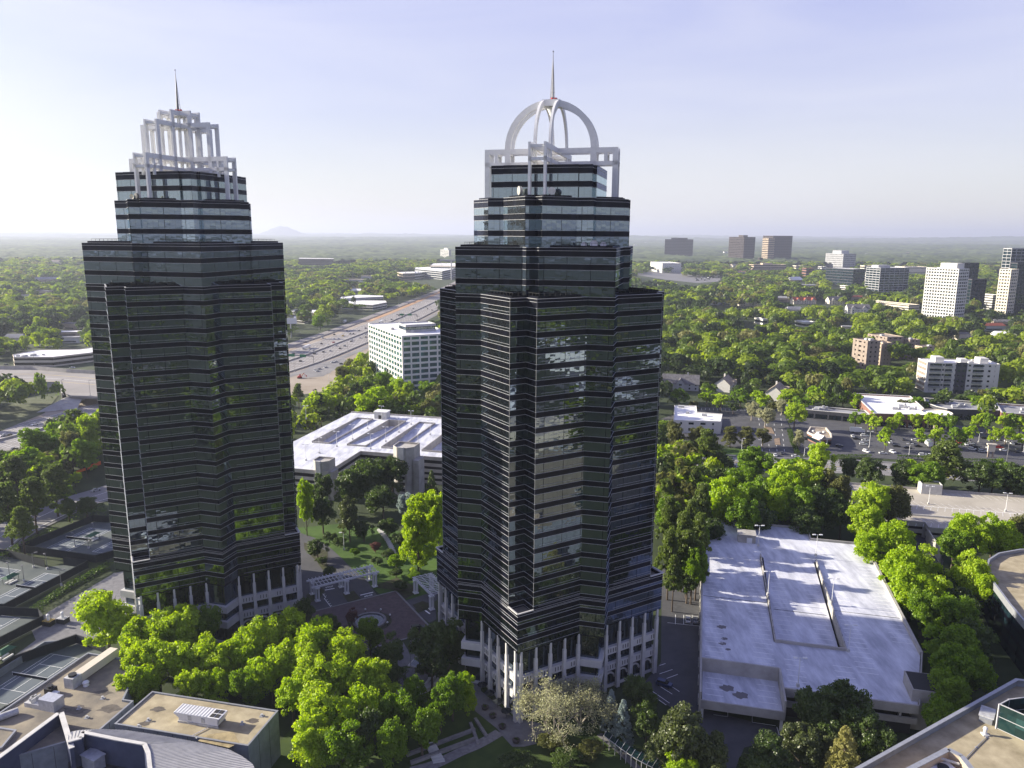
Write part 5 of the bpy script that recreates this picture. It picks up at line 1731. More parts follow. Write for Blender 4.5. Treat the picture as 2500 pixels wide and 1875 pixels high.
# ------------------------------------------------------------------ near roofs, lower left
def near_block(label, poly, H, roofm, wallm, lip=.6, name='low_building', cat='building', cop=.45, copm=M_COPING):
    poly = ccw(poly); cx = sum(p[0] for p in poly) / len(poly); cy = sum(p[1] for p in poly) / len(poly)
    r = thing(name, label, cat, (cx, cy, 0)); P = local(poly, (cx, cy))
    b = MB(); b.prism(P, -1, H - .05, top=False, bottom=False); pring(b, P, H - .05, H + lip - .1, 0, .35); b.build('wall', wallm, r)
    b = MB(); b.prism(poffset(P, -.3), H - .2, H); b.build('roof', roofm, r)
    b = MB(); pring(b, P, H + lip - .1, H + lip, .07, cop); b.build('coping', copm, r)
    # panel joints
    b = MB()
    for i in range(len(P)):
        a, c = P[i], P[(i + 1) % len(P)]; L = math.dist(a, c); n = int(L / 3.6); an = math.atan2(c[1] - a[1], c[0] - a[0])
        for k in range(1, n):
            t = k / n; b.box(a[0] + (c[0] - a[0]) * t, a[1] + (c[1] - a[1]) * t, 0, .08, .06, H, an)
    b.build('panel_joint', M_DECKD, r)
    return r, P
c5 = crop((0, 1400), 3.16)
OB = (-94.0, 161.1)
ang1 = math.radians(-12.5)
bl1p = rectp(OB, 35.2, 13.4, ang1)
bl1, _ = near_block('low building with tan gravel roof and a white air handler, bottom left', bl1p, 12.0, M_TARR, M_GREYWALL, lip=.35)
bl2p = [c5(705, 640, 12), c5(1060, 690, 12), c5(1105, 880, 12), c5(890, 1000, 12), c5(1215, 1010, 12), c5(925, 1200, 12), c5(560, 1290, 12), c5(60, 1600, 12), c5(-500, 1650, 12), c5(-350, 1330, 12)]
bl2p = [(-118.2, 193.5), (-101.5, 189.3), (-97.4, 172.0), (-94.6, 171.4), (-97.2, 158.8), (-112, 150), (-140, 120), (-170, 100), (-178, 130), (-125.1, 165.5)]
bl2, _ = near_block('flat gravel-roofed building with several rooftop units beside the tennis court, bottom left', bl2p, 11.0, M_GRAVR, M_GREYWALL, lip=.5)
def unit_on(label, px, py, z, L, W, H, ang, kind='ahu', name='air_handler', cat='rooftop unit'):
    x, y = c5(px, py, z + H * .5)
    r = thing(name, label, cat, (x, y, z), ang)
    return r
# white sloped air handler on the tan roof
r = unit_on('long white air handler with sloped ends and twin fans on the tan roof', 1585, 1130, 12, 11, 3.4, 2.8, ang1)
b = MB()
b.box(0, 0, .55, 10.4, 2.9, 1.9); 
for s in (1,):
    pts = [(-5.2, -1.45, .55), (-5.2, 1.45, .55), (-6.4, 1.9, 2.5), (-6.4, -1.9, 2.5)]
b.prism([(-6.2, -1.75), (5.9, -1.75), (5.9, 1.75), (-6.2, 1.75)], 2.45, 2.75)
b.face([(-5.2, -1.45, 1.3), (-5.2, -1.45, 2.45), (-6.2, -1.75, 2.45)]); b.face([(-5.2, 1.45, 1.3), (-6.2, 1.75, 2.45), (-5.2, 1.45, 2.45)]); b.face([(-5.2, 1.45, 1.3), (-5.2, -1.45, 1.3), (-6.2, -1.75, 2.45), (-6.2, 1.75, 2.45)])
b.face([(5.2, -1.45, .6), (5.2, 1.45, .6), (6.2, 1.75, 2.6), (6.2, -1.75, 2.6)])
b.build('casing', M_WHITE, r)
for k in range(11):
    b2 = MB() if k == 0 else b2; b2.box(-5.8 + k * .82, 0, 2.75, .07, 3.5, .08)
b2.build('roof_seam', M_MECH, r)
b = MB()
for (x, y) in ((3.7, -.8), (3.7, .8), (5.0, -.8), (5.0, .8)): b.box(x, y, 2.76, 1.1, 1.3, .06)
b.build('fan_opening', M_DECKD, r)
b = MB(); b.box(0, -1.5, .0, 10.8, .2, .5); b.box(0, 1.5, .0, 10.8, .2, .5); b.build('base_rail', M_MECH, r)
b = MB(); b.box(1.4, -1.5, .9, .8, .25, 1.1); b.box(-2.2, -1.48, 1.0, .9, .1, 1.2); b.build('control_box', M_MECH, r)
r = unit_on('white gas pipe bend on the tan roof in front of the air handler', 1530, 1290, 12, 1, 1, .2, ang1, name='roof_pipe', cat='pipe')
b = MB(); b.path([(1.2, 3.6, .2), (-.6, .2, .2), (1.0, -.4, .2)], [.09, .09, .09], 8); b.build('pipe', M_WHITE, r)
pt_ = sheet('damp_patch', [(x_ - bl1.location[0], y_ - bl1.location[1]) for x_, y_ in (c5(1600, 1275, 12.02), c5(1830, 1240, 12.02), c5(1880, 1330, 12.02), c5(1800, 1370, 12.02), c5(1560, 1320, 12.02))], 12.012, mat('damp_patch', (.30, .24, .13), .9, 0, .3, .6), bl1, kind=None)
a76 = math.radians(76)
r = unit_on('long cream rooftop air handler with a dark fan box at its near end', 745, 760, 11, 12, 3, 2.6, a76)
b = MB(); b.box(1.2, 0, .4, 13.0, 2.5, 2.2); b.build('casing', W_CREAM, r)
b = MB(); b.box(-6.8, 0, 0, 3.0, 2.8, 2.9); b.build('fan_box', M_MECH, r)
b = MB(); b.tube((-6.8, 0, 2.9), (-6.8, 0, 3.4), 1.0, 1.0, 14); b.build('fan', M_DARKMETAL, r)
b = MB(); b.beam((-1, 2.6, .7), (8, 2.6, .7), .7, .7); b.beam((8, 2.6, .7), (8, 1.2, .7), .7, .7); b.build('duct', M_MECH, r)
r = unit_on('white mushroom roof vent beside the cream air handler', 690, 890, 11, 1, 1, 1, 0, name='roof_vent', cat='vent')
b = MB(); b.tube((0, 0, 0), (0, 0, .8), .75, .6, 14); b.ball((0, 0, .9), .85, 14, 6, sz=.6); b.build('cowl', M_WHITE, r, smooth=True)
r = unit_on('galvanised rooftop unit with coils and a clear cover, left of the cream air handler', 385, 1035, 11, 9, 3, 2.5, PH)
b = MB(); b.box(1.6, 0, 0, 4.6, 3.2, 2.9); b.build('casing', M_COPING if False else mat('galvanised', (.45, .46, .5), .4, .4, .15, 1), r)
b = MB(); b.box(-3.0, 0, 0, 4.4, 3.0, 1.2); b.box(-3.0, 0, 1.2, .3, 2.8, 1.0); b.box(-4.2, .3, 1.2, .4, 2.0, .8)
for k in range(3): b.tube((-4.4 + k * 1.3, .2, 1.2), (-4.4 + k * 1.3, .2, 2.0), .42, .42, 12)
b.build('coil_section', M_MECH, r)
r = unit_on('small black rooftop fan with white curb behind the galvanised unit', 420, 940, 11, 3, 2, 1.6, PH, name='roof_fan', cat='rooftop unit')
b = MB(); b.box(0, 0, 0, 2.2, 2.0, 1.5); b.tube((0, 0, 1.5), (0, 0, 2.1), .7, .7, 12); b.build('housing', M_DARKMETAL, r)
b = MB(); b.box(1.6, -.6, 0, 2.4, 1.2, .9); b.build('curb', M_WHITE, r)
r = unit_on('round grey duct with elbow lying on the gravel roof at the left edge', 75, 1145, 11, 5, 1.4, 1.4, math.radians(45), name='roof_duct', cat='duct')
b = MB(); b.tube((-1.8, 0, .9), (2.6, 0, .9), .85, .85, 16); b.tube((-1.8, 0, .9), (-3.0, .4, .3), .7, .7, 14); b.build('duct', M_MECH, r, smooth=False)
for i, (px, py, z, s) in enumerate(((1175, 1165, 12, .5), (1900, 1185, 12, .55), (1100, 1215, 12, .45), (2050, 1120, 12, .4), (820, 1000, 11, .5), (560, 870, 11, .45), (900, 690, 11, .6), (640, 1080, 11, .5), (700, 1150, 11, .4))):
    r = unit_on('small pipe vent on the lower left roofs, %s' % ('at the back left of the tan roof', 'right of the white air handler', 'at the front left of the tan roof', 'near the right corner of the tan roof', 'on the gravel roof left of the step', 'behind the galvanised unit', 'beside the cream air handler far end', 'in front of the galvanised unit', 'nearest the blue screen wall')[i], px, py, z, 1, 1, .2, 0, name='roof_vent', cat='vent')
    b = MB(); b.tube((0, 0, 0), (0, 0, s), .22, .18, 8); b.tube((0, 0, s), (0, 0, s + .15), .32, .32, 8); b.build('cap', M_MECH, r)
    b = MB(); b.box(0, 0, 0, 1.0, 1.0, .08); b.build('flashing', M_COPING, r)
# low stone wing at the frame edge
wp = [c5(-150, 1210, 9), c5(150, 1265, 9), c5(60, 1330, 9), c5(55, 1420, 9), c5(-150, 1520, 9)]
near_block('small grey stone-clad wing with barred windows at the bottom left edge', [c5(-160, 1215, 11.2), c5(160, 1262, 11.2), c5(50, 1400, 11.2), c5(-160, 1430, 11.2)], 11.2, M_GRAVR, M_CONCW, lip=.4)
for i, (px, py, z, s_, par) in enumerate(((620, 1090, 11, 3.2, 'bl2'), (820, 960, 11, 2.4, 'bl2'), (880, 1080, 11, 2.8, 'bl2'), (1250, 1080, 12, 1.8, 'bl1'), (1980, 1160, 12, 1.6, 'bl1'), (1150, 1190, 12, 1.5, 'bl1'))):
    x, y = c5(px, py, z); r_ = globals()[par]; b = MB(); b.face([(x - r_.location[0] + s_ * (1 + .3 * math.sin(k * 2.3 + i)) * math.cos(k * .45), y - r_.location[1] + s_ * .55 * (1 + .25 * math.cos(k * 1.7)) * math.sin(k * .45), z + .008 + i * .001) for k in range(14)])
    b.build('ponding_stain', mat('ponding_stain', (.10, .085, .07), .6, 0, .3, .8), r_)
# two tall slate-blue screen walls
def fin(label, p, q, z0, z1, w_, m):
    x, y = (p[0] + q[0]) / 2, (p[1] + q[1]) / 2; an = math.atan2(q[1] - p[1], q[0] - p[0])
    r = thing('screen_wall', label, 'wall', (x, y, 0), an)
    b = MB(); b.box(0, 0, z0, math.dist(p, q), w_, z1 - z0); b.build('panel', m, r)
    b = MB(); b.box(0, 0, z1, math.dist(p, q) + .1, w_ + .35, .18); b.build('coping', M_CONC, r)
    return r
pA, pB = (-113.4, 140.0), (-107.9, 163.0)
fin('tall slate-blue screen wall with pale coping running back from the bottom left', pA, (-107.9, 162.4), 3, 14, .8, M_BLUEWALL)
fin('second slate-blue screen wall meeting the first at a sharp corner', (-107.3, 162.6), (-97.6, 150.0), 3, 14, .8, M_BLUEWALL)
# curved metal roof with a stepped court
mr = thing('metal_roof_pavilion', 'curved pale standing-seam metal roof wrapping a dark blue court, bottom left', 'building', (-80, 145, 0))
bk = [c5(560, 1262, 14), c5(640, 1245, 14), c5(800, 1235, 14), c5(1000, 1240, 14), c5(1200, 1268, 14), c5(1400, 1300, 14), c5(1600, 1335, 14), c5(1800, 1380, 14), c5(1900, 1430, 14), c5(1985, 1490, 14), c5(2030, 1600, 14)]
nb = [c5(560, 1360, 14), c5(665, 1330, 14), c5(670, 1285, 14), c5(940, 1338, 14), c5(1150, 1372, 14), c5(1180, 1440, 14), c5(1190, 1520, 14), c5(1200, 1600, 14), c5(1210, 1720, 14)]
b = MB(); loc = lambda q: (q[0] + 80, q[1] - 145)
def interp(pl_, t):
    D_ = [0]
    for i in range(1, len(pl_)): D_.append(D_[-1] + math.dist(pl_[i - 1], pl_[i]))
    s = t * D_[-1]
    for i in range(1, len(pl_)):
        if s <= D_[i] + 1e-9:
            k = (s - D_[i - 1]) / (D_[i] - D_[i - 1]); return (pl_[i - 1][0] + (pl_[i][0] - pl_[i - 1][0]) * k, pl_[i - 1][1] + (pl_[i][1] - pl_[i - 1][1]) * k)
    return pl_[-1]
n = 70
seam = MB()
for i in range(n):
    a0, a1 = interp(bk, i / n), interp(bk, (i + 1) / n); c0, c1 = interp(nb, i / n), interp(nb, (i + 1) / n)
    z = 14.0
    b.face([(*loc(c0), z + .6), (*loc(c1), z + .6), (*loc(a1), z - .1), (*loc(a0), z - .1)])
    b.face([(*loc(a0), z - .1), (*loc(a1), z - .1), (*loc(a1), z - 1.0), (*loc(a0), z - 1.0)])
    seam.beam((*loc(c0), z + .64), (*loc(a0), z - .06), .06, .10)
b.build('metal_roof', M_METALROOF, mr); seam.build('roof_seam', M_MECH, mr)
b = MB()
for i in range(len(bk) - 1):
    b.face([(*loc(bk[i + 1]), -1), (*loc(bk[i]), -1), (*loc(bk[i]), 13.0), (*loc(bk[i + 1]), 13.0)])
b.build('wall', M_GREYWALL, mr)
b = MB()
for i in range(len(nb) - 1):
    b.beam((*loc(nb[i]), 11), (*loc(nb[i + 1]), 11), .5, 7.0)
b.build('court_wall', M_BLUEWALL, mr)
b = MB()
for i in range(len(nb) - 1):
    b.beam((*loc(nb[i]), 14.75), (*loc(nb[i + 1]), 14.75), .9, .25)
b.build('court_coping', M_CONC, mr)
b = MB(); b.prism(ccw([loc(c5(560, 1500, 8)), loc(c5(700, 1330, 8)), loc(c5(1200, 1400, 8)), loc(c5(1250, 1700, 8)), loc(c5(560, 1750, 8))]), 7, 8.0); b.build('court_floor', M_DECKD, mr)
x, y = c5(750, 1440, 11); b = MB(); b.box(x + 80, y - 145, 8, 2.6, 4.5, 3.0, 1.1); b.box(x + 80, y - 145, 11, 3.0, 4.9, .3, 1.1); b.build('court_unit', mat('galvanised', (.3, .3, .3)), mr)

# ---- lower right block
R3 = (69.3, 136.3); a31 = math.radians(31.0)
q0 = R3; far_ = (R3[0] + 64.5 * math.cos(a31), R3[1] + 64.5 * math.sin(a31)); 
br_p = [(R3[0] - 26 * math.cos(a31), R3[1] - 26 * math.sin(a31)), (R3[0] - 26 * math.cos(a31) + 60 * math.sin(a31), R3[1] - 26 * math.sin(a31) - 60 * math.cos(a31)), (far_[0] + 60, far_[1] - 70), (far_[0] + 60, far_[1] - 14), far_]
br, _ = near_block('large building with tan gravel roof and deep parapet filling the bottom right corner', br_p, 18.4, M_TARR, M_GREYWALL, lip=1.9, cop=.8)
c6r = crop((2000, 1200), 2.458)
r = thing('plant_enclosure', 'green glass plant enclosure with white rails on the tan roof at the right edge', 'enclosure', (*c6r(1085, 1390, 19), 18.4), math.radians(52))
e0 = c6r(1085, 1388, 18.4); ht = htop(1200 + 1240 / 2.458, e0) - 18.4
e1 = c6r(1400, 1530, 18.4); e3 = c6r(1160, 1210, 18.4 + ht); e3b = c6r(1100, 1245, 18.4 + ht)
pr = ccw([(q[0] - r.location[0], q[1] - r.location[1]) for q in (e0, e1, (e1[0] + 8, e1[1] + 12), (e3[0] + 10, e3[1] + 2), e3)])
r.rotation_euler = (0, 0, 0)
b = MB(); pring(b, pr, .2, ht - .1, 0, .15); b.build('glass_panel', FG_E, r)
b = MB()
for z in (.15, ht * .5, ht - .12): pring(b, pr, z, z + .14, .06, .25)
for (x, y) in pr: b.box(x, y, 0, .3, .3, ht)
b.build('frame', M_TRIM, r)
r = thing('roof_hatch', 'low grey metal box with folded lid beside the glass enclosure', 'rooftop unit', (*c6r(1030, 1310, 19), 18.4), math.radians(52))
b = MB(); b.box(0, 0, 0, 5.2, 2.6, 1.1); b.build('box', M_COPING, r); b = MB(); b.box(.3, 0, 1.1, 4.6, 3.0, .25); b.build('lid', M_MECH, r)
r = thing('roof_vent', 'white goose-neck vent with long shadow on the tan roof', 'vent', (*c6r(1018, 1425, 18.4), 18.4), 0)
b = MB(); b.tube((0, 0, 0), (0, 0, 1.3), .35, .35, 12); b.ball((0, 0, 1.45), .5, 12, 6); b.build('cowl', M_WHITE, r); b = MB(); b.box(0, 0, 0, 1.3, 1.3, .25); b.build('curb', M_CONC, r)
pts = [c6r(1030, 1440, 18.5), c6r(970, 1500, 18.5), c6r(905, 1570, 18.5)]
b = MB(); b.path([(*p, 18.55) for p in pts], [.09] * 3, 6)
for p in pts: b.box(p[0], p[1], 18.4, .5, .5, .12)
tag(b.build('roof_pipe', M_COPING), 'thin dark pipe crossing the tan roof towards the sunken plant court', 'pipe')
pc = [c6r(540, 1659, 22), c6r(800, 1520, 22), c6r(880, 1560, 22), c6r(985, 1690, 22)]
r = thing('plant_court', 'sunken plant court with tan parapet and a white cooling unit at the bottom edge', 'plant court', (*pc[1], 0))
b = MB()
for i in range(3): b.beam((pc[i][0] - pc[1][0], pc[i][1] - pc[1][1], 20.2), (pc[i + 1][0] - pc[1][0], pc[i + 1][1] - pc[1][1], 20.2), .8, 3.8)
b.build('wall', W_TAN, r)
b = MB()
for i in range(3): b.beam((pc[i][0] - pc[1][0], pc[i][1] - pc[1][1], 22.2), (pc[i + 1][0] - pc[1][0], pc[i + 1][1] - pc[1][1], 22.2), 1.1, .2)
b.build('coping', M_COPING, r)
cxy = c6r(770, 1640, 20); b = MB(); b.box(cxy[0] - pc[1][0], cxy[1] - pc[1][1], 18.4, 5, 3.4, 2.0, .2); b.build('cooling_unit', M_WHITE, r)
b = MB(); b.tube((cxy[0] - pc[1][0], cxy[1] - pc[1][1], 20.4), (cxy[0] - pc[1][0], cxy[1] - pc[1][1], 20.8), 1.1, 1.1, 16); b.build('fan', M_DECKD, r)
b = MB(); b.beam((cxy[0] - pc[1][0] - 1, cxy[1] - pc[1][1] + 2.5, 21.4), (cxy[0] - pc[1][0] + 3.5, cxy[1] - pc[1][1] + .5, 21.0), .35, .35); b.build('duct', M_CONC, r)

# ---- curved building at the right edge
cc = (204.0, 226.0); 
cb = thing('curved_building', 'curved dark glass building with tan gravel roof at the right edge', 'building', (204, 226, 0))
arc = [(-56, -40), (-53, -25), (-49, -8), (-45, 6), (-40.5, 18), (-35, 25.5), (-28, 31), (-18, 34.5), (-6, 35.5), (10, 33), (30, 22), (30, -60), (-20, -60)]
P = ccw(arc)
b = MB(); u = 0
for f in range(4): 
    b = MB(); b.prism(P, f * 3.4 + .6, f * 3.4 + 2.7, top=False, bottom=False); b.build('window_band', FG_D, cb)
    b = MB(); pring(b, P, f * 3.4 - (.5 if f == 0 else .7), f * 3.4 + .6, .1, .3); b.build('spandrel_band', M_SPAN, cb)
b = MB(); pring(b, P, 12.9, 15.2, .15, .6); b.build('parapet', M_COPING, cb)
b = MB(); b.prism(poffset(P, -.5), 13.6, 14.0); b.build('roof', M_TARR, cb)
up = [(-18, -14), (-20, 2), (-17, 14), (-9, 22), (6, 24), (25, 18), (25, -40)]
b = MB(); b.prism(ccw(up), 14.0, 17.6, top=False); b.build('upper_wall', FG_D, cb)
b = MB(); pring(b, ccw(up), 17.6, 18.6, .2, .6); b.build('upper_parapet', M_COPING, cb)
b = MB(); b.prism(poffset(ccw(up), -.5), 17.5, 17.9); b.build('upper_roof', M_TARR, cb)

# ------------------------------------------------------------------ tennis courts
def rectw(c, L, W, ang):
    r = []
    for x, y in ((-L / 2, -W / 2), (L / 2, -W / 2), (L / 2, W / 2), (-L / 2, W / 2)):
        X, Y = rot2(x, y, ang); r.append((c[0] + X, c[1] + Y))
    return r
def court_lines(c, ang, z):
    b = MB()
    def seg_(x0, y0, x1, y1, w=.12):
        p, q = rot2(x0, y0, ang), rot2(x1, y1, ang); linebox(b, (c[0] + p[0], c[1] + p[1]), (c[0] + q[0], c[1] + q[1]), w, z)
    for y in (-5.5, -4.1, 4.1, 5.5): seg_(-11.9, y, 11.9, y)
    for x in (-11.9, 11.9): seg_(x, -5.5, x, 5.5)
    for x in (-6.4, 6.4): seg_(x, -4.1, x, 4.1)
    seg_(-6.4, 0, 6.4, 0)
    return b
def tennis(label, poly, courts, fence_sides, seed=0):
    poly = ccw(poly); sheet('court_surface', poly, .20, M_COURT, kind='structure')
    n = len(poly); fz = MB()
    cx = sum(p[0] for p in poly) / n; cy = sum(p[1] for p in poly) / n
    f = thing('court_fence', label, 'fence', (cx, cy, 0)); P = local(poly, (cx, cy))
    for i in fence_sides:
        a, c = P[i], P[(i + 1) % n]; m = max(2, int(math.dist(a, c) / 4))
        b = MB(); b.beam((*a, 1.8), (*c, 1.8), .08, 3.0); b.build('windscreen', M_SCREEN, f)
        b = MB()
        for k in range(m + 1): t = k / m; b.tube((a[0] + (c[0] - a[0]) * t, a[1] + (c[1] - a[1]) * t, 0), (a[0] + (c[0] - a[0]) * t, a[1] + (c[1] - a[1]) * t, 3.5), .06, .06, 5)
        b.beam((*a, 3.45), (*c, 3.45), .07, .07)
        b.build('fence_post', M_DARKMETAL, f)
    for (x, y) in courts:
        b = MB(); b.face([(*p, .225) for p in ccw(rectw((x, y), 23.8, 11, a76))]); tag(b.build('playing_surface', M_COURT_IN), kind='structure')
        tag(court_lines((x, y), a76, .24).build('court_marking', M_LINE), kind='structure')
    return f
NETS = []
def net(label, x, y):
    r = thing('tennis_net', label, 'tennis net', (x, y, .24), a76 + math.pi / 2)
    b = MB(); b.box(0, 0, 0, 12.4, .05, .85); b.build('mesh', M_SCREEN, r)
    b = MB(); b.box(0, 0, .85, 12.4, .09, .12); b.build('tape', M_WHITE, r)
    for s in (-1, 1):
        b = MB(); b.tube((s * 6.2, 0, 0), (s * 6.2, 0, 1.05), .06, .06, 6); b.build('post', M_WHITE, r)
Kt = crop((0, 950), 3.016)
pTD = [c5(545, 585), c5(775, 620), c5(700, 660), c5(-60, 1180), c5(-60, 880), c5(380, 600)]
pTD = [(-136.0, 217.5), (-124.0, 212.0), (-127.5, 196), (-140.5, 165.0), (-152.5, 176.0), (-147.5, 205.0)]
tennis('dark fence round the nearest tennis court beside the gravel roof', pTD, [(-138.2, 198.7)], (0, 2, 4, 5))
net('low white-topped net across the nearest tennis court', -138.9, 198.7)
pTB = [(-171.4, 237.0), (-162.2, 271.8), (-173.2, 274.6), (-179.0, 272.2), (-199.0, 281.5), (-215, 284), (-224, 248), (-196, 240)]
tennis('dark screened fence round the middle pair of tennis courts at the left', pTB, [(-173.8, 254.5), (-195, 259.5)], (0, 1, 3, 4, 6, 7))
net('net across the right court of the middle pair', -173.8, 254.5); net('net across the left court of the middle pair', -195, 259.5)
pTA = [(-175.5, 280.5), (-161.8, 276.8), (-150.0, 290.0), (-145, 312), (-178.5, 318.5), (-186, 319.5), (-198.0, 286.5)]
tennis('dark screened fence round the far tennis courts beside the left tower', pTA, [(-181.5, 299.5), (-161, 297.5)], (0, 1, 4, 5, 6))
net('net across the left one of the far tennis courts', -181.5, 299.5); net('net across the far tennis court nearest the left tower', -161, 297.5)
pTC = [(-160.5, 210.5), (-153.5, 229.5), (-158.0, 234.0), (-185, 236), (-190, 214)]
tennis('dark screened fence round the tennis court at the left edge', pTC, [(-172, 223)], (0, 1, 2))
net('net across the tennis court at the left edge', -172, 223)
def cabana(label, x, y):
    r = thing('court_shelter', label, 'shelter', (x, y, .22), a76)
    b = MB()
    for sx in (-2.2, 2.2):
        for sy in (-1.2, 1.2): b.tube((sx, sy, 0), (sx, sy, 2.5), .07, .07, 6)
    b.build('post', M_DARKMETAL, r)
    b = MB(); b.face([(-2.7, -1.7, 2.4), (2.7, -1.7, 2.4), (1.6, 0, 3.2), (-1.6, 0, 3.2)]); b.face([(2.7, 1.7, 2.4), (-2.7, 1.7, 2.4), (-1.6, 0, 3.2), (1.6, 0, 3.2)])
    b.face([(2.7, -1.7, 2.4), (2.7, 1.7, 2.4), (1.6, 0, 3.2)]); b.face([(-2.7, 1.7, 2.4), (-2.7, -1.7, 2.4), (-1.6, 0, 3.2)])
    b.build('canopy', mat('green_canvas', (.03, .10, .05), .8, 0, .2, 1), r)
    b = MB(); b.box(0, .8, 0, 3.6, .5, .45); b.box(0, -.8, 0, 3.6, .5, .45); b.build('bench', M_WHITE, r)
for (x, y, l) in ((Kt(100, 1470)[0], Kt(100, 1470)[1], 'green canopy shelter with white benches between the middle tennis courts'), (*Kt(700, 1150), 'green canopy shelter with white benches between the far tennis courts'),
                  (*c5(70, 700), 'green canopy shelter beside the left edge court')):
    cabana(l, x, y)
for i, (x, y, zz) in enumerate(((250, 1250, 6), (350, 1260, 6), (655, 1110, 6), (555, 1100, 6), (700, 1030, 6), (75, 1330, 6), (180, 1350, 6), (455, 1375, 6))):
    X, Y = Kt(x, y, zz); light_pole('court floodlight on a thin dark pole, %s from the left' % ordinal([4, 5, 7, 6, 8, 1, 2, 3][i]), X, Y, 0, zz, 1, random.uniform(0, 3), 'floodlights of the tennis courts', M_STEEL)
sheet('pavement', [c5(240, 425), c5(560, 330), c5(900, 30), c5(880, 250), c5(780, 620), c5(540, 580), c5(390, 590), c5(60, 860), c5(-100, 960), c5(-100, 860), c5(300, 560)], .12, M_PAVE)
tag((lambda b: (b.beam((*c5(0, 840, 1), 1.2), (*c5(370, 600, 1), 1.2), .4, 2.4), b.beam((*c5(370, 600, 1), 1.2), (*c5(545, 585, 1), 1.2), .4, 2.4), b.build('court_wall', M_GREYWALL))[2])(MB()), 'pale grey wall along the path beside the nearest tennis court', 'wall')
# two small service structures on the forecourt
for (x, y, lab, m) in ((400, 440, 'yellow-striped cooling fan cluster under a small white dome', 'y'), (510, 420, 'white kiosk of pipes with a white dome on the forecourt', 'w')):
    X, Y = c5(x, y); r = thing('service_unit', lab, 'utility unit', (X, Y, .1), PH)
    b = MB(); b.box(0, 0, 0, 3.2, 2.4, 1.6); b.build('housing', M_DARKMETAL, r)
    b = MB()
    for k in range(5): b.box(-1.3 + k * .65, 0, 1.6, .25, 2.3, .12)
    b.build('grille', M_YLINE if m == 'y' else M_WHITE, r)
    b = MB(); b.tube((0, 0, 1.6), (0, 0, 3.2), .45, .45, 10); b.ball((0, 0, 3.3), .55, 10, 6); b.build('dome', M_WHITE, r)

# ------------------------------------------------------------------ plaza between the towers
A_, B_ = (-41.6, 254.5), (-25.1, 226.7)
u31 = (math.cos(a31), math.sin(a31))
D_ = (A_[0] - 34 * u31[0], A_[1] - 34 * u31[1]); C3 = (B_[0] - 34 * u31[0], B_[1] - 34 * u31[1])
sheet('brick_court', [A_, B_, C3, D_], .12, M_BRICKP)
for (p, q, nm) in ((A_, B_, 0), (A_, D_, 1), (B_, C3, 2)):
    ribbon('kerb', [p, q], .7, .24, mat('dark_stone', (.20, .19, .19), .8, 0, .2, 1))
K = crop((700, 950), 3.017)
sheet('lawn', [K(0, 1050), K(480, 1000), K(860, 1060), K(1180, 1180), K(1180, 1500), K(900, 1560), K(700, 1520), K(500, 1350), K(150, 1100)], .05, M_LAWN)
sheet('driveway', [K(60, 1060), K(215, 1112), K(330, 1180), K(420, 1262), K(500, 1340), K(600, 1410), K(690, 1540), K(470, 1590), K(250, 1645), K(150, 1640), K(60, 1500)], .09, M_ASPH)
for pts in ([(140, 1150), (230, 1175), (315, 1212), (320, 1262), (308, 1300), (352, 1352), (335, 1368), (295, 1368), (230, 1282), (145, 1200)], [(430, 1528), (513, 1500), (565, 1560), (470, 1588)],
            [(640, 1470), (830, 1400), (1010, 1490), (890, 1560), (830, 1495)], [(945, 1600), (1020, 1570), (1110, 1600), (990, 1650)], [(250, 1470), (300, 1500), (265, 1560), (180, 1600), (160, 1540)]):
    sheet('planting_bed', [K(*p) for p in pts], .14, M_MULCH)
sheet('driveway', [K(890, 1570), K(1130, 1490), K(1130, 1560), K(950, 1640)], .10, M_ASPH)
sheet('driveway', [crop((700, 1400), 3.493)(1140, 350), crop((700, 1400), 3.493)(1290, 290), crop((700, 1400), 3.493)(1300, 400), crop((700, 1400), 3.493)(1240, 430)], .10, M_ASPH)
b = MB()
for (p, q, w_) in (((270, 1505), (370, 1485), .5), ((560, 1533), (655, 1510), .5), ((1040, 1640), (1075, 1665), .5)):
    linebox(b, K(*p), K(*q), w_, .13)
for (x, y) in ((255, 1490), (295, 1560)):
    for k in range(5): linebox(b, K(x + k * 11, y + k * 14), K(x + 14 + k * 11, y + k * 14 - 6), .2, .13)
    linebox(b, K(x, y), K(x + 50, y + 62), .2, .13)
tag(b.build('road_marking', M_LINE), kind='structure')
x, y = K(615, 1532); o = sign_text('STOP', x, y, .13, math.radians(211), 1.3, M_LINE, None, 'road_lettering', True); tag(o, kind='structure')
x, y = K(335, 1478); o = sign_text('STOP', x, y, .13, math.radians(31), 1.2, M_LINE, None, 'road_lettering', True); tag(o, kind='structure')
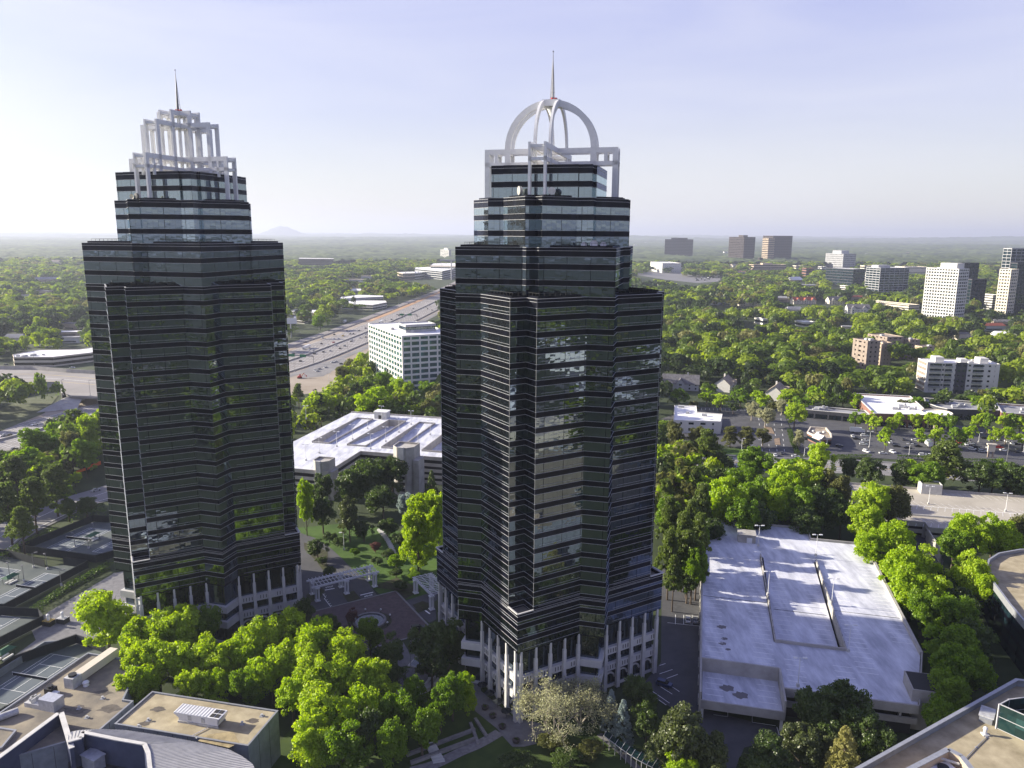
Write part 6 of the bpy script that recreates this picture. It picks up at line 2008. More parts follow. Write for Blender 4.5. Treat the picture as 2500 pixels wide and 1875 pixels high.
# fountain
M_STONE = mat('dark_stone', (.20, .19, .19), .8, 0, .2, 1)
ft = thing('fountain', 'round stone fountain basin in the brick court', 'fountain', (-46.9, 232.3, .12))
b = MB(); pring(b, discp(5.5, 40), 0, .75, 0, .8); b.build('basin_wall', M_STONE, ft)
b = MB(); b.prism(discp(4.7, 40), 0, .45); b.build('water', M_WATER, ft)
b = MB(); b.prism(discp(1.1, 18), 0, .9); b.prism(discp(.5, 12), .9, 1.9); b.prism(discp(1.0, 18), 1.9, 2.05); b.build('centre_tier', M_STONE, ft)
sheet('planting_bed', [(-46.9 + 7.3 * math.cos(k * .3), 232.3 + 7.0 * math.sin(k * .3)) for k in range(21)], .10 + .04, M_MULCH)
for k in range(8):
    a = math.radians(22 + k * 45); x, y = -46.9 + 6.9 * math.cos(a), 232.3 + 6.6 * math.sin(a)
    r = thing('lamp_bollard', 'white globe lamp bollard beside the fountain, %s counter-clockwise from the right' % ordinal(k + 1), 'lamp', (x, y, .1), 0, 'lamp bollards round the fountain')
    b = MB(); b.tube((0, 0, 0), (0, 0, 1.1), .12, .09, 8); b.build('post', M_DARKMETAL, r); b = MB(); b.ball((0, 0, 1.35), .33, 10, 6); b.build('globe', M_WHITE, r)
def pergola(label, o, L, W, ang, supports, H=5.4):
    r = thing('pergola', label, 'pergola', (o[0], o[1], 0), ang)
    b = MB()
    for y in (-W / 2, W / 2):
        for d in (-.28, .28): b.beam((-.9, y + d, H), (L + .9, y + d, H), .22, .5)
    b.build('main_beam', M_WHITE, r)
    b = MB(); n = int(L / 1.25)
    for k in range(n + 1): b.beam((L * k / n, -W / 2 - .9, H + .4), (L * k / n, W / 2 + .9, H + .4), .14, .28)
    for y in (-W / 6, W / 6): b.beam((-.4, y, H + .62), (L + .4, y, H + .62), .12, .14)
    b.build('cross_slat', M_WHITE, r)
    for s in supports:
        for y in (-W / 2, W / 2):
            b = MB()
            for dx in (-.5, .5):
                for dy in (-.5, .5): b.tube((L * s + dx, y + dy, 0), (L * s + dx, y + dy, H - .6), .22, .2, 10)
            b.box(L * s, y, H - .6, 1.7, 1.7, .35); b.box(L * s, y, 0, 1.8, 1.8, .35)
            b.build('column_cluster', M_WHITE, r)
    return r
pergola('long white pergola over the driveway between the towers', (-70.3, 249.0), 23.2, 6.0, math.radians(32), (.04, .5, .96))
pergola('shorter white pergola beside the base of the arched tower', (-31.9, 255.6), 15.5, 6.2, math.radians(-60), (.05, .95))
# stepped path and stone edge up the lawn
b = MB()
for k in range(14):
    x, y = crop((700, 950), 3.017)(700 + 10 * math.sin(k * .25) + k * 8, 1060 + k * 12); b.box(x, y, 0, 2.6, .7, .25 + .05 * (14 - k), -.5)
tag(b.build('garden_steps', M_CONC), 'stepping stone stair curving up the lawn right of the sunlit grass', 'steps')
K6 = crop((700, 1400), 3.493)
x, y = K(437, 1200, 0); light_pole('single street lamp on the lawn behind the long pergola', x, y, 0, 7.5, 1, math.pi, 'street lamps')
x, y = K(825, 1440, 0)
# flags
flagm = mat('flag_white', (.6, .6, .6), .8); flagr = mat('flag_stripes', (.35, .25, .28), .8, 0, .5, 6, col2=(.6, .55, .58))
for (px, py, l, m) in ((1088, 850, 'flagpole with a furled striped flag, left one of the pair', flagr), (1170, 850, 'flagpole with a drooping white flag, right one of the pair', flagm)):
    x, y = K6(px, py, 0); r = thing('flagpole', l, 'flagpole', (x, y, 0), 0, 'flagpoles above the stepped garden')
    b = MB(); b.tube((0, 0, 0), (0, 0, 10.5), .10, .05, 8); b.ball((0, 0, 10.6), .14, 8, 5); b.build('pole', M_TRIM, r)
    b = MB(); n = 8
    for i in range(n):
        z0, z1 = 10.2 - i * .42, 10.2 - (i + 1) * .42; w0, w1 = .12 + .5 * min(1, i / 5), .12 + .5 * min(1, (i + 1) / 5)
        b.face([(.06, 0, z0), (.06, 0, z1), (.06 + w1, .25 * math.sin(i + 1), z1), (.06 + w0, .25 * math.sin(i), z0)])
        b.face([(.06, .04, z1), (.06, .04, z0), (.06 + w0, .25 * math.sin(i) + .06, z0), (.06 + w1, .25 * math.sin(i + 1) + .06, z1)])
    b.build('flag', m, r)
# amphitheatre
x, y = K6(1085, 905); am = thing('amphitheatre', 'half-round stone amphitheatre steps in the garden in front of the towers', 'amphitheatre', (x, y, 0), math.radians(-20))
b = MB()
for k, (r0, r1, h) in enumerate(((5.2, 6.0, .4), (6.6, 7.4, .8), (8.0, 8.8, 1.2))):
    n = 22
    for i in range(n):
        t0, t1 = -math.pi * .98 + math.pi * 1.1 * i / n, -math.pi * .98 + math.pi * 1.1 * (i + 1) / n
        q = [(r0 * math.cos(t0), r0 * math.sin(t0)), (r1 * math.cos(t0), r1 * math.sin(t0)), (r1 * math.cos(t1), r1 * math.sin(t1)), (r0 * math.cos(t1), r0 * math.sin(t1))]
        b.prism(ccw(q), 0, h, sides=True)
b.build('seat_ring', M_CONC, am)
b = MB(); b.prism(discp(5.1, 30), 0, .14); b.build('stage', M_PAVE, am)
b = MB(); b.box(-1.0, 9.0, 0, 5.4, 7.5, .3); b.build('pool_edge', M_CONC, am); b = MB(); b.box(-1.0, 9.0, .3, 4.6, 6.7, .04); b.build('pool', M_WATER, am)
ribbon('path', [K6(960, 610), K6(1000, 680), K6(1050, 800)], 4.5, .10, M_PAVE); ribbon('path', [K6(1110, 700), K6(1130, 830), K6(1180, 850)], 2.2, .11, M_PAVE)
# front garden terraces and paths
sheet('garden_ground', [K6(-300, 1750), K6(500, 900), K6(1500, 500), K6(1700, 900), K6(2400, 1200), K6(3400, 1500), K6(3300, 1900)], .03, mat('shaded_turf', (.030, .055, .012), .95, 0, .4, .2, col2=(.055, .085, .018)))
sheet('terrace', [K6(1520, 830), K6(1660, 850), K6(1690, 1010), K6(1960, 1225), K6(2200, 1280), K6(2300, 1420), K6(2060, 1480), K6(1960, 1480), K6(1880, 1395), K6(1830, 1330), K6(1640, 1180)], .12, M_PAVE)
ribbon('path', smooth_path([K6(1100, 1700), K6(1300, 1640), K6(1500, 1540), K6(1680, 1460), K6(1850, 1360)]), 3.0, .14, M_STONE)
b = MB()
for (p, q, h) in (((1060, 1570), (1640, 1345), .8), ((1095, 1640), (1640, 1430), .9), ((1600, 1290), (1670, 1470), .7), ((1640, 1250), (1740, 1400), .6), ((930, 1340), (1020, 1490), .8)):
    P, Q = K6(*p), K6(*q); b.beam((*P, h / 2), (*Q, h / 2), .8, h)
tag(b.build('terrace_wall', M_STONE), 'stone retaining walls stepping across the garden in front of the arched tower', 'wall')
b = MB()
for k in range(7): P, Q = K6(1225 + k * 10, 1500 + k * 20), K6(1300 + k * 14, 1470 + k * 22); b.beam((*P, .7 - k * .09), (*Q, .7 - k * .09), 1.2, .2)
tag(b.build('garden_steps', M_CONC), 'flight of pale stone steps between the low garden walls', 'steps')
for i, (px, py) in enumerate(((1724, 1145), (1790, 1215), (1872, 1305), (1992, 1425))):
    x, y = K6(px, py, .6); r = thing('planter', 'round dark planter in front of the arched tower, %s from the left' % ordinal(i + 1), 'planter', (x, y, .12), 0, 'planters on the terrace')
    b = MB(); b.tube((0, 0, 0), (0, 0, .8), .75, 1.05, 18); b.build('pot', mat('dark_clay', (.06, .05, .05), .8), r)
    v, _h = crown_pts(np.random.default_rng(i + 5), 'flat', 16, 26, .12); me = mesh_from_quads('shrub', v, leafmat('dark')); o = bpy.data.objects.new('shrub', me); COL.objects.link(o); o.parent = r; o.scale = (.8, .8, .7); o.location = (0, 0, .5)
for i, (px, py) in enumerate(((1760, 1080), (1830, 1150), (1905, 1235), (1700, 1010))):
    x, y = K6(px, py, 0); r = thing('patio_umbrella', 'closed black patio umbrella on the terrace, %s from the left' % ordinal([2, 3, 4, 1][i]), 'umbrella', (x, y, .12), 0, 'umbrellas on the terrace')
    b = MB(); b.tube((0, 0, 0), (0, 0, 2.6), .05, .05, 6); b.build('pole', M_DARKMETAL, r)
    b = MB(); b.tube((0, 0, 2.9), (0, 0, 2.1), .1, 1.5, 8, cap=False); b.build('canopy', M_SCREEN, r)
# glass canopy walk
K7 = crop((1400, 1550), 3.16)
gl_ = [K7(265, 770, 3), K7(400, 870, 3), K7(520, 950, 3), K7(640, 1010, 3), K7(760, 1100, 3)]
cw = thing('glass_canopy', 'glass canopy walkway with pale frames among the trees at the bottom', 'canopy', (*gl_[0], 0))
gq = MB(); fq = MB()
for i in range(len(gl_) - 1):
    p, q = gl_[i], gl_[i + 1]; n = 3
    for k in range(n):
        P = (p[0] + (q[0] - p[0]) * k / n - gl_[0][0], p[1] + (q[1] - p[1]) * k / n - gl_[0][1]); Q = (p[0] + (q[0] - p[0]) * (k + 1) / n - gl_[0][0], p[1] + (q[1] - p[1]) * (k + 1) / n - gl_[0][1])
        w_ = 1.6 + .5 * i; off = (w_ * .6, w_ * .8)
        gq.face([(*P, 3.0), (*Q, 3.0), (Q[0] + off[0], Q[1] + off[1], 3.5), (P[0] + off[0], P[1] + off[1], 3.5)], 0, [(0, 0), (1, 0), (1, 1), (0, 1)])
        fq.beam((*P, 3.05), (P[0] + off[0], P[1] + off[1], 3.55), .10, .14); fq.tube((*P, 0), (*P, 3.0), .08, .08, 6)
    fq.beam((p[0] - gl_[0][0], p[1] - gl_[0][1], 3.03), (q[0] - gl_[0][0], q[1] - gl_[0][1], 3.03), .12, .14)
gq.build('glass_pane', FG_E, cw); fq.build('frame', M_CONC, cw)
ribbon('path', [K7(230, 760), K7(380, 880), K7(520, 1010), K7(600, 1100)], 1.8, .12, M_PAVE)
# court between tower and right garage
sheet('parking_court', [K7(540, 400), K7(700, 200), K7(700, -560), K7(990, -560), K7(1000, 500), K7(1040, 560), K7(1620, 700), K7(1700, 760), K7(1350, 850), K7(1250, 1100), K7(1190, 1100), K7(1190, 860), K7(800, 560)], .09, M_ASPH)
b = MB()
for (p, q) in (((575, 415), (745, 530)), ((600, 400), (770, 515)), ((690, 225), (735, 210)), ((690, 290), (790, 255)), ((745, 325), (832, 292)), ((790, 390), (845, 425)), ((700, 390), (790, 445)),
               ((1110, 600), (1220, 615)), ((1220, 545), (1220, 615)), ((1410, 655), (1590, 680)), ((1410, 610), (1410, 655)), ((1600, 690), (1620, 750))):
    linebox(b, K7(*p), K7(*q), .16, .13)
K5 = crop((1600, 1200), 3.318)
for x in (185, 252, 320, 385): linebox(b, K5(x, 985), K5(x, 1062), .16, .13)
linebox(b, K5(120, 1050), K5(385, 1075), .16, .13)
tag(b.build('parking_marking', M_LINE), kind='structure')
b = MB()
for (p, q) in (((930, 460), (1050, 440)), ((925, 455), (925, 620))): pass
K
# ------------------------------------------------------------------ vehicles
CARCOL = {'white': (.72, .72, .71), 'black': (.012, .012, .014), 'silver': (.36, .37, .39), 'dark blue': (.015, .03, .09), 'red': (.36, .02, .015), 'dark grey': (.06, .062, .068), 'yellow': (.55, .36, .04), 'orange': (.6, .2, .03), 'purple': (.16, .04, .12)}
def carmat(c):
    nm = 'car_paint_' + c.replace(' ', '_')
    return MATS.get(nm) or mat(nm, CARCOL[c], .28, .2, .04, 1.0, spec=.6)
M_CARGLASS = mat('car_glass', (.012, .014, .016), .08, 0, 0, 1, spec=.7)
M_TYRE = mat('tyre', (.015, .015, .015), .9)
M_LAMP = mat('car_lamp', (.65, .65, .6), .3)
M_TAIL = mat('tail_lamp', (.4, .02, .02), .3)
def loft(b, secs, m):
    """secs: list of (x, halfwidth, z0, z1); longitudinal body"""
    for i in range(len(secs) - 1):
        a, c = secs[i], secs[i + 1]
        A = [(a[0], -a[1], a[2]), (a[0], a[1], a[2]), (a[0], a[1] * .93, a[3]), (a[0], -a[1] * .93, a[3])]
        C = [(c[0], -c[1], c[2]), (c[0], c[1], c[2]), (c[0], c[1] * .93, c[3]), (c[0], -c[1] * .93, c[3])]
        for k in range(4):
            j = (k + 1) % 4
            b.face([A[k], A[j], C[j], C[k]], m)
    a, c = secs[0], secs[-1]
    b.face([(a[0], a[1], a[2]), (a[0], -a[1], a[2]), (a[0], -a[1] * .93, a[3]), (a[0], a[1] * .93, a[3])], m)
    b.face([(c[0], -c[1], c[2]), (c[0], c[1], c[2]), (c[0], c[1] * .93, c[3]), (c[0], -c[1] * .93, c[3])], m)
def car_parts(kind='sedan'):
    """returns dict part -> MB, car points along +X"""
    p = {}
    b = MB(); g = MB()
    if kind == 'sedan':
        loft(b, [(-2.3, .78, .38, .82), (-2.2, .88, .28, .92), (-1.2, .92, .24, .96), (1.0, .92, .24, .94), (2.1, .86, .26, .78), (2.3, .74, .36, .66)], 0)
        loft(g, [(-1.75, .72, .93, .95), (-1.05, .76, .93, 1.36), (.25, .76, .93, 1.38), (1.05, .74, .93, .95)], 0)
        loft(b, [(-1.02, .66, 1.36, 1.42), (.22, .66, 1.37, 1.43)], 0)
    elif kind == 'suv':
        loft(b, [(-2.3, .85, .45, 1.05), (-2.2, .94, .34, 1.12), (1.0, .96, .30, 1.10), (2.2, .9, .34, .98), (2.35, .8, .45, .85)], 0)
        loft(g, [(-2.15, .82, 1.1, 1.13), (-1.95, .82, 1.1, 1.62), (.35, .82, 1.1, 1.66), (1.15, .80, 1.08, 1.12)], 0)
        loft(b, [(-1.95, .74, 1.62, 1.72), (.32, .74, 1.65, 1.74)], 0)
    elif kind == 'truck':
        b.box(-1.2, 0, .9, 7.0, 2.4, 2.7); b.box(3.3, 0, .5, 1.9, 2.2, 1.9); b.box(.5, 0, .55, 6.8, 1.0, .35)
        g.box(4.0, 0, 1.5, .6, 2.0, .8)
    elif kind == 'lorry':
        b.box(-3.0, 0, 1.1, 14.0, 2.6, 2.9); b.box(6.2, 0, .6, 3.2, 2.4, 2.6); b.box(0, 0, .7, 12, 1.1, .4)
        g.box(7.6, 0, 1.9, .5, 2.2, .9)
    p['body'] = (b, 'paint'); p['window'] = (g, M_CARGLASS)
    wh = []
    xs = {'sedan': (-1.4, 1.42), 'suv': (-1.45, 1.45), 'truck': (-2.8, 3.3), 'lorry': (-8.2, -7.0, 4.2, 6.6)}[kind]
    r = .34 if kind == 'sedan' else (.38 if kind == 'suv' else .5)
    wd = .86 if kind in ('sedan', 'suv') else 1.1
    for x in xs:
        for s in (-1, 1):
            w_ = MB(); w_.tube((x, s * (wd - .2), r), (x, s * (wd + .06), r), r, r, 12); wh.append(w_)
    p['wheel'] = wh
    return p
CARMESH = {}
def simple_car(label, color, x, y, z, ang, kind='sedan', group=None, scale=1.0):
    """one mesh: too small in the picture to show parts"""
    k = (kind, color)
    if k not in CARMESH:
        p = car_parts(kind); b = MB()
        for q in (p['body'][0], ): 
            for f, vs in zip(q.f, [None] * len(q.f)): b.face([q.v[i] for i in f], 0)
        for f in p['window'][0].f: b.face([p['window'][0].v[i] for i in f], 1)
        for w_ in p['wheel']:
            for f in w_.f: b.face([w_.v[i] for i in f], 2)
        o = b.build('car', [carmat(color), M_CARGLASS, M_TYRE]); CARMESH[k] = o.data; bpy.data.objects.remove(o)
    nm = {'sedan': 'car', 'suv': 'car', 'truck': 'box_truck', 'lorry': 'lorry'}[kind]
    o = bpy.data.objects.new(nm, CARMESH[k]); COL.objects.link(o)
    o.location = (x, y, z); o.rotation_euler = (0, 0, ang)
    o['category'] = {'box_truck': 'truck', 'lorry': 'truck'}.get(nm, 'car')
    if label: o['label'] = label
    if group: o['group'] = group
    return o
def full_car(label, color, x, y, z, ang, kind='sedan'):
    r = thing('parked_car', label, 'car', (x, y, z), ang)
    p = car_parts(kind)
    p['body'][0].build('body', carmat(color), r); p['window'][0].build('window', M_CARGLASS, r)
    for w_ in p['wheel']: w_.build('wheel', M_TYRE, r)
    for s in (-1, 1):
        b = MB(); b.box(2.24, s * .6, .56, .1, .34, .16); b.build('headlight', M_LAMP, r)
        b = MB(); b.box(-2.26, s * .62, .66, .1, .3, .16); b.build('tail_light', M_TAIL, r)
    return r
CARS = []
def hw_dir(x, y):
    best = min(range(len(HW) - 1), key=lambda i: (HW[i][0] - x) ** 2 + (HW[i][1] - y) ** 2)
    a, b_ = HW[best], HW[best + 1]
    nx = -(b_[1] - a[1]); ny = b_[0] - a[0]
    side = (x - a[0]) * nx + (y - a[1]) * ny
    return math.atan2(b_[1] - a[1], b_[0] - a[0]) + (0 if side < 0 else math.pi)
K = crop((680, 550), 3.686)
W, Dk, Gr, S_ = 'white', 'black', 'dark grey', 'silver'
HWC = [(240, 1072, Dk), (130, 1177, Dk), (195, 1242, Dk), (320, 1175, Dk), (270, 1142, W), (300, 1144, W), (380, 1085, Dk), (400, 1157, Gr), (460, 1147, W), (550, 1125, Dk), (510, 1100, W), (490, 1071, 'red'), (390, 1032, W),
       (495, 1042, W), (535, 1039, W), (575, 1051, W), (655, 1046, W), (650, 1060, Gr), (575, 1012, 'yellow'), (495, 1001, Dk), (640, 994, Dk), (668, 993, Dk), (610, 966, Gr), (718, 963, Gr), (778, 941, Dk), (775, 995, W),
       (730, 1028, W), (780, 1021, Gr), (450, 967, Gr), (590, 1100, S_), (445, 1098, W), (1010, 860, Dk), (1075, 826, Dk), (1105, 822, Dk), (1110, 835, Dk), (1180, 792, W), (1240, 825, Dk), (1245, 762, W), (1320, 745, Dk), (1350, 731, W),
       (1375, 771, Dk), (1400, 757, W), (1205, 760, Dk), (1150, 803, W), (1060, 747, W), (1160, 716, Gr), (950, 868, W), (1195, 780, S_), (1290, 755, S_), (1335, 760, Gr)]
for (x, y, c) in HWC:
    X, Y = K(x, y, .8); o = simple_car(None, c, X, Y, .2, hw_dir(X, Y), 'sedan' if c != 'yellow' else 'suv')
    CARS.append((o, proj(X, Y, 1)[0], 'on the motorway between the two towers', c + ' car', 0, 'cars on the motorway'))
for (x, y, l, k) in ((915, 888, 'white lorry heading away on the motorway, right of the midpoint', 'lorry'), (245, 1125, 'long white coach-like lorry on the motorway near the left tower', 'lorry'), (590, 886, 'white box truck parked by the dirt works beside the motorway', 'truck')):
    X, Y = K(x, y, 1.5); simple_car(l, W, X, Y, .2, hw_dir(X, Y), k)
for (x, y, c) in ((480, 1250, W), (512, 1244, W), (345, 1330, W), (600, 1270, Gr), (330, 1322, W), (365, 1310, S_), (420, 1295, W), (560, 1262, Dk)):
    X, Y = K(x, y, .8); o = simple_car(None, c, X, Y, .1, 1.2); CARS.append((o, proj(X, Y, 1)[0], 'on the dirt lot below the motorway', c + ' car', 0, 'cars on the dirt lot'))
Kq = crop((700, 950), 3.017)
for (x, y, c) in ((590, 138, 'purple'), (615, 145, 'red'), (265, 150, S_), (470, 165, Gr)):
    X, Y = Kq(x, y, .8); o = simple_car(None, c, X, Y, .1, PH); CARS.append((o, proj(X, Y, 1)[0], 'behind the middle garage', c + ' car', 0, 'cars behind the middle garage'))
K = crop((0, 950), 3.016)
for (x, y, c) in ((25, 385, W), (65, 381, Dk), (110, 482, Gr), (160, 535, W), (215, 530, W), (258, 300, W), (330, 470, Gr)):
    X, Y = K(x, y, .8); o = simple_car(None, c, X, Y, .2, hw_dir(X, Y)); CARS.append((o, proj(X, Y, 1)[0], 'on the motorway at the left edge', c + ' car', 0, 'cars on the motorway'))
X, Y = K(715, 778, .7); simple_car('silver car alone on the street left of the square-crowned tower', S_, X, Y, .1, 1.0)
K = crop((0, 550), 3.687)
for (x, y, c) in ((230, 1165, S_), (205, 1170, Dk), (55, 1305, Gr), (650, 1325, W), (700, 1355, W)):
    X, Y = K(x, y, .8); o = simple_car(None, c, X, Y, .1, .1); CARS.append((o, proj(X, Y, 1)[0], 'by the long white-roofed office at the left', c + ' car', 0, 'cars by the left office'))
K = crop((2000, 850), 4.148)
LOT = [(345, 845, W), (465, 841, W), (385, 872, Dk), (435, 905, Gr), (475, 890, W), (455, 927, W), (210, 946, Dk), (655, 1016, W), (700, 872, Gr), (725, 906, W), (790, 941, Dk), (900, 956, Dk), (860, 872, Gr), (1060, 896, Dk),
       (1100, 832, W), (1150, 952, Dk), (1130, 1030, W), (1060, 1030, W), (1165, 872, Gr), (1215, 955, Dk), (1440, 836, Gr), (1420, 896, 'red'), (1480, 866, W), (1540, 906, W), (1575, 926, Dk), (1590, 948, Dk), (1630, 970, Gr), (1520, 890, Dk),
       (1800, 925, 'red'), (1830, 942, 'red'), (1820, 861, W), (1790, 851, W), (1870, 871, Gr), (1905, 882, W), (1880, 971, W), (1950, 976, Gr), (2010, 981, Dk), (2040, 966, Gr), (1680, 850, Dk), (1960, 902, W), (2000, 906, Dk), (1660, 985, S_),
       (930, 905, Gr), (980, 880, W), (1010, 940, Dk), (1300, 880, Gr), (1340, 905, W), (1330, 870, Dk), (1495, 915, W), (1560, 965, W), (640, 860, Gr), (600, 850, Dk), (1740, 950, W), (1765, 880, S_)]
for i, (x, y, c) in enumerate(LOT):
    X, Y = K(x, y, .8); o = simple_car(None, c, X, Y, .12, PH + (math.pi / 2 if i % 3 == 0 else 0) + random.uniform(-.05, .05), 'suv' if i % 4 == 1 else 'sedan')
    CARS.append((o, proj(X, Y, 1)[0], 'in the shopping centre parking lot', c + ' car', 0, 'cars in the shopping centre lot'))
for (x, y, l, a) in ((485, 1000, 'white car leaving the shopping lot nose first, left of two', 1.2), (752, 1002, 'white van-like car leaving the shopping lot, right of two', 1.4)):
    X, Y = K(x, y, .8); simple_car(l, W, X, Y, .12, -a, 'suv')
X, Y = K(395, 795, 1.5); simple_car('white box truck parked behind the small restaurant', W, X, Y, .12, PH + math.pi * 0, 'truck')
X, Y = K(1112, 925, 1.2); simple_car('white delivery van-like truck among the parked cars below the rotunda', W, X, Y, .12, PH + 1.57, 'truck')
X, Y = K(905, 742, .9); simple_car('white van against the front of the brick store', W, X, Y, .12, PH, 'suv')
for (x, y, c) in ((1130, 386, W), (1870, 447, W), (1912, 446, 'red'), (1962, 452, W), (2000, 452, 'red'), (2048, 443, W), (1400, 400, Gr), (800, 290, Gr), (925, 295, S_), (2055, 155, W)):
    X, Y = K(x, y, .8); o = simple_car(None, c, X, Y, .1, 1.3); CARS.append((o, proj(X, Y, 1)[0], 'round the white apartment block', c + ' car', 0, 'cars by the apartments'))
K = crop((1600, 850), 4.148)
for (x, y, l, c, a) in ((1520, 876, 'black car in the restaurant drive-through lane', Dk, 1.6), (1870, 946, 'black car parked right of the restaurant', Dk, PH), (1222, 1050, 'white car waiting at the street mouth, left of the small median', W, 1.4),
                        (1430, 1060, 'white car turning into the street beside the brick wall', W, PH), (1290, 1030, 'dark car on the access road near its mouth', Gr, 1.4), (375, 885, 'silver car in shade before the small white office', S_, PH)):
    X, Y = K(x, y, .7); simple_car(l, c, X, Y, .16, a)
K = crop((1530, 540), 4.254); rr = random.Random(3)
for i in range(42):
    x, y = rr.uniform(700, 950), rr.uniform(545, 605)
    if y > 560 + (950 - x) * .25: continue
    X, Y = K(x, y, .8); c = rr.choice((W, W, Gr, Dk, S_, 'orange' if i % 9 == 0 else W)); o = simple_car(None, c, X, Y, .1, rr.choice((0, 1.57)), 'suv' if i % 3 else 'truck')
    o.name = 'car'; o['category'] = 'car'
    CARS.append((o, proj(X, Y, 1)[0], 'in the far lot beside the windowless white block', c + ' vehicle', 0, 'vehicles in the far lot'))
sheet('parking_lot', [K(100, 520), K(340, 500), K(650, 515), K(960, 535), K(960, 600), K(720, 620), K(400, 590), K(100, 545)], .06, M_PAVE)
K = crop((1600, 1200), 3.318)
X, Y = K(288, 1018, .6); full_car('white car parked beside the right garage, left of the silver car', W, X, Y, .1, math.radians(78))
X, Y = K(350, 1022, .6); full_car('silver car parked close against the right garage wall', S_, X, Y, .1, math.radians(78))
X, Y = crop((1400, 1550), 3.16)(728, 365, .6); full_car('dark blue car in shade beside the base of the arched tower', 'dark blue', X, Y, .1, math.radians(-30), 'suv')
X, Y = crop((700, 1400), 3.493)(1145, 478, .6); full_car('black car standing on the brick court near the fountain', Dk, X, Y, .13, math.radians(18), 'suv')
label_sets(CARS)

# ------------------------------------------------------------------ signs and poles
K = crop((680, 550), 3.686)
x, y = K(110, 1035, 0); r = thing('billboard_pole', 'tall white billboard on a single pole beside the left tower', 'billboard', (x, y, 0), math.radians(10))
hb = htop(550 + 880 / 3.686, (x, y)); b = MB(); b.tube((0, 0, 0), (0, 0, hb), .8, .7, 10); b.build('pole', M_TRIM, r)
b = MB(); b.box(0, -.8, hb - 4, 15, 1.0, 7); b.build('panel', M_WHITE, r)
x, y = K(1545, 500, 0); r = thing('sign_mast', 'tall white mast sign beside the glass campus', 'mast', (x, y, 0))
hb = htop(550 + 318 / 3.686, (x, y)); b = MB(); b.tube((0, 0, 0), (0, 0, hb), 1.6, 1.6, 10); b.build('pole', M_TRIM, r); b = MB(); b.box(-10, 0, hb - 2, 44, 2, 3); b.build('panel', M_TRIM, r)
K = crop((2000, 850), 4.148)
for (px, py0, py1, l, m) in ((1905, 1110, 875, 'grey utility pole with crossarm at the street edge on the right', M_STEEL),):
    x, y = K(px, py0, 0); h = htop(850 + py1 / 4.148, (x, y)); r = thing('utility_pole', l, 'utility pole', (x, y, 0), PH)
    b = MB(); b.tube((0, 0, 0), (0, 0, h), .26, .18, 8); b.build('pole', m, r)
    b = MB(); b.beam((-1.6, 0, h - 1), (1.6, 0, h - 1), .15, .15); b.beam((0, 0, h - 6), (2.6, 0, h - 7), .12, .12); b.build('crossarm', m, r)
x, y = K(1740, 1050, 0); r = thing('pylon_sign', 'tan and cream pylon sign with flared top at the shopping lot entrance', 'sign', (x, y, 0), PH)
b = MB(); b.box(-1.2, 0, 0, .9, .9, 5.5); b.box(1.2, 0, 0, .9, .9, 4.0); b.build('post', W_BRICK2, r)
b = MB(); b.prism([(-1.9, -.7), (1.9, -.7), (1.9, .7), (-1.9, .7)], 3.6, 7.6); b.box(0, 0, 7.6, 5.0, 2.0, .7); b.build('panel', W_CREAM, r)
for (px, py0, py1, l) in ((512, 965, 800, 'white lot light pole near the box truck'), (915, 1050, 920, 'lot light pole in the middle of the shopping lot'), (1620, 900, 800, 'lot light pole before the dark shop fronts'), (2075, 1000, 860, 'lot light pole at the right end of the shopping lot')):
    x, y = K(px, py0, 0); h = htop(850 + py1 / 4.148, (x, y)); light_pole(l, x, y, 0, h, 2, PH, 'light poles of the shopping lot')
K = crop((1600, 850), 4.148)
for (px, py0, py1, l) in ((878, 1050, 885, 'thick white street pole on the grass verge'), (1515, 1060, 975, 'short street pole left of the restaurant corner'), (1570, 1078, 935, 'tall grey street pole at the restaurant corner')):
    x, y = K(px, py0, 0); h = htop(850 + py1 / 4.148, (x, y)); light_pole(l, x, y, 0, h, 1, PH, 'poles along the street')
x, y = K(1000, 1015, 0); r = thing('banner_sign', 'pair of white feather banners at the access road corner', 'banner', (x, y, 0), PH)
b = MB(); b.box(-.8, 0, 0, .9, .1, 4); b.build('banner', M_WHITE, r); b = MB(); b.box(.8, 0, 0, .9, .1, 3.4); b.build('banner', M_WHITE, r)
K = crop((0, 550), 3.687)
for i, (px, py, zz) in enumerate(((313, 1345, 6.5), (345, 1465, 6.5), (570, 1575, 6.5), (815, 1580, 6.5))):
    x, y = K(px, py, zz); light_pole('road lamp on the overpass, %s from the left' % ordinal(i + 1), x, y, zz, (13, 6, 12, 12)[i], 1, 0, 'lamps along the overpass', M_STEEL)
K = crop((680, 550), 3.686)
for (px, py0, py1, l) in ((458, 1520, 1450, 'pale light pole above the middle garage trees, left one'), (520, 1560, 1490, 'pale light pole above the middle garage trees, right one')):
    x, y = K(px, py0, 0); light_pole(l, x, y, 0, 16, 1, 0, 'light poles on the dirt lot')
HP = []
for k, (x_, y_) in enumerate(offs([p for p in HW if p[1] > 640], -36)[::4] + offs([p for p in HW if p[1] > 900], 58)[::4]):
    HP.append((light_pole('', x_, y_, 0, 13, 2, PH, 'lamp poles along the motorway', M_STEEL), x_ / y_, 'beside the motorway', 'tall grey lamp pole', 0, 'lamp poles along the motorway'))
label_sets(HP)
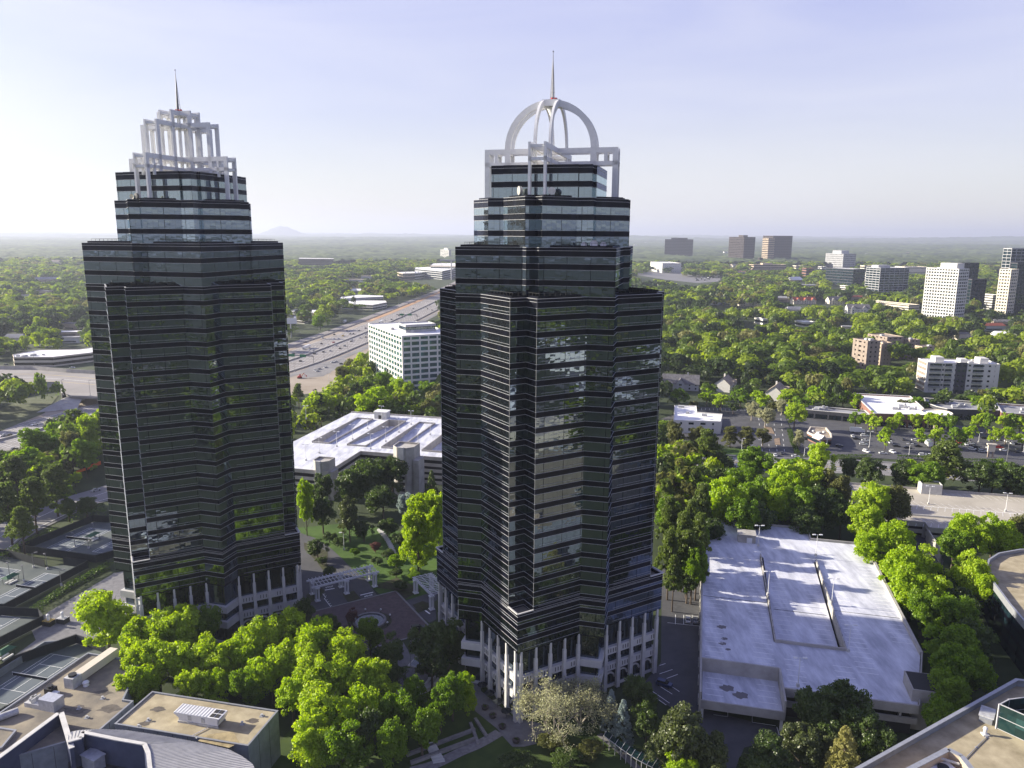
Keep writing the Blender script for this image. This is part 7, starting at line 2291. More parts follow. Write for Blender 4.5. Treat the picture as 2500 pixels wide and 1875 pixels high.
for (t_, l_) in ((740, 'nearer of two green sign gantries over the motorway'), (1130, 'farther of two green sign gantries over the motorway')):
    i_ = min(range(len(HW)), key=lambda i: abs(HW[i][1] - t_)); p_ = HW[i_]; q_ = HW[i_ + 1]; an = math.atan2(q_[1] - p_[1], q_[0] - p_[0]) - math.pi / 2
    r = thing('sign_gantry', l_, 'sign gantry', (p_[0], p_[1], 0), an)
    b = MB(); b.tube((1, 0, 0), (1, 0, 8.5), .25, .25, 8); b.tube((32, 0, 0), (32, 0, 8.5), .25, .25, 8); b.beam((1, 0, 8), (32, 0, 8), .6, .9); b.build('frame', M_STEEL, r)
    for sx_ in (9, 21):
        b = MB(); b.box(sx_, -.5, 6.6, 6.5, .2, 2.8); b.build('sign_panel', mat('sign_green', (.02, .16, .07), .5), r)
# orange barrier mesh and red machine at the dirt works
x, y = K(190, 1400, 0); r = thing('excavator', 'small red excavator on the dirt beside the left tower', 'excavator', (x, y, .1), .4)
b = MB(); b.box(0, 0, .9, 3.4, 2.6, 1.2); b.box(.4, .4, 2.1, 1.4, 1.2, 1.4); b.build('body', carmat('red'), r); b = MB(); b.box(0, -1.1, 0, 4, .6, .9); b.box(0, 1.1, 0, 4, .6, .9); b.build('track', M_TYRE, r)
b = MB(); b.path([(1.5, 0, 1.5), (3.6, 0, 4.2), (5.6, 0, 2.2)], [.3, .25, .2], 6); b.box(5.8, 0, 1.2, 1.0, 1.0, 1.0); b.build('boom', carmat('red'), r)
Kt = crop((0, 950), 3.016)
x, y = Kt(715, 600, 0); b = MB(); b.beam((*Kt(570, 660), .7), (*Kt(690, 615), .7), .2, 1.5); b.beam((*Kt(675, 620), .9), (*Kt(750, 590), .9), .3, 2.2); tag(b.build('safety_fence', mat('orange_mesh', (.75, .14, .02), .8)), 'orange safety fence among the trees left of the tower', 'fence')
# ------------------------------------------------------------------ hedges
K = crop((2000, 850), 4.148)
hedge([K(185, 1062, 1), K(380, 1060, 1), K(540, 1058, 1)], 3.0, 2.2, 'clipped bright green hedge along the street, left one')
hedge([K(800, 1060, 1), K(950, 1062, 1), K(1110, 1068, 1)], 3.0, 2.2, 'clipped bright green hedge along the street, right one')
hedge([K(1340, 1085, 1), K(1600, 1085, 1), K(1880, 1090, 1)], 3, 2.0, 'low clipped hedge below the right part of the shopping lot')
Kt = crop((0, 950), 3.016)
hedge([Kt(500, 1000, 2), Kt(640, 965, 2), Kt(800, 955, 2)], 6, 4.5, 'tall dark hedge between the street and the far tennis courts')
hedge([Kt(0, 1300, 1), Kt(250, 1170, 1), Kt(420, 1090, 1)], 4, 2.6, 'long low hedge below the trees beside the tennis courts')
hedge([Kt(240, 1700, 1), Kt(520, 1500, 1), Kt(830, 1330, 1)], 3.5, 2.2, 'dark hedge between the tennis courts and the tower forecourt')
K5 = crop((1600, 850), 4.148)
hedge([K5(1362, 790, 1), K5(1400, 920, 1), K5(1450, 1030, 1)], 3.2, 1.6, 'hedge down the right side of the access road')

# ------------------------------------------------------------------ trees placed one by one (display positions)
RG = {
 'pf': 'in the grove before the square-crowned tower',
 'gd': 'in the shaded garden before the towers',
 'br': 'along the right garage and its far bank',
 'bk': 'on the dark bank behind the right garage',
 'st': 'along the street on the right',
 'lt': 'in the shopping centre lot',
 'md': 'in the gap between the two towers',
 'lf': 'beside the street left of the towers',
 'rf': 'below the right garage',
}
def T(L, reg, tier='hi'):
    for t in L:
        kind, shape, px, py, rp, H = t[:6]
        look = {'bright': 'bright green leafy tree', 'lime': 'yellow-green leafy tree', 'green': 'mid green leafy tree', 'dark': 'dark green dense tree', 'olive': 'dull olive tree', 'pine': 'dark pine',
                'blue': 'blue-grey spruce', 'gold': 'pale golden conifer', 'bare': 'thin half-bare tree', 'redbud': 'small reddish tree', 'magnolia': 'glossy dark magnolia'}[kind]
        tdisp(kind, shape, px, py, rp * (1.13 if reg == 'pf' else 1), H, look, RG[reg], tier, pale=(kind == 'bare'), k=.62)
T([('lime', 'broad', 235, 1345, 56, 19), ('lime', 'broad', 335, 1390, 50, 17), ('lime', 'broad', 400, 1375, 48, 18), ('green', 'broad', 450, 1365, 34, 15), ('lime', 'broad', 300, 1450, 40, 15), ('lime', 'broad', 350, 1450, 48, 16),
   ('bright', 'broad', 410, 1445, 42, 15), ('lime', 'broad', 465, 1440, 46, 16), ('bright', 'broad', 520, 1440, 44, 15), ('lime', 'broad', 570, 1400, 50, 18), ('lime', 'broad', 625, 1385, 44, 18), ('bright', 'broad', 595, 1460, 44, 15),
   ('lime', 'broad', 655, 1440, 50, 17), ('green', 'broad', 540, 1490, 36, 13), ('bright', 'broad', 700, 1405, 52, 18), ('lime', 'broad', 745, 1425, 48, 17), ('lime', 'broad', 700, 1475, 50, 17), ('bright', 'broad', 640, 1510, 40, 14),
   ('lime', 'broad', 760, 1480, 46, 16), ('lime', 'broad', 710, 1545, 56, 17), ('bright', 'broad', 780, 1550, 48, 16), ('lime', 'broad', 680, 1610, 48, 15), ('green', 'broad', 750, 1620, 50, 15), ('lime', 'broad', 815, 1490, 44, 15), ('lime', 'broad', 280, 1505, 34, 13),
   ('bright', 'broad', 300, 1490, 34, 13), ('lime', 'broad', 420, 1500, 30, 12), ('bright', 'broad', 480, 1495, 32, 12)], 'pf')
T([('green', 'broad', 805, 1370, 30, 12), ('dark', 'broad', 665, 1335, 28, 12), ('dark', 'broad', 930, 1395, 46, 15), ('dark', 'broad', 975, 1385, 48, 16), ('dark', 'broad', 940, 1440, 42, 13), ('dark', 'broad', 845, 1420, 40, 14), ('dark', 'broad', 800, 1600, 46, 14),
   ('green', 'broad', 870, 1545, 44, 13), ('green', 'broad', 920, 1575, 46, 13), ('green', 'broad', 850, 1610, 46, 13), ('green', 'broad', 985, 1500, 36, 13), ('bright', 'tall', 1015, 1485, 26, 13), ('green', 'broad', 960, 1530, 36, 12),
   ('green', 'broad', 905, 1500, 32, 11), ('dark', 'broad', 720, 1355, 24, 9), ('dark', 'broad', 860, 1470, 30, 10), ('redbud', 'broad', 765, 1335, 16, 6),
   ('dark', 'broad', 1390, 1500, 40, 13), ('dark', 'broad', 1405, 1555, 36, 12), ('olive', 'broad', 1200, 1600, 36, 4), ('dark', 'broad', 1130, 1645, 44, 4), ('olive', 'broad', 1285, 1620, 34, 4), ('dark', 'broad', 1240, 1640, 40, 4)], 'gd')
T([('blue', 'cone', 1328, 1524, 21, 12), ('blue', 'cone', 1354, 1550, 25, 13), ('magnolia', 'broad', 1480, 1585, 62, 17), ('magnolia', 'broad', 1440, 1615, 40, 11), ('magnolia', 'broad', 1530, 1620, 44, 13), ('bright', 'broad', 1475, 1650, 44, 9), ('magnolia', 'broad', 1550, 1650, 34, 10),
   ('dark', 'broad', 1770, 1525, 52, 15), ('dark', 'broad', 1835, 1515, 50, 15), ('dark', 'broad', 1870, 1580, 46, 14), ('magnolia', 'broad', 1745, 1610, 48, 12), ('dark', 'broad', 1680, 1630, 48, 12), ('dark', 'broad', 1640, 1650, 40, 10),
   ('gold', 'cone', 1832, 1620, 44, 17), ('dark', 'broad', 1905, 1600, 36, 12), ('dark', 'broad', 1790, 1570, 40, 12), ('magnolia', 'broad', 1790, 1610, 34, 10)], 'rf')
T([('lime', 'broad', 1880, 1085, 50, 22), ('olive', 'broad', 1925, 1085, 46, 22), ('lime', 'broad', 1870, 1130, 44, 20), ('bright', 'broad', 1925, 1165, 48, 20), ('bright', 'broad', 1900, 1180, 44, 18), ('bright', 'broad', 1945, 1225, 52, 20), ('lime', 'broad', 1985, 1215, 50, 20),
   ('bright', 'broad', 1975, 1265, 50, 18), ('lime', 'broad', 2025, 1275, 44, 17), ('green', 'broad', 2000, 1310, 40, 15), ('green', 'broad', 2070, 1330, 48, 17), ('green', 'broad', 2060, 1390, 52, 18), ('dark', 'broad', 2110, 1380, 46, 16), ('green', 'broad', 2075, 1450, 54, 18),
   ('green', 'broad', 2050, 1500, 46, 16), ('green', 'broad', 2110, 1440, 46, 16), ('green', 'broad', 2040, 1545, 44, 14), ('bright', 'broad', 2090, 1150, 42, 19), ('green', 'broad', 2065, 1170, 36, 16), ('bright', 'broad', 2150, 1145, 40, 18), ('bright', 'broad', 2185, 1160, 34, 15),
   ('lime', 'broad', 2095, 1235, 40, 20), ('bright', 'broad', 2120, 1260, 34, 17), ('dark', 'broad', 2085, 1300, 40, 14), ('olive', 'broad', 2215, 1140, 30, 17), ('dark', 'broad', 2050, 1260, 36, 12)], 'br')
T([('bright', 'broad', 1575, 1085, 46, 24), ('green', 'broad', 1600, 1115, 40, 20), ('green', 'broad', 1640, 1075, 44, 22), ('bright', 'broad', 1700, 1050, 44, 22), ('lime', 'broad', 1745, 1040, 42, 22), ('bright', 'broad', 1670, 1085, 44, 20), ('green', 'broad', 1720, 1090, 46, 20),
   ('dark', 'broad', 1780, 1085, 44, 20), ('olive', 'broad', 1800, 1050, 36, 20), ('dark', 'broad', 1650, 1120, 44, 16), ('dark', 'broad', 1820, 1110, 40, 16), ('dark', 'broad', 1740, 1125, 44, 15), ('dark', 'broad', 1550, 1150, 36, 14),
   ('pine', 'pine', 1450, 1130, 34, 28), ('pine', 'pine', 1480, 1170, 36, 30), ('pine', 'pine', 1450, 1200, 32, 26), ('pine', 'pine', 1500, 1130, 32, 26), ('pine', 'pine', 1440, 1080, 30, 25), ('olive', 'tall', 1470, 1100, 24, 22), ('green', 'broad', 1530, 1080, 34, 20),
   ('pine', 'pine', 1510, 1215, 30, 22), ('dark', 'broad', 1490, 1250, 32, 14), ('pine', 'pine', 1460, 1245, 26, 20), ('olive', 'tall', 1500, 1075, 20, 20), ('lime', 'broad', 1437, 1085, 20, 20), ('green', 'broad', 1470, 1050, 36, 20), ('dark', 'broad', 1520, 1040, 38, 20),
   ('green', 'broad', 1600, 1040, 44, 20), ('dark', 'broad', 1570, 1040, 36, 18)], 'bk')
T([('pine', 'pine', x, y, 30, 25) for x, y in ((1445, 1020), (1475, 1035), (1500, 1050), (1520, 1090), (1465, 1140), (1490, 1200), (1515, 1160))] + [('green', 'broad', x, y, 32, 20) for x, y in ((1450, 1110), (1505, 1140), (1500, 1230))], 'bk')
T([('green', 'broad', 1635, 1000, 46, 22), ('pine', 'pine', 1530, 965, 40, 26), ('olive', 'tall', 1460, 940, 26, 24), ('olive', 'tall', 1505, 945, 26, 22), ('pine', 'pine', 1490, 985, 34, 22), ('lime', 'broad', 1775, 990, 32, 20), ('dark', 'broad', 1880, 1010, 34, 17),
   ('dark', 'broad', 1958, 1015, 32, 16), ('pine', 'pine', 2045, 985, 52, 26), ('green', 'broad', 2005, 1020, 40, 18), ('dark', 'broad', 2120, 1020, 44, 18), ('dark', 'broad', 2180, 1025, 46, 18), ('green', 'broad', 2150, 1015, 36, 18), ('dark', 'broad', 1835, 1005, 24, 14),
   ('lime', 'broad', 1718, 887, 24, 17), ('olive', 'tall', 1615, 930, 22, 15), ('olive', 'tall', 1580, 930, 20, 14), ('bare', 'broad', 1655, 892, 24, 13), ('bare', 'broad', 1625, 880, 18, 12), ('bare', 'broad', 1690, 870, 15, 11), ('bare', 'tall', 1728, 935, 14, 12), ('olive', 'broad', 1650, 935, 18, 11), ('dark', 'broad', 1560, 1000, 34, 17)], 'st')
T([(k_, 'broad', x, y, r, h) for k_, x, y, r, h in (('green', 1468, 852, 24, 13), ('olive', 1500, 874, 18, 9), ('bright', 1528, 852, 22, 12), ('lime', 1558, 862, 22, 12), ('green', 1600, 850, 24, 14), ('dark', 1585, 872, 16, 9), ('bright', 1640, 858, 24, 13), ('olive', 1672, 868, 18, 10), ('lime', 1700, 852, 22, 13), ('green', 1735, 862, 24, 13), ('bright', 1760, 848, 24, 14), ('dark', 1792, 866, 20, 11), ('green', 1822, 852, 24, 13), ('dark', 2030, 858, 24, 12), ('dark', 2095, 850, 26, 13), ('green', 2125, 858, 26, 13), ('dark', 2150, 852, 24, 13), ('lime', 2185, 840, 24, 13), ('green', 1985, 862, 20, 11), ('olive', 1950, 866, 18, 9))], 'st', 'mid')
LOTT = [(1878, 895, 17), (1895, 905, 15), (1850, 895, 15), (1945, 897, 14), (1975, 898, 15), (1915, 935, 17), (1988, 932, 15), (2022, 930, 20), (2070, 935, 20), (2098, 925, 15), (2030, 899, 16), (2052, 900, 16), (2012, 897, 15), (2115, 899, 15), (2135, 900, 15), (2175, 925, 18), (2168, 898, 18), (2190, 900, 16), (2212, 935, 18), (1928, 905, 14), (1849, 858, 17), (2205, 905, 18), (2150, 930, 14)]
T([(('bright', 'lime', 'green')[i % 3 if i % 5 else 0], 'broad', x, y, r, 11 + i % 3) for i, (x, y, r) in enumerate(LOTT)], 'lt', 'mid')
T([('lime', 'tall', 905, 1128, 47, 33), ('lime', 'tall', 938, 1110, 34, 29), ('bright', 'tall', 663, 1085, 20, 26), ('magnolia', 'tall', 757, 1115, 28, 20), ('dark', 'broad', 800, 1040, 50, 21), ('dark', 'broad', 850, 1030, 44, 20), ('dark', 'broad', 750, 1060, 36, 18), ('dark', 'broad', 830, 1085, 40, 14),
   ('blue', 'broad', 880, 1100, 22, 16), ('green', 'broad', 912, 1210, 22, 7), ('green', 'broad', 860, 1215, 20, 6), ('redbud', 'broad', 815, 1185, 14, 4), ('dark', 'cone', 935, 1050, 18, 18), ('dark', 'broad', 790, 1150, 24, 8), ('dark', 'broad', 700, 1110, 30, 16), ('dark', 'broad', 690, 1190, 26, 7),
   ('dark', 'broad', 840, 1140, 24, 8), ('dark', 'broad', 870, 1170, 24, 8), ('dark', 'broad', 700, 1065, 26, 18), ('dark', 'broad', 720, 1240, 18, 4), ('green', 'broad', 770, 1195, 12, 3),
   ('dark', 'broad', 715, 1165, 18, 4), ('dark', 'broad', 740, 1175, 16, 4), ('green', 'broad', 790, 1235, 15, 3), ('dark', 'broad', 840, 1200, 18, 4), ('dark', 'broad', 880, 1190, 16, 4), ('dark', 'broad', 860, 1240, 18, 3), ('green', 'broad', 900, 1245, 16, 3), ('dark', 'broad', 700, 1215, 14, 3), ('dark', 'broad', 820, 1215, 16, 3), ('dark', 'broad', 870, 1265, 20, 3),
   ('green', 'broad', 830, 830, 22, 20), ('bright', 'broad', 860, 845, 26, 20), ('green', 'broad', 905, 820, 30, 20), ('lime', 'broad', 880, 850, 24, 18), ('olive', 'broad', 760, 800, 26, 18), ('olive', 'broad', 740, 815, 20, 16), ('lime', 'broad', 780, 780, 18, 16), ('dark', 'broad', 770, 855, 26, 17), ('dark', 'broad', 810, 865, 30, 17),
   ('olive', 'broad', 850, 885, 30, 18), ('dark', 'broad', 900, 880, 30, 18), ('olive', 'broad', 930, 890, 26, 18), ('pine', 'pine', 645, 855, 16, 18), ('green', 'broad', 690, 700, 22, 18), ('dark', 'broad', 740, 880, 26, 15), ('green', 'broad', 925, 850, 26, 19), ('pine', 'pine', 720, 870, 18, 16)], 'md', 'hi')
T([('green', 'tall', 80, 970, 34, 24), ('green', 'tall', 120, 950, 30, 26), ('olive', 'tall', 155, 975, 26, 26), ('lime', 'tall', 190, 940, 28, 28), ('green', 'tall', 185, 990, 26, 22), ('pine', 'pine', 35, 1040, 40, 24), ('pine', 'pine', 75, 1095, 44, 26), ('pine', 'pine', 20, 1110, 40, 26), ('pine', 'pine', 120, 1060, 40, 24),
   ('dark', 'broad', 95, 1040, 26, 14), ('dark', 'broad', 150, 1110, 22, 10), ('dark', 'broad', 190, 1105, 26, 8), ('pine', 'pine', 50, 1150, 30, 20), ('olive', 'broad', 55, 1005, 24, 14), ('green', 'broad', 215, 930, 20, 20), ('dark', 'broad', 15, 1010, 20, 14), ('lime', 'broad', 165, 1045, 14, 7), ('green', 'broad', 140, 1075, 18, 9)], 'lf')

# half-bare spreading tree in front of the arched tower: real limbs, sparse young leaves
def bare_tree(px, py, H, R, label, seed):
    x, y = gd(px, py, H * .5)
    r = thing('tree', label, 'tree', (x, y, 0)); rg = random.Random(seed)
    b = MB(); tips = []
    def grow(p, d, L, rad, depth):
        q = p + d * L
        b.tube(p, q, rad, rad * .7, 6 if depth < 3 else 4, cap=False)
        if depth >= 5 or rad < .02: tips.append((q, rad)); return
        if depth >= 3: tips.append((q, rad))
        for k in range(3 if depth in (1, 2, 3) else 2):
            nd = (d + Vector((rg.gauss(0, .55), rg.gauss(0, .55), rg.gauss(.05, .3)))).normalized()
            grow(q, nd, L * rg.uniform(.62, .86), rad * rg.uniform(.52, .7), depth + 1)
    for k in range(5):
        a = k * 1.26 + rg.uniform(-.3, .3)
        grow(Vector((0, 0, 1.2)), Vector((.55 * math.cos(a), .55 * math.sin(a), .95)).normalized(), H * .26, .24, 0)
    b.tube((0, 0, -.3), (0, 0, 1.4), .5, .38, 9)
    b.build('branches', M_BARKL, r)
    rng = np.random.default_rng(seed)
    P = np.array([t[0] for t in tips]); 
    P = np.repeat(P, 7, 0) + rng.normal(0, .55, (len(P) * 7, 3))
    v = quads(P, np.tile([0, 0, .6], (len(P), 1)), np.full(len(P), .20), rng)
    me = mesh_from_quads('young_leaves', v, leafmat('bare')); o = bpy.data.objects.new('young_leaves', me); COL.objects.link(o); o.parent = r
bare_tree(1205, 1535, 19, 10, 'spreading grey-limbed tree just coming into leaf at the foot of the arched tower', 4)
bare_tree(1262, 1520, 15, 8, 'smaller half-bare tree touching the big one at the foot of the arched tower', 9)

x, y = gp(1391, 1862, .5); r = thing('utility_pedestal', 'small white pedestal with a lamp globe on the lawn at the bottom edge', 'pedestal', (x, y, 0))
b = MB(); b.box(0, 0, 0, .9, .7, 1.5); b.build('cabinet', W_WHITE, r); b = MB(); b.ball((-1.4, .4, .5), .3, 8, 5); b.build('globe', W_WHITE, r)

# ------------------------------------------------------------------ woods
KEEP = [  # places the photograph shows clear of nearer trees: photo polygon, distance of what is seen there
 ([(700, 1000), (700, 835), (860, 775), (1066, 700), (1066, 790), (905, 812), (905, 862), (850, 880), (800, 940)], 1500),
 ([(0, 880), (236, 855), (240, 1000), (150, 1015), (60, 1060), (50, 1140), (0, 1140)], 620),
 ([(822, 722), (945, 722), (945, 762), (822, 768)], 1150), ([(702, 760), (800, 762), (798, 800), (702, 800)], 960),
 ([(725, 634), (812, 634), (812, 652), (725, 652)], 3500), ([(965, 640), (1110, 640), (1110, 690), (1060, 700), (965, 682)], 2300), ([(1072, 600), (1110, 600), (1110, 640), (1072, 640)], 3500),
 ([(905, 818), (1068, 790), (1068, 930), (990, 945), (905, 915)], 560),
 ([(1618, 570), (1687, 570), (1687, 620), (1618, 620)], 5000), ([(1773, 560), (1837, 560), (1837, 626), (1773, 626)], 4500), ([(1854, 560), (1927, 560), (1927, 626), (1854, 626)], 4500),
 ([(1580, 632), (1662, 632), (1662, 662), (1580, 662)], 2500), ([(1556, 656), (1640, 658), (1760, 664), (1755, 685), (1700, 690), (1556, 670)], 2400),
 ([(1831, 636), (1915, 636), (1915, 650), (1831, 652)], 3000), ([(2010, 600), (2084, 600), (2084, 642), (2010, 648)], 3500), ([(2010, 645), (2107, 645), (2107, 684), (2010, 676)], 2000),
 ([(2120, 640), (2211, 640), (2211, 698), (2120, 700)], 1900), ([(2205, 638), (2262, 638), (2262, 655), (2205, 655)], 2600), ([(2112, 705), (2244, 715), (2244, 748), (2150, 728)], 1300),
 ([(2246, 620), (2399, 620), (2399, 740), (2320, 758), (2246, 750)], 1250), ([(2424, 585), (2500, 585), (2500, 742), (2424, 742)], 1300), ([(2393, 704), (2430, 704), (2430, 738), (2393, 738)], 1300),
 ([(2074, 812), (2275, 812), (2275, 872), (2200, 866), (2110, 882), (2074, 850)], 730), ([(2233, 865), (2433, 865), (2433, 930), (2300, 932), (2250, 944), (2233, 935)], 600),
 ([(1731, 718), (1850, 718), (1850, 744), (1731, 742)], 1250), ([(1925, 710), (2060, 710), (2060, 732), (1925, 732)], 1300), ([(2056, 733), (2130, 733), (2130, 750), (2056, 750)], 1200),
 ([(1745, 915), (1795, 915), (1795, 945), (1745, 945)], 580), ([(1865, 918), (1920, 918), (1920, 968), (1865, 970)], 560), ([(1640, 915), (1700, 915), (1690, 935), (1640, 935)], 600),
 ([(1915, 975), (2080, 985), (2085, 945), (2230, 948), (2500, 962), (2500, 1100), (2150, 1108), (1950, 1100), (1915, 1040)], 560),
 ([(1700, 985), (1915, 990), (1950, 1105), (1845, 1115), (1770, 1080), (1765, 1000)], 560), ([(1640, 972), (1768, 995), (1768, 1045), (1640, 1028)], 480),
 ([(1770, 1108), (1905, 1105), (1900, 1150), (1760, 1140)], 430), ([(2080, 1108), (2200, 1115), (2190, 1150), (2080, 1150)], 430),
 ([(2280, 715), (2330, 715), (2330, 735), (2280, 735)], 1300)]
def seg_dist0(x, y):
    return min(math.hypot(x - p[0], y - p[1]) for p in HW)
KEEP += [(q, 100) for q in KEEPX]
# roofs half hidden in the woods
rr = random.Random(77); FAR_R = []
for i in range(64):
    (a0, a1, b0, b1) = rr.choice(((1640, 2490, 650, 820), (1640, 2490, 600, 700), (1900, 2490, 690, 800), (0, 225, 640, 850), (700, 1040, 596, 720), (1640, 2490, 590, 640)))
    px, py = rr.uniform(a0, a1), rr.uniform(b0, b1)
    x, y = gp(px, py, 5); D_ = math.hypot(x, y)
    if any(P_[0][0] and x > min(q[0] for q in P_) - 25 and x < max(q[0] for q in P_) + 25 and y > min(q[1] for q in P_) - 40 and y < max(q[1] for q in P_) + 25 for P_ in CLEAR): continue
    if seg_dist0(x, y) < 75: continue
    L = rr.uniform(14, 34) * (1 if D_ < 1800 else 1.9); Wd = rr.uniform(9, 15) * (1 if D_ < 1800 else 1.8); h = rr.uniform(5, 8); an = rr.choice((PH, a31, .1))
    r = thing('house', '', 'house', (x, y, 0), an, 'roofs among the far woods')
    b = MB(); b.box(0, 0, -1, L, Wd, h + 1); b.build('wall', rr.choice((W_WHITE, W_CREAM, W_TAN)), r)
    b = MB()
    if rr.random() < .5:
        for s in (-1, 1):
            q = [(-L / 2 - .5, s * (Wd / 2 + .5), h - .3), (L / 2 + .5, s * (Wd / 2 + .5), h - .3), (L / 2 - 2, 0, h + Wd * .3), (-L / 2 + 2, 0, h + Wd * .3)]
            b.face(q if s < 0 else q[::-1])
            b.face([(s * (L / 2 + .5), -Wd / 2 - .5, h - .3), (s * (L / 2 + .5), Wd / 2 + .5, h - .3), (s * (L / 2 - 2), 0, h + Wd * .3)][::s])
    else: b.box(0, 0, h, L + .6, Wd + .6, .6)
    b.build('roof', rr.choice((R_SHIN, R_SHINT, M_WHITEROOF, R_GREY, R_RED if i % 5 == 0 else R_SHINT)), r)
    b = MB(); b.box(0, -Wd / 2 - .03, 1, L * .7, .1, 1.5); b.build('window', FG, r)
    FAR_R.append((r, x / y, 'in the woods left of the towers' if px < 300 else ('in the woods between the towers' if px < 1100 else 'in the woods right of the towers'), 'small low roof', 0, 'roofs among the far woods'))
    CLEAR.append(rectp((x - L / 2, y - L / 2), L, L, 0))
    w_ = L * F_PX / D_ * .6
    KEEP.append(([(px - w_, py - 7), (px + w_, py - 7), (px + w_, py + 2), (px - w_, py + 2)], D_ - 5))
label_sets(FAR_R)
def inpoly(x, y, P):
    c = False; j = len(P) - 1
    for i in range(len(P)):
        if ((P[i][1] > y) != (P[j][1] > y)) and (x < (P[j][0] - P[i][0]) * (y - P[i][1]) / (P[j][1] - P[i][1]) + P[i][0]): c = not c
        j = i
    return c
CL = [(P, min(p[0] for p in P), max(p[0] for p in P), min(p[1] for p in P), max(p[1] for p in P)) for P in
      CLEAR + [rectp(eg(O1, -6, -8), 75, 145, PH), rectp(eg(O2, -60, -4), 150, 128, PH), rectp(eg(O3, -10, -8), 160, 70, PH), drv, lotA, lotB]]
KP = [(P, max(d, math.hypot(*gp(sum(p[0] for p in P) / len(P), max(p[1] for p in P))) * .99), min(p[0] for p in P), max(p[0] for p in P), min(p[1] for p in P), max(p[1] for p in P)) for P, d in KEEP]
def seg_dist(x, y, P):
    best = 1e9
    for i in range(len(P) - 1):
        ax, ay = P[i]; bx, by = P[i + 1]
        if min(ay, by) - 90 > y or max(ay, by) + 90 < y: continue
        dx, dy = bx - ax, by - ay; t = max(0, min(1, ((x - ax) * dx + (y - ay) * dy) / (dx * dx + dy * dy + 1e-9)))
        best = min(best, math.hypot(x - ax - dx * t, y - ay - dy * t))
    return best
def clear_at(x, y, R, H):
    D_ = math.hypot(x, y)
    for P, x0, x1, y0, y1 in CL:
        if x0 - R < x < x1 + R and y0 - R < y < y1 + R:
            if inpoly(x, y, P): return False
            for k in range(6):
                if inpoly(x + R * math.cos(k * 1.05), y + R * math.sin(k * 1.05), P): return False
    if 200 < y < 2400 and -420 < x < 0 and seg_dist(x, y, HW) < 47 + R * .3: return False
    if y < 560 and seg_dist(x, y, rdR) < 15 + R * .6: return False
    if y < 520 and x < -150 and seg_dist(x, y, rd) < 14 + R: return False
    if -560 < x < -300 and 560 < y < 740: return False
    # nearer things keep the near zone to themselves
    if y < 300 and x > -235 and x < 190: return False
    if y < 395 and -225 < x < 50: return False
    if y < 300 and x <= -235: return y < 300 and x < -240
    if y < 300: return x > 260
    S = [proj(x, y, z) for z in (0, H * .4, H * .75, H)] + [proj(x + R * .8, y, H * .6), proj(x - R * .8, y, H * .6)]
    for P, d, x0, x1, y0, y1 in KP:
        if D_ > d: continue
        for (sx, sy) in S:
            if x0 < sx < x1 and y0 < sy < y1 and inpoly(sx, sy, P): return False
    return True
rw = random.Random(21)
CAND = []
y = 255.0
while y < 3300:
    s = 12.5 if y < 600 else (15.5 if y < 1300 else (20 if y < 2100 else 26))
    half = y * .82 + 120
    n = int(2 * half / s)
    for i in range(n):
        x = -half + (i + rw.random()) * s; yy = y + rw.uniform(-.5, .5) * s
        sp = proj(x, yy, 12)
        if sp[0] < -420 or sp[0] > 2920: continue
        if rw.random() < .03: continue
        R = s * rw.choice((.40, .55, .66, .76, .88, 1.05)); H = rw.uniform(11, 26) if y < 1300 else rw.uniform(13, 25)
        if s > 20: R = s * rw.uniform(.62, .88)
        if clear_at(x, yy, R * .8, H): CAND.append((x, yy, R, H, s))
    y += s * .92
for i, c in enumerate(CAND):       # trees hidden behind towers can go
    pass
def hidden(x, y):
    sx, sy = proj(x, y, 10)
    return (240 < sx < 690 and sy < 1300 and y > 300) or (1090 < sx < 1600 and sy < 1500 and y > 300)
CAND = [c for c in CAND if not (hidden(c[0], c[1]) and rw.random() < .6)]
def patchy(x, y):
    return .5 + .5 * math.sin(x * .021 + 1.7 * math.sin(y * .013)) * math.cos(y * .017 + 1.3 * math.sin(x * .011))
N_IND = 290 - len(TREES)
vis = [c for c in CAND if not hidden(c[0], c[1]) and -20 < proj(c[0], c[1], 8)[0] < 2520]
vis.sort(key=lambda c: -c[2] / math.hypot(c[0], c[1]))
ind = vis[:max(0, N_IND)]; inds = set(id(c) for c in ind)
for (x, y, R, H, s) in ind:
    p = patchy(x, y); u = rw.random()
    kind = 'bright' if u < .22 + .15 * p else ('lime' if u < .36 + .15 * p else ('green' if u < .68 else ('pine' if u < .84 else 'olive')))
    shape = 'pine' if kind == 'pine' else ('cone' if rw.random() < .05 else 'broad')
    reg = 'in the woods left of the towers' if x < -200 else ('in the woods between the towers' if x < 30 else 'in the woods right of the arched tower')
    if y > 430 and x > 30: reg = 'in the woods beyond the street'
    look = {'bright': 'bright green leafy tree', 'lime': 'yellow-green leafy tree', 'green': 'mid green leafy tree', 'pine': 'dark pine', 'olive': 'dull olive tree'}[kind]
    plant(kind, shape, x, y, R * 1.05, H, look, reg, 'mid')
label_sets([(t[0], t[1], t[2], t[3]) for t in TREES]); label_sets(POLES2)
LEAF_COL['wood_bright'] = ((0.120, 0.185, 0.014), (0.250, 0.320, 0.030))
LEAF_COL['wood_green'] = ((0.050, 0.092, 0.014), (0.125, 0.185, 0.026))
LEAF_COL['wood_dark'] = ((0.016, 0.032, 0.012), (0.048, 0.075, 0.022))
LEAF_COL['wood_olive'] = ((0.100, 0.115, 0.032), (0.190, 0.190, 0.060))
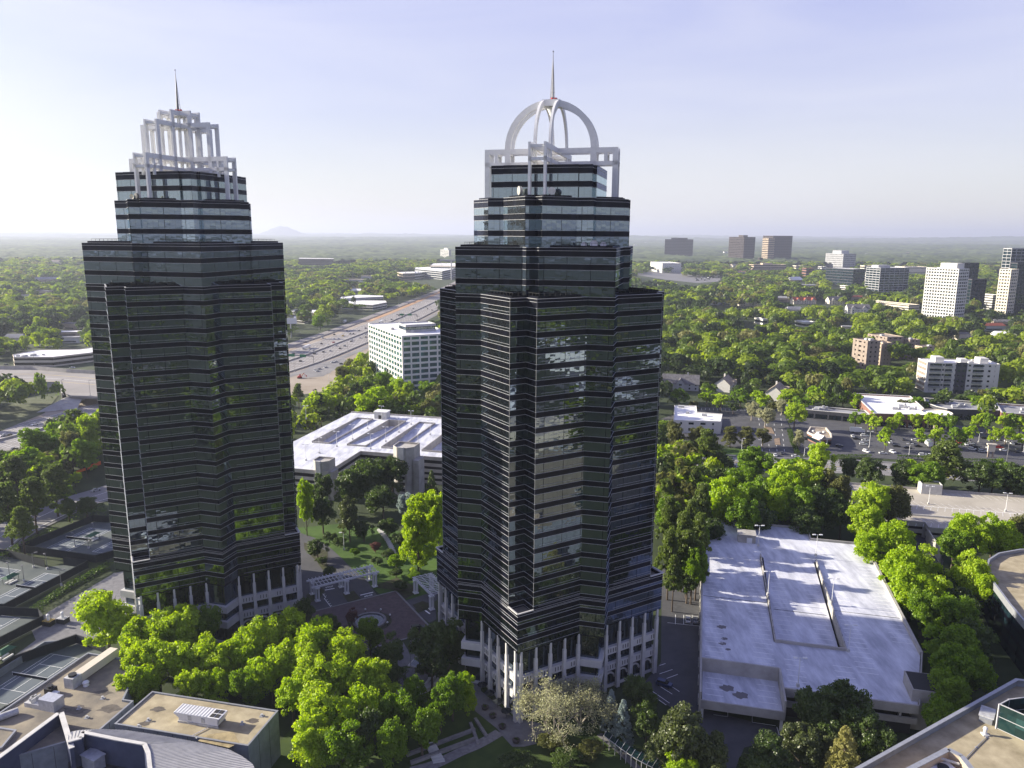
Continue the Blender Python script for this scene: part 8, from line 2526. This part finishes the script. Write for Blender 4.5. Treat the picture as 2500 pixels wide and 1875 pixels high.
def lowproto(seed, n, leaf, shape='broad'):
    rng = np.random.default_rng(seed)
    P = []; Nn = []
    lobes = [(np.array([rng.uniform(-.42, .42), rng.uniform(-.42, .42), rng.uniform(.45, .8)]), rng.uniform(.42, .6)) for _ in range(5)]
    for i in range(n):
        c, r = lobes[rng.integers(5)]
        d = rng.normal(0, 1, 3); d /= np.linalg.norm(d); d[2] = abs(d[2]) if rng.random() < .85 else d[2]
        p = c + d * r * rng.uniform(.8, 1.0); 
        if shape == 'pine': p[0] *= .75; p[1] *= .75
        P.append(p); Nn.append(d + np.array([0, 0, .25]))
    v = quads(np.array(P), np.array(Nn), np.full(n, leaf), rng, jit=.45).reshape(-1, 4, 3)
    return v
PA = [lowproto(k, 240, .135) for k in range(6)]; PB = [lowproto(20 + k, 60, .26) for k in range(5)]
def woodland(name, items, protos_of, label):
    V = []; MI = []
    for (x, y, R, H, s) in items:
        pr = protos_of(y); v = pr[rw.randrange(len(pr))]
        a = rw.uniform(0, 6.28); c_, s_ = math.cos(a), math.sin(a)
        w_ = np.empty_like(v)
        w_[..., 0] = (v[..., 0] * c_ - v[..., 1] * s_) * R + x; w_[..., 1] = (v[..., 0] * s_ + v[..., 1] * c_) * R + y
        w_[..., 2] = H * .22 + v[..., 2] * (H * .78 / 1.3)
        V.append(w_.reshape(-1, 3))
        p = patchy(x, y); u = rw.random()
        q = math.sin(x * .0093 + 2.1 * math.sin(y * .0047)) * math.cos(y * .0081 + 1.1 + math.sin(x * .006))
        if q > .42: m = 2 if u < .78 else (1 if u < .94 else 0)
        else: m = 0 if u < .16 + .40 * p else (1 if u < .70 else (2 if u < .86 else 3))
        MI.append(np.full(len(v), m, dtype=np.int32))
    V = np.concatenate(V); MI = np.concatenate(MI)
    me = mesh_from_quads(name, V, leafmat('wood_bright'))
    for k in ('wood_green', 'wood_dark', 'wood_olive'): me.materials.append(leafmat(k))
    me.polygons.foreach_set('material_index', MI); me.update()
    o = bpy.data.objects.new(name, me); COL.objects.link(o)
    tag(o, label, 'woods', kind='stuff')
    return o
rest = [c for c in CAND if id(c) not in inds]
woodland('woodland', rest, lambda y: PA if y < 1300 else PB, 'dense spring woods spreading to the horizon')
# woods behind and beside the viewpoint (they show in the tower glass)
back = []
for i in range(5200):
    x, y = rw.uniform(-900, 1100), rw.uniform(-1100, 240)
    if -260 < x < 230 and y > 20: continue
    sp = proj(x, y, 8)
    if y > 0 and -60 < sp[0] < 2560 and sp[1] < 1960: continue
    q = math.sin(x * .013 + 2) * math.cos(y * .011)
    if q > .12: continue
    if x > 150 and y > -260 and rw.random() < .5: continue
    back.append((x, y, rw.uniform(6, 10), rw.uniform(12, 20), 12))
woodland('woodland', back, lambda y: PB, 'woods round the viewpoint, mirrored in the tower glass')
# pale roofs and lots of the town on that side
spots = [(260, 60), (330, -10), (420, 40), (400, -90), (520, -40), (610, 20), (300, -120), (500, -170), (660, -130), (220, -60), (350, -220), (-330, -120), (-200, -240), (120, -200)]
for i, (x, y) in enumerate(spots):
    bb = MB(); L_, W_, H_ = rw.uniform(30, 62), rw.uniform(18, 40), rw.uniform(6, 16); an = rw.choice((PH, a31))
    bb.box(x, y, 0, L_, W_, H_, an); 
    for k in range(5): bb.box(x + rw.uniform(-L_, L_) * .3, y + rw.uniform(-W_, W_) * .3, H_, 3, 2.5, 1.8, an)
    o = bb.build('distant_building', rw.choice((M_WHITEROOF, M_WHITEROOF, W_CREAM, M_DECK)), None)
    tag(o, 'plain low building mirrored in the tower glass, %s one' % ordinal(i + 1), 'building', 'buildings behind the viewpoint')
    sheet('parking_lot', rectw((x + 40, y - 30), 70, 34, an), .08 + i * .004, rw.choice((M_ASPH2, M_HWY, M_PAVE)))
    sheet('parking_lot', rectw((x - 30, y + 34), 60, 22, an), .20 + i * .004, rw.choice((M_ASPH2, M_HWY)))

# ---- far canopy and ridges out to the horizon
def canopy():
    rng = np.random.default_rng(4)
    rows = []; y = 3150.0; step = 26.0
    while y < 33000: rows.append(y); y += step; step *= 1.018
    nr = len(rows); nc = 330
    t = np.linspace(-1, 1, nc)
    Y = np.array(rows)[:, None] * np.ones((1, nc)); X = Y * .80 * t[None, :]
    bump = rng.uniform(0, 1, (nr, nc))
    roll = 0
    for k, (fx, fy, ph, am) in enumerate(((.0011, .0009, 0, 9), (.0023, .0017, 1.3, 6), (.0006, .0005, 2.2, 16), (.005, .004, .4, 3))):
        roll = roll + am * np.sin(X * fx + ph + 2 * np.sin(Y * fy)) * np.cos(Y * fy * 1.7 + ph)
    far = np.clip((Y - 6000) / 20000, 0, 1)
    Z = 9 + bump * (16 + 14 * far) + roll * (.5 + 2.2 * far) * np.clip((Y - 3150) / 2500, 0, 1) + far * 45 
    ridge = 70 * np.exp(-((Y - 15500 - X * .12) / 1500) ** 2) * (.6 + .4 * np.sin(X * .0007 + 1)) * np.clip((X + 3500) / 6000 + .2, 0, 1)
    Z = Z + ridge
    V = np.stack([X, Y, Z], -1).reshape(-1, 3)
    idx = np.arange(nr * nc).reshape(nr, nc)
    F = np.stack([idx[:-1, :-1], idx[:-1, 1:], idx[1:, 1:], idx[1:, :-1]], -1).reshape(-1, 4)
    me = bpy.data.meshes.new('distant_woods')
    me.vertices.add(len(V)); me.vertices.foreach_set('co', V.astype(np.float32).ravel())
    me.loops.add(F.size); me.loops.foreach_set('vertex_index', F.astype(np.int32).ravel())
    me.polygons.add(len(F)); me.polygons.foreach_set('loop_start', np.arange(0, F.size, 4, dtype=np.int32)); me.polygons.foreach_set('loop_total', np.full(len(F), 4, dtype=np.int32))
    me.update(calc_edges=True)
    me.materials.append(mat('distant_canopy', (.014, .028, .016), .95, 0, .3, .0045, col2=(.115, .150, .045), detail=12))
    o = bpy.data.objects.new('distant_woods', me); COL.objects.link(o)
    tag(o, 'endless blue-green woods rolling to the horizon', 'woods', kind='stuff')
canopy()
# lone dome-shaped mountain
def mountain():
    b = MB(); D0 = 24000.0
    cx, cy = gp(705, 583)[0], 0
    u = (705 - 1250) / F_PX; cx = u * D0
    n, m_ = 56, 26
    g = []
    for j in range(m_):
        row = []
        for i in range(n):
            x = (i / (n - 1) - .5) * 2; y = (j / (m_ - 1) - .5) * 2
            h = math.exp(-((x + .05) / .20) ** 2) * .55 + math.exp(-((x + .02) / .42) ** 2) * .45
            h = h * math.exp(-(y / .5) ** 2) * (1 + .05 * math.sin(i * 1.9 + j * 1.3))
            row.append((cx + x * 2300, D0 + y * 1500, -20 + 345 * h))
        g.append(row)
    for j in range(m_ - 1):
        for i in range(n - 1): b.face([g[j][i], g[j][i + 1], g[j + 1][i + 1], g[j + 1][i]])
    tag(b.build('mountain', mat('mountain_slope', (.05, .07, .04), .95, 0, .3, .002), smooth=True), kind='structure')
mountain()
# ------------------------------------------------------------------ ground, air
def build_haze():
    hz = MB(); hz.box(0, 14000, -8.0, 70000, 76000, 8 + 460)
    m = bpy.data.materials.new('haze_air'); m.use_nodes = True
    t = m.node_tree
    for n in list(t.nodes): t.nodes.remove(n)
    o = t.nodes.new('ShaderNodeOutputMaterial')
    v = t.nodes.new('ShaderNodeVolumePrincipled')
    v.inputs['Density'].default_value = HAZE_D
    v.inputs['Color'].default_value = (0.62, 0.67, 0.82, 1)
    v.inputs['Anisotropy'].default_value = 0.25
    t.links.new(v.outputs[0], o.inputs['Volume'])
    ob = hz.build('haze', m)
    tag(ob, kind='stuff', label='thin pale blue air haze over the far woods', cat='haze')
    return ob
# enlarge the whole layout (not the towers, which are already full size) about the ground point below the camera
for o_ in list(COL.objects):
    if o_.parent is None and o_.type in ('MESH', 'EMPTY') and o_.get('category') not in ('tower', 'satellite dish'):
        o_.location = tuple(c * LAY_K for c in o_.location)
        o_.scale = tuple(c * LAY_K for c in o_.scale)
HAZE_D = 0.000072
build_haze()
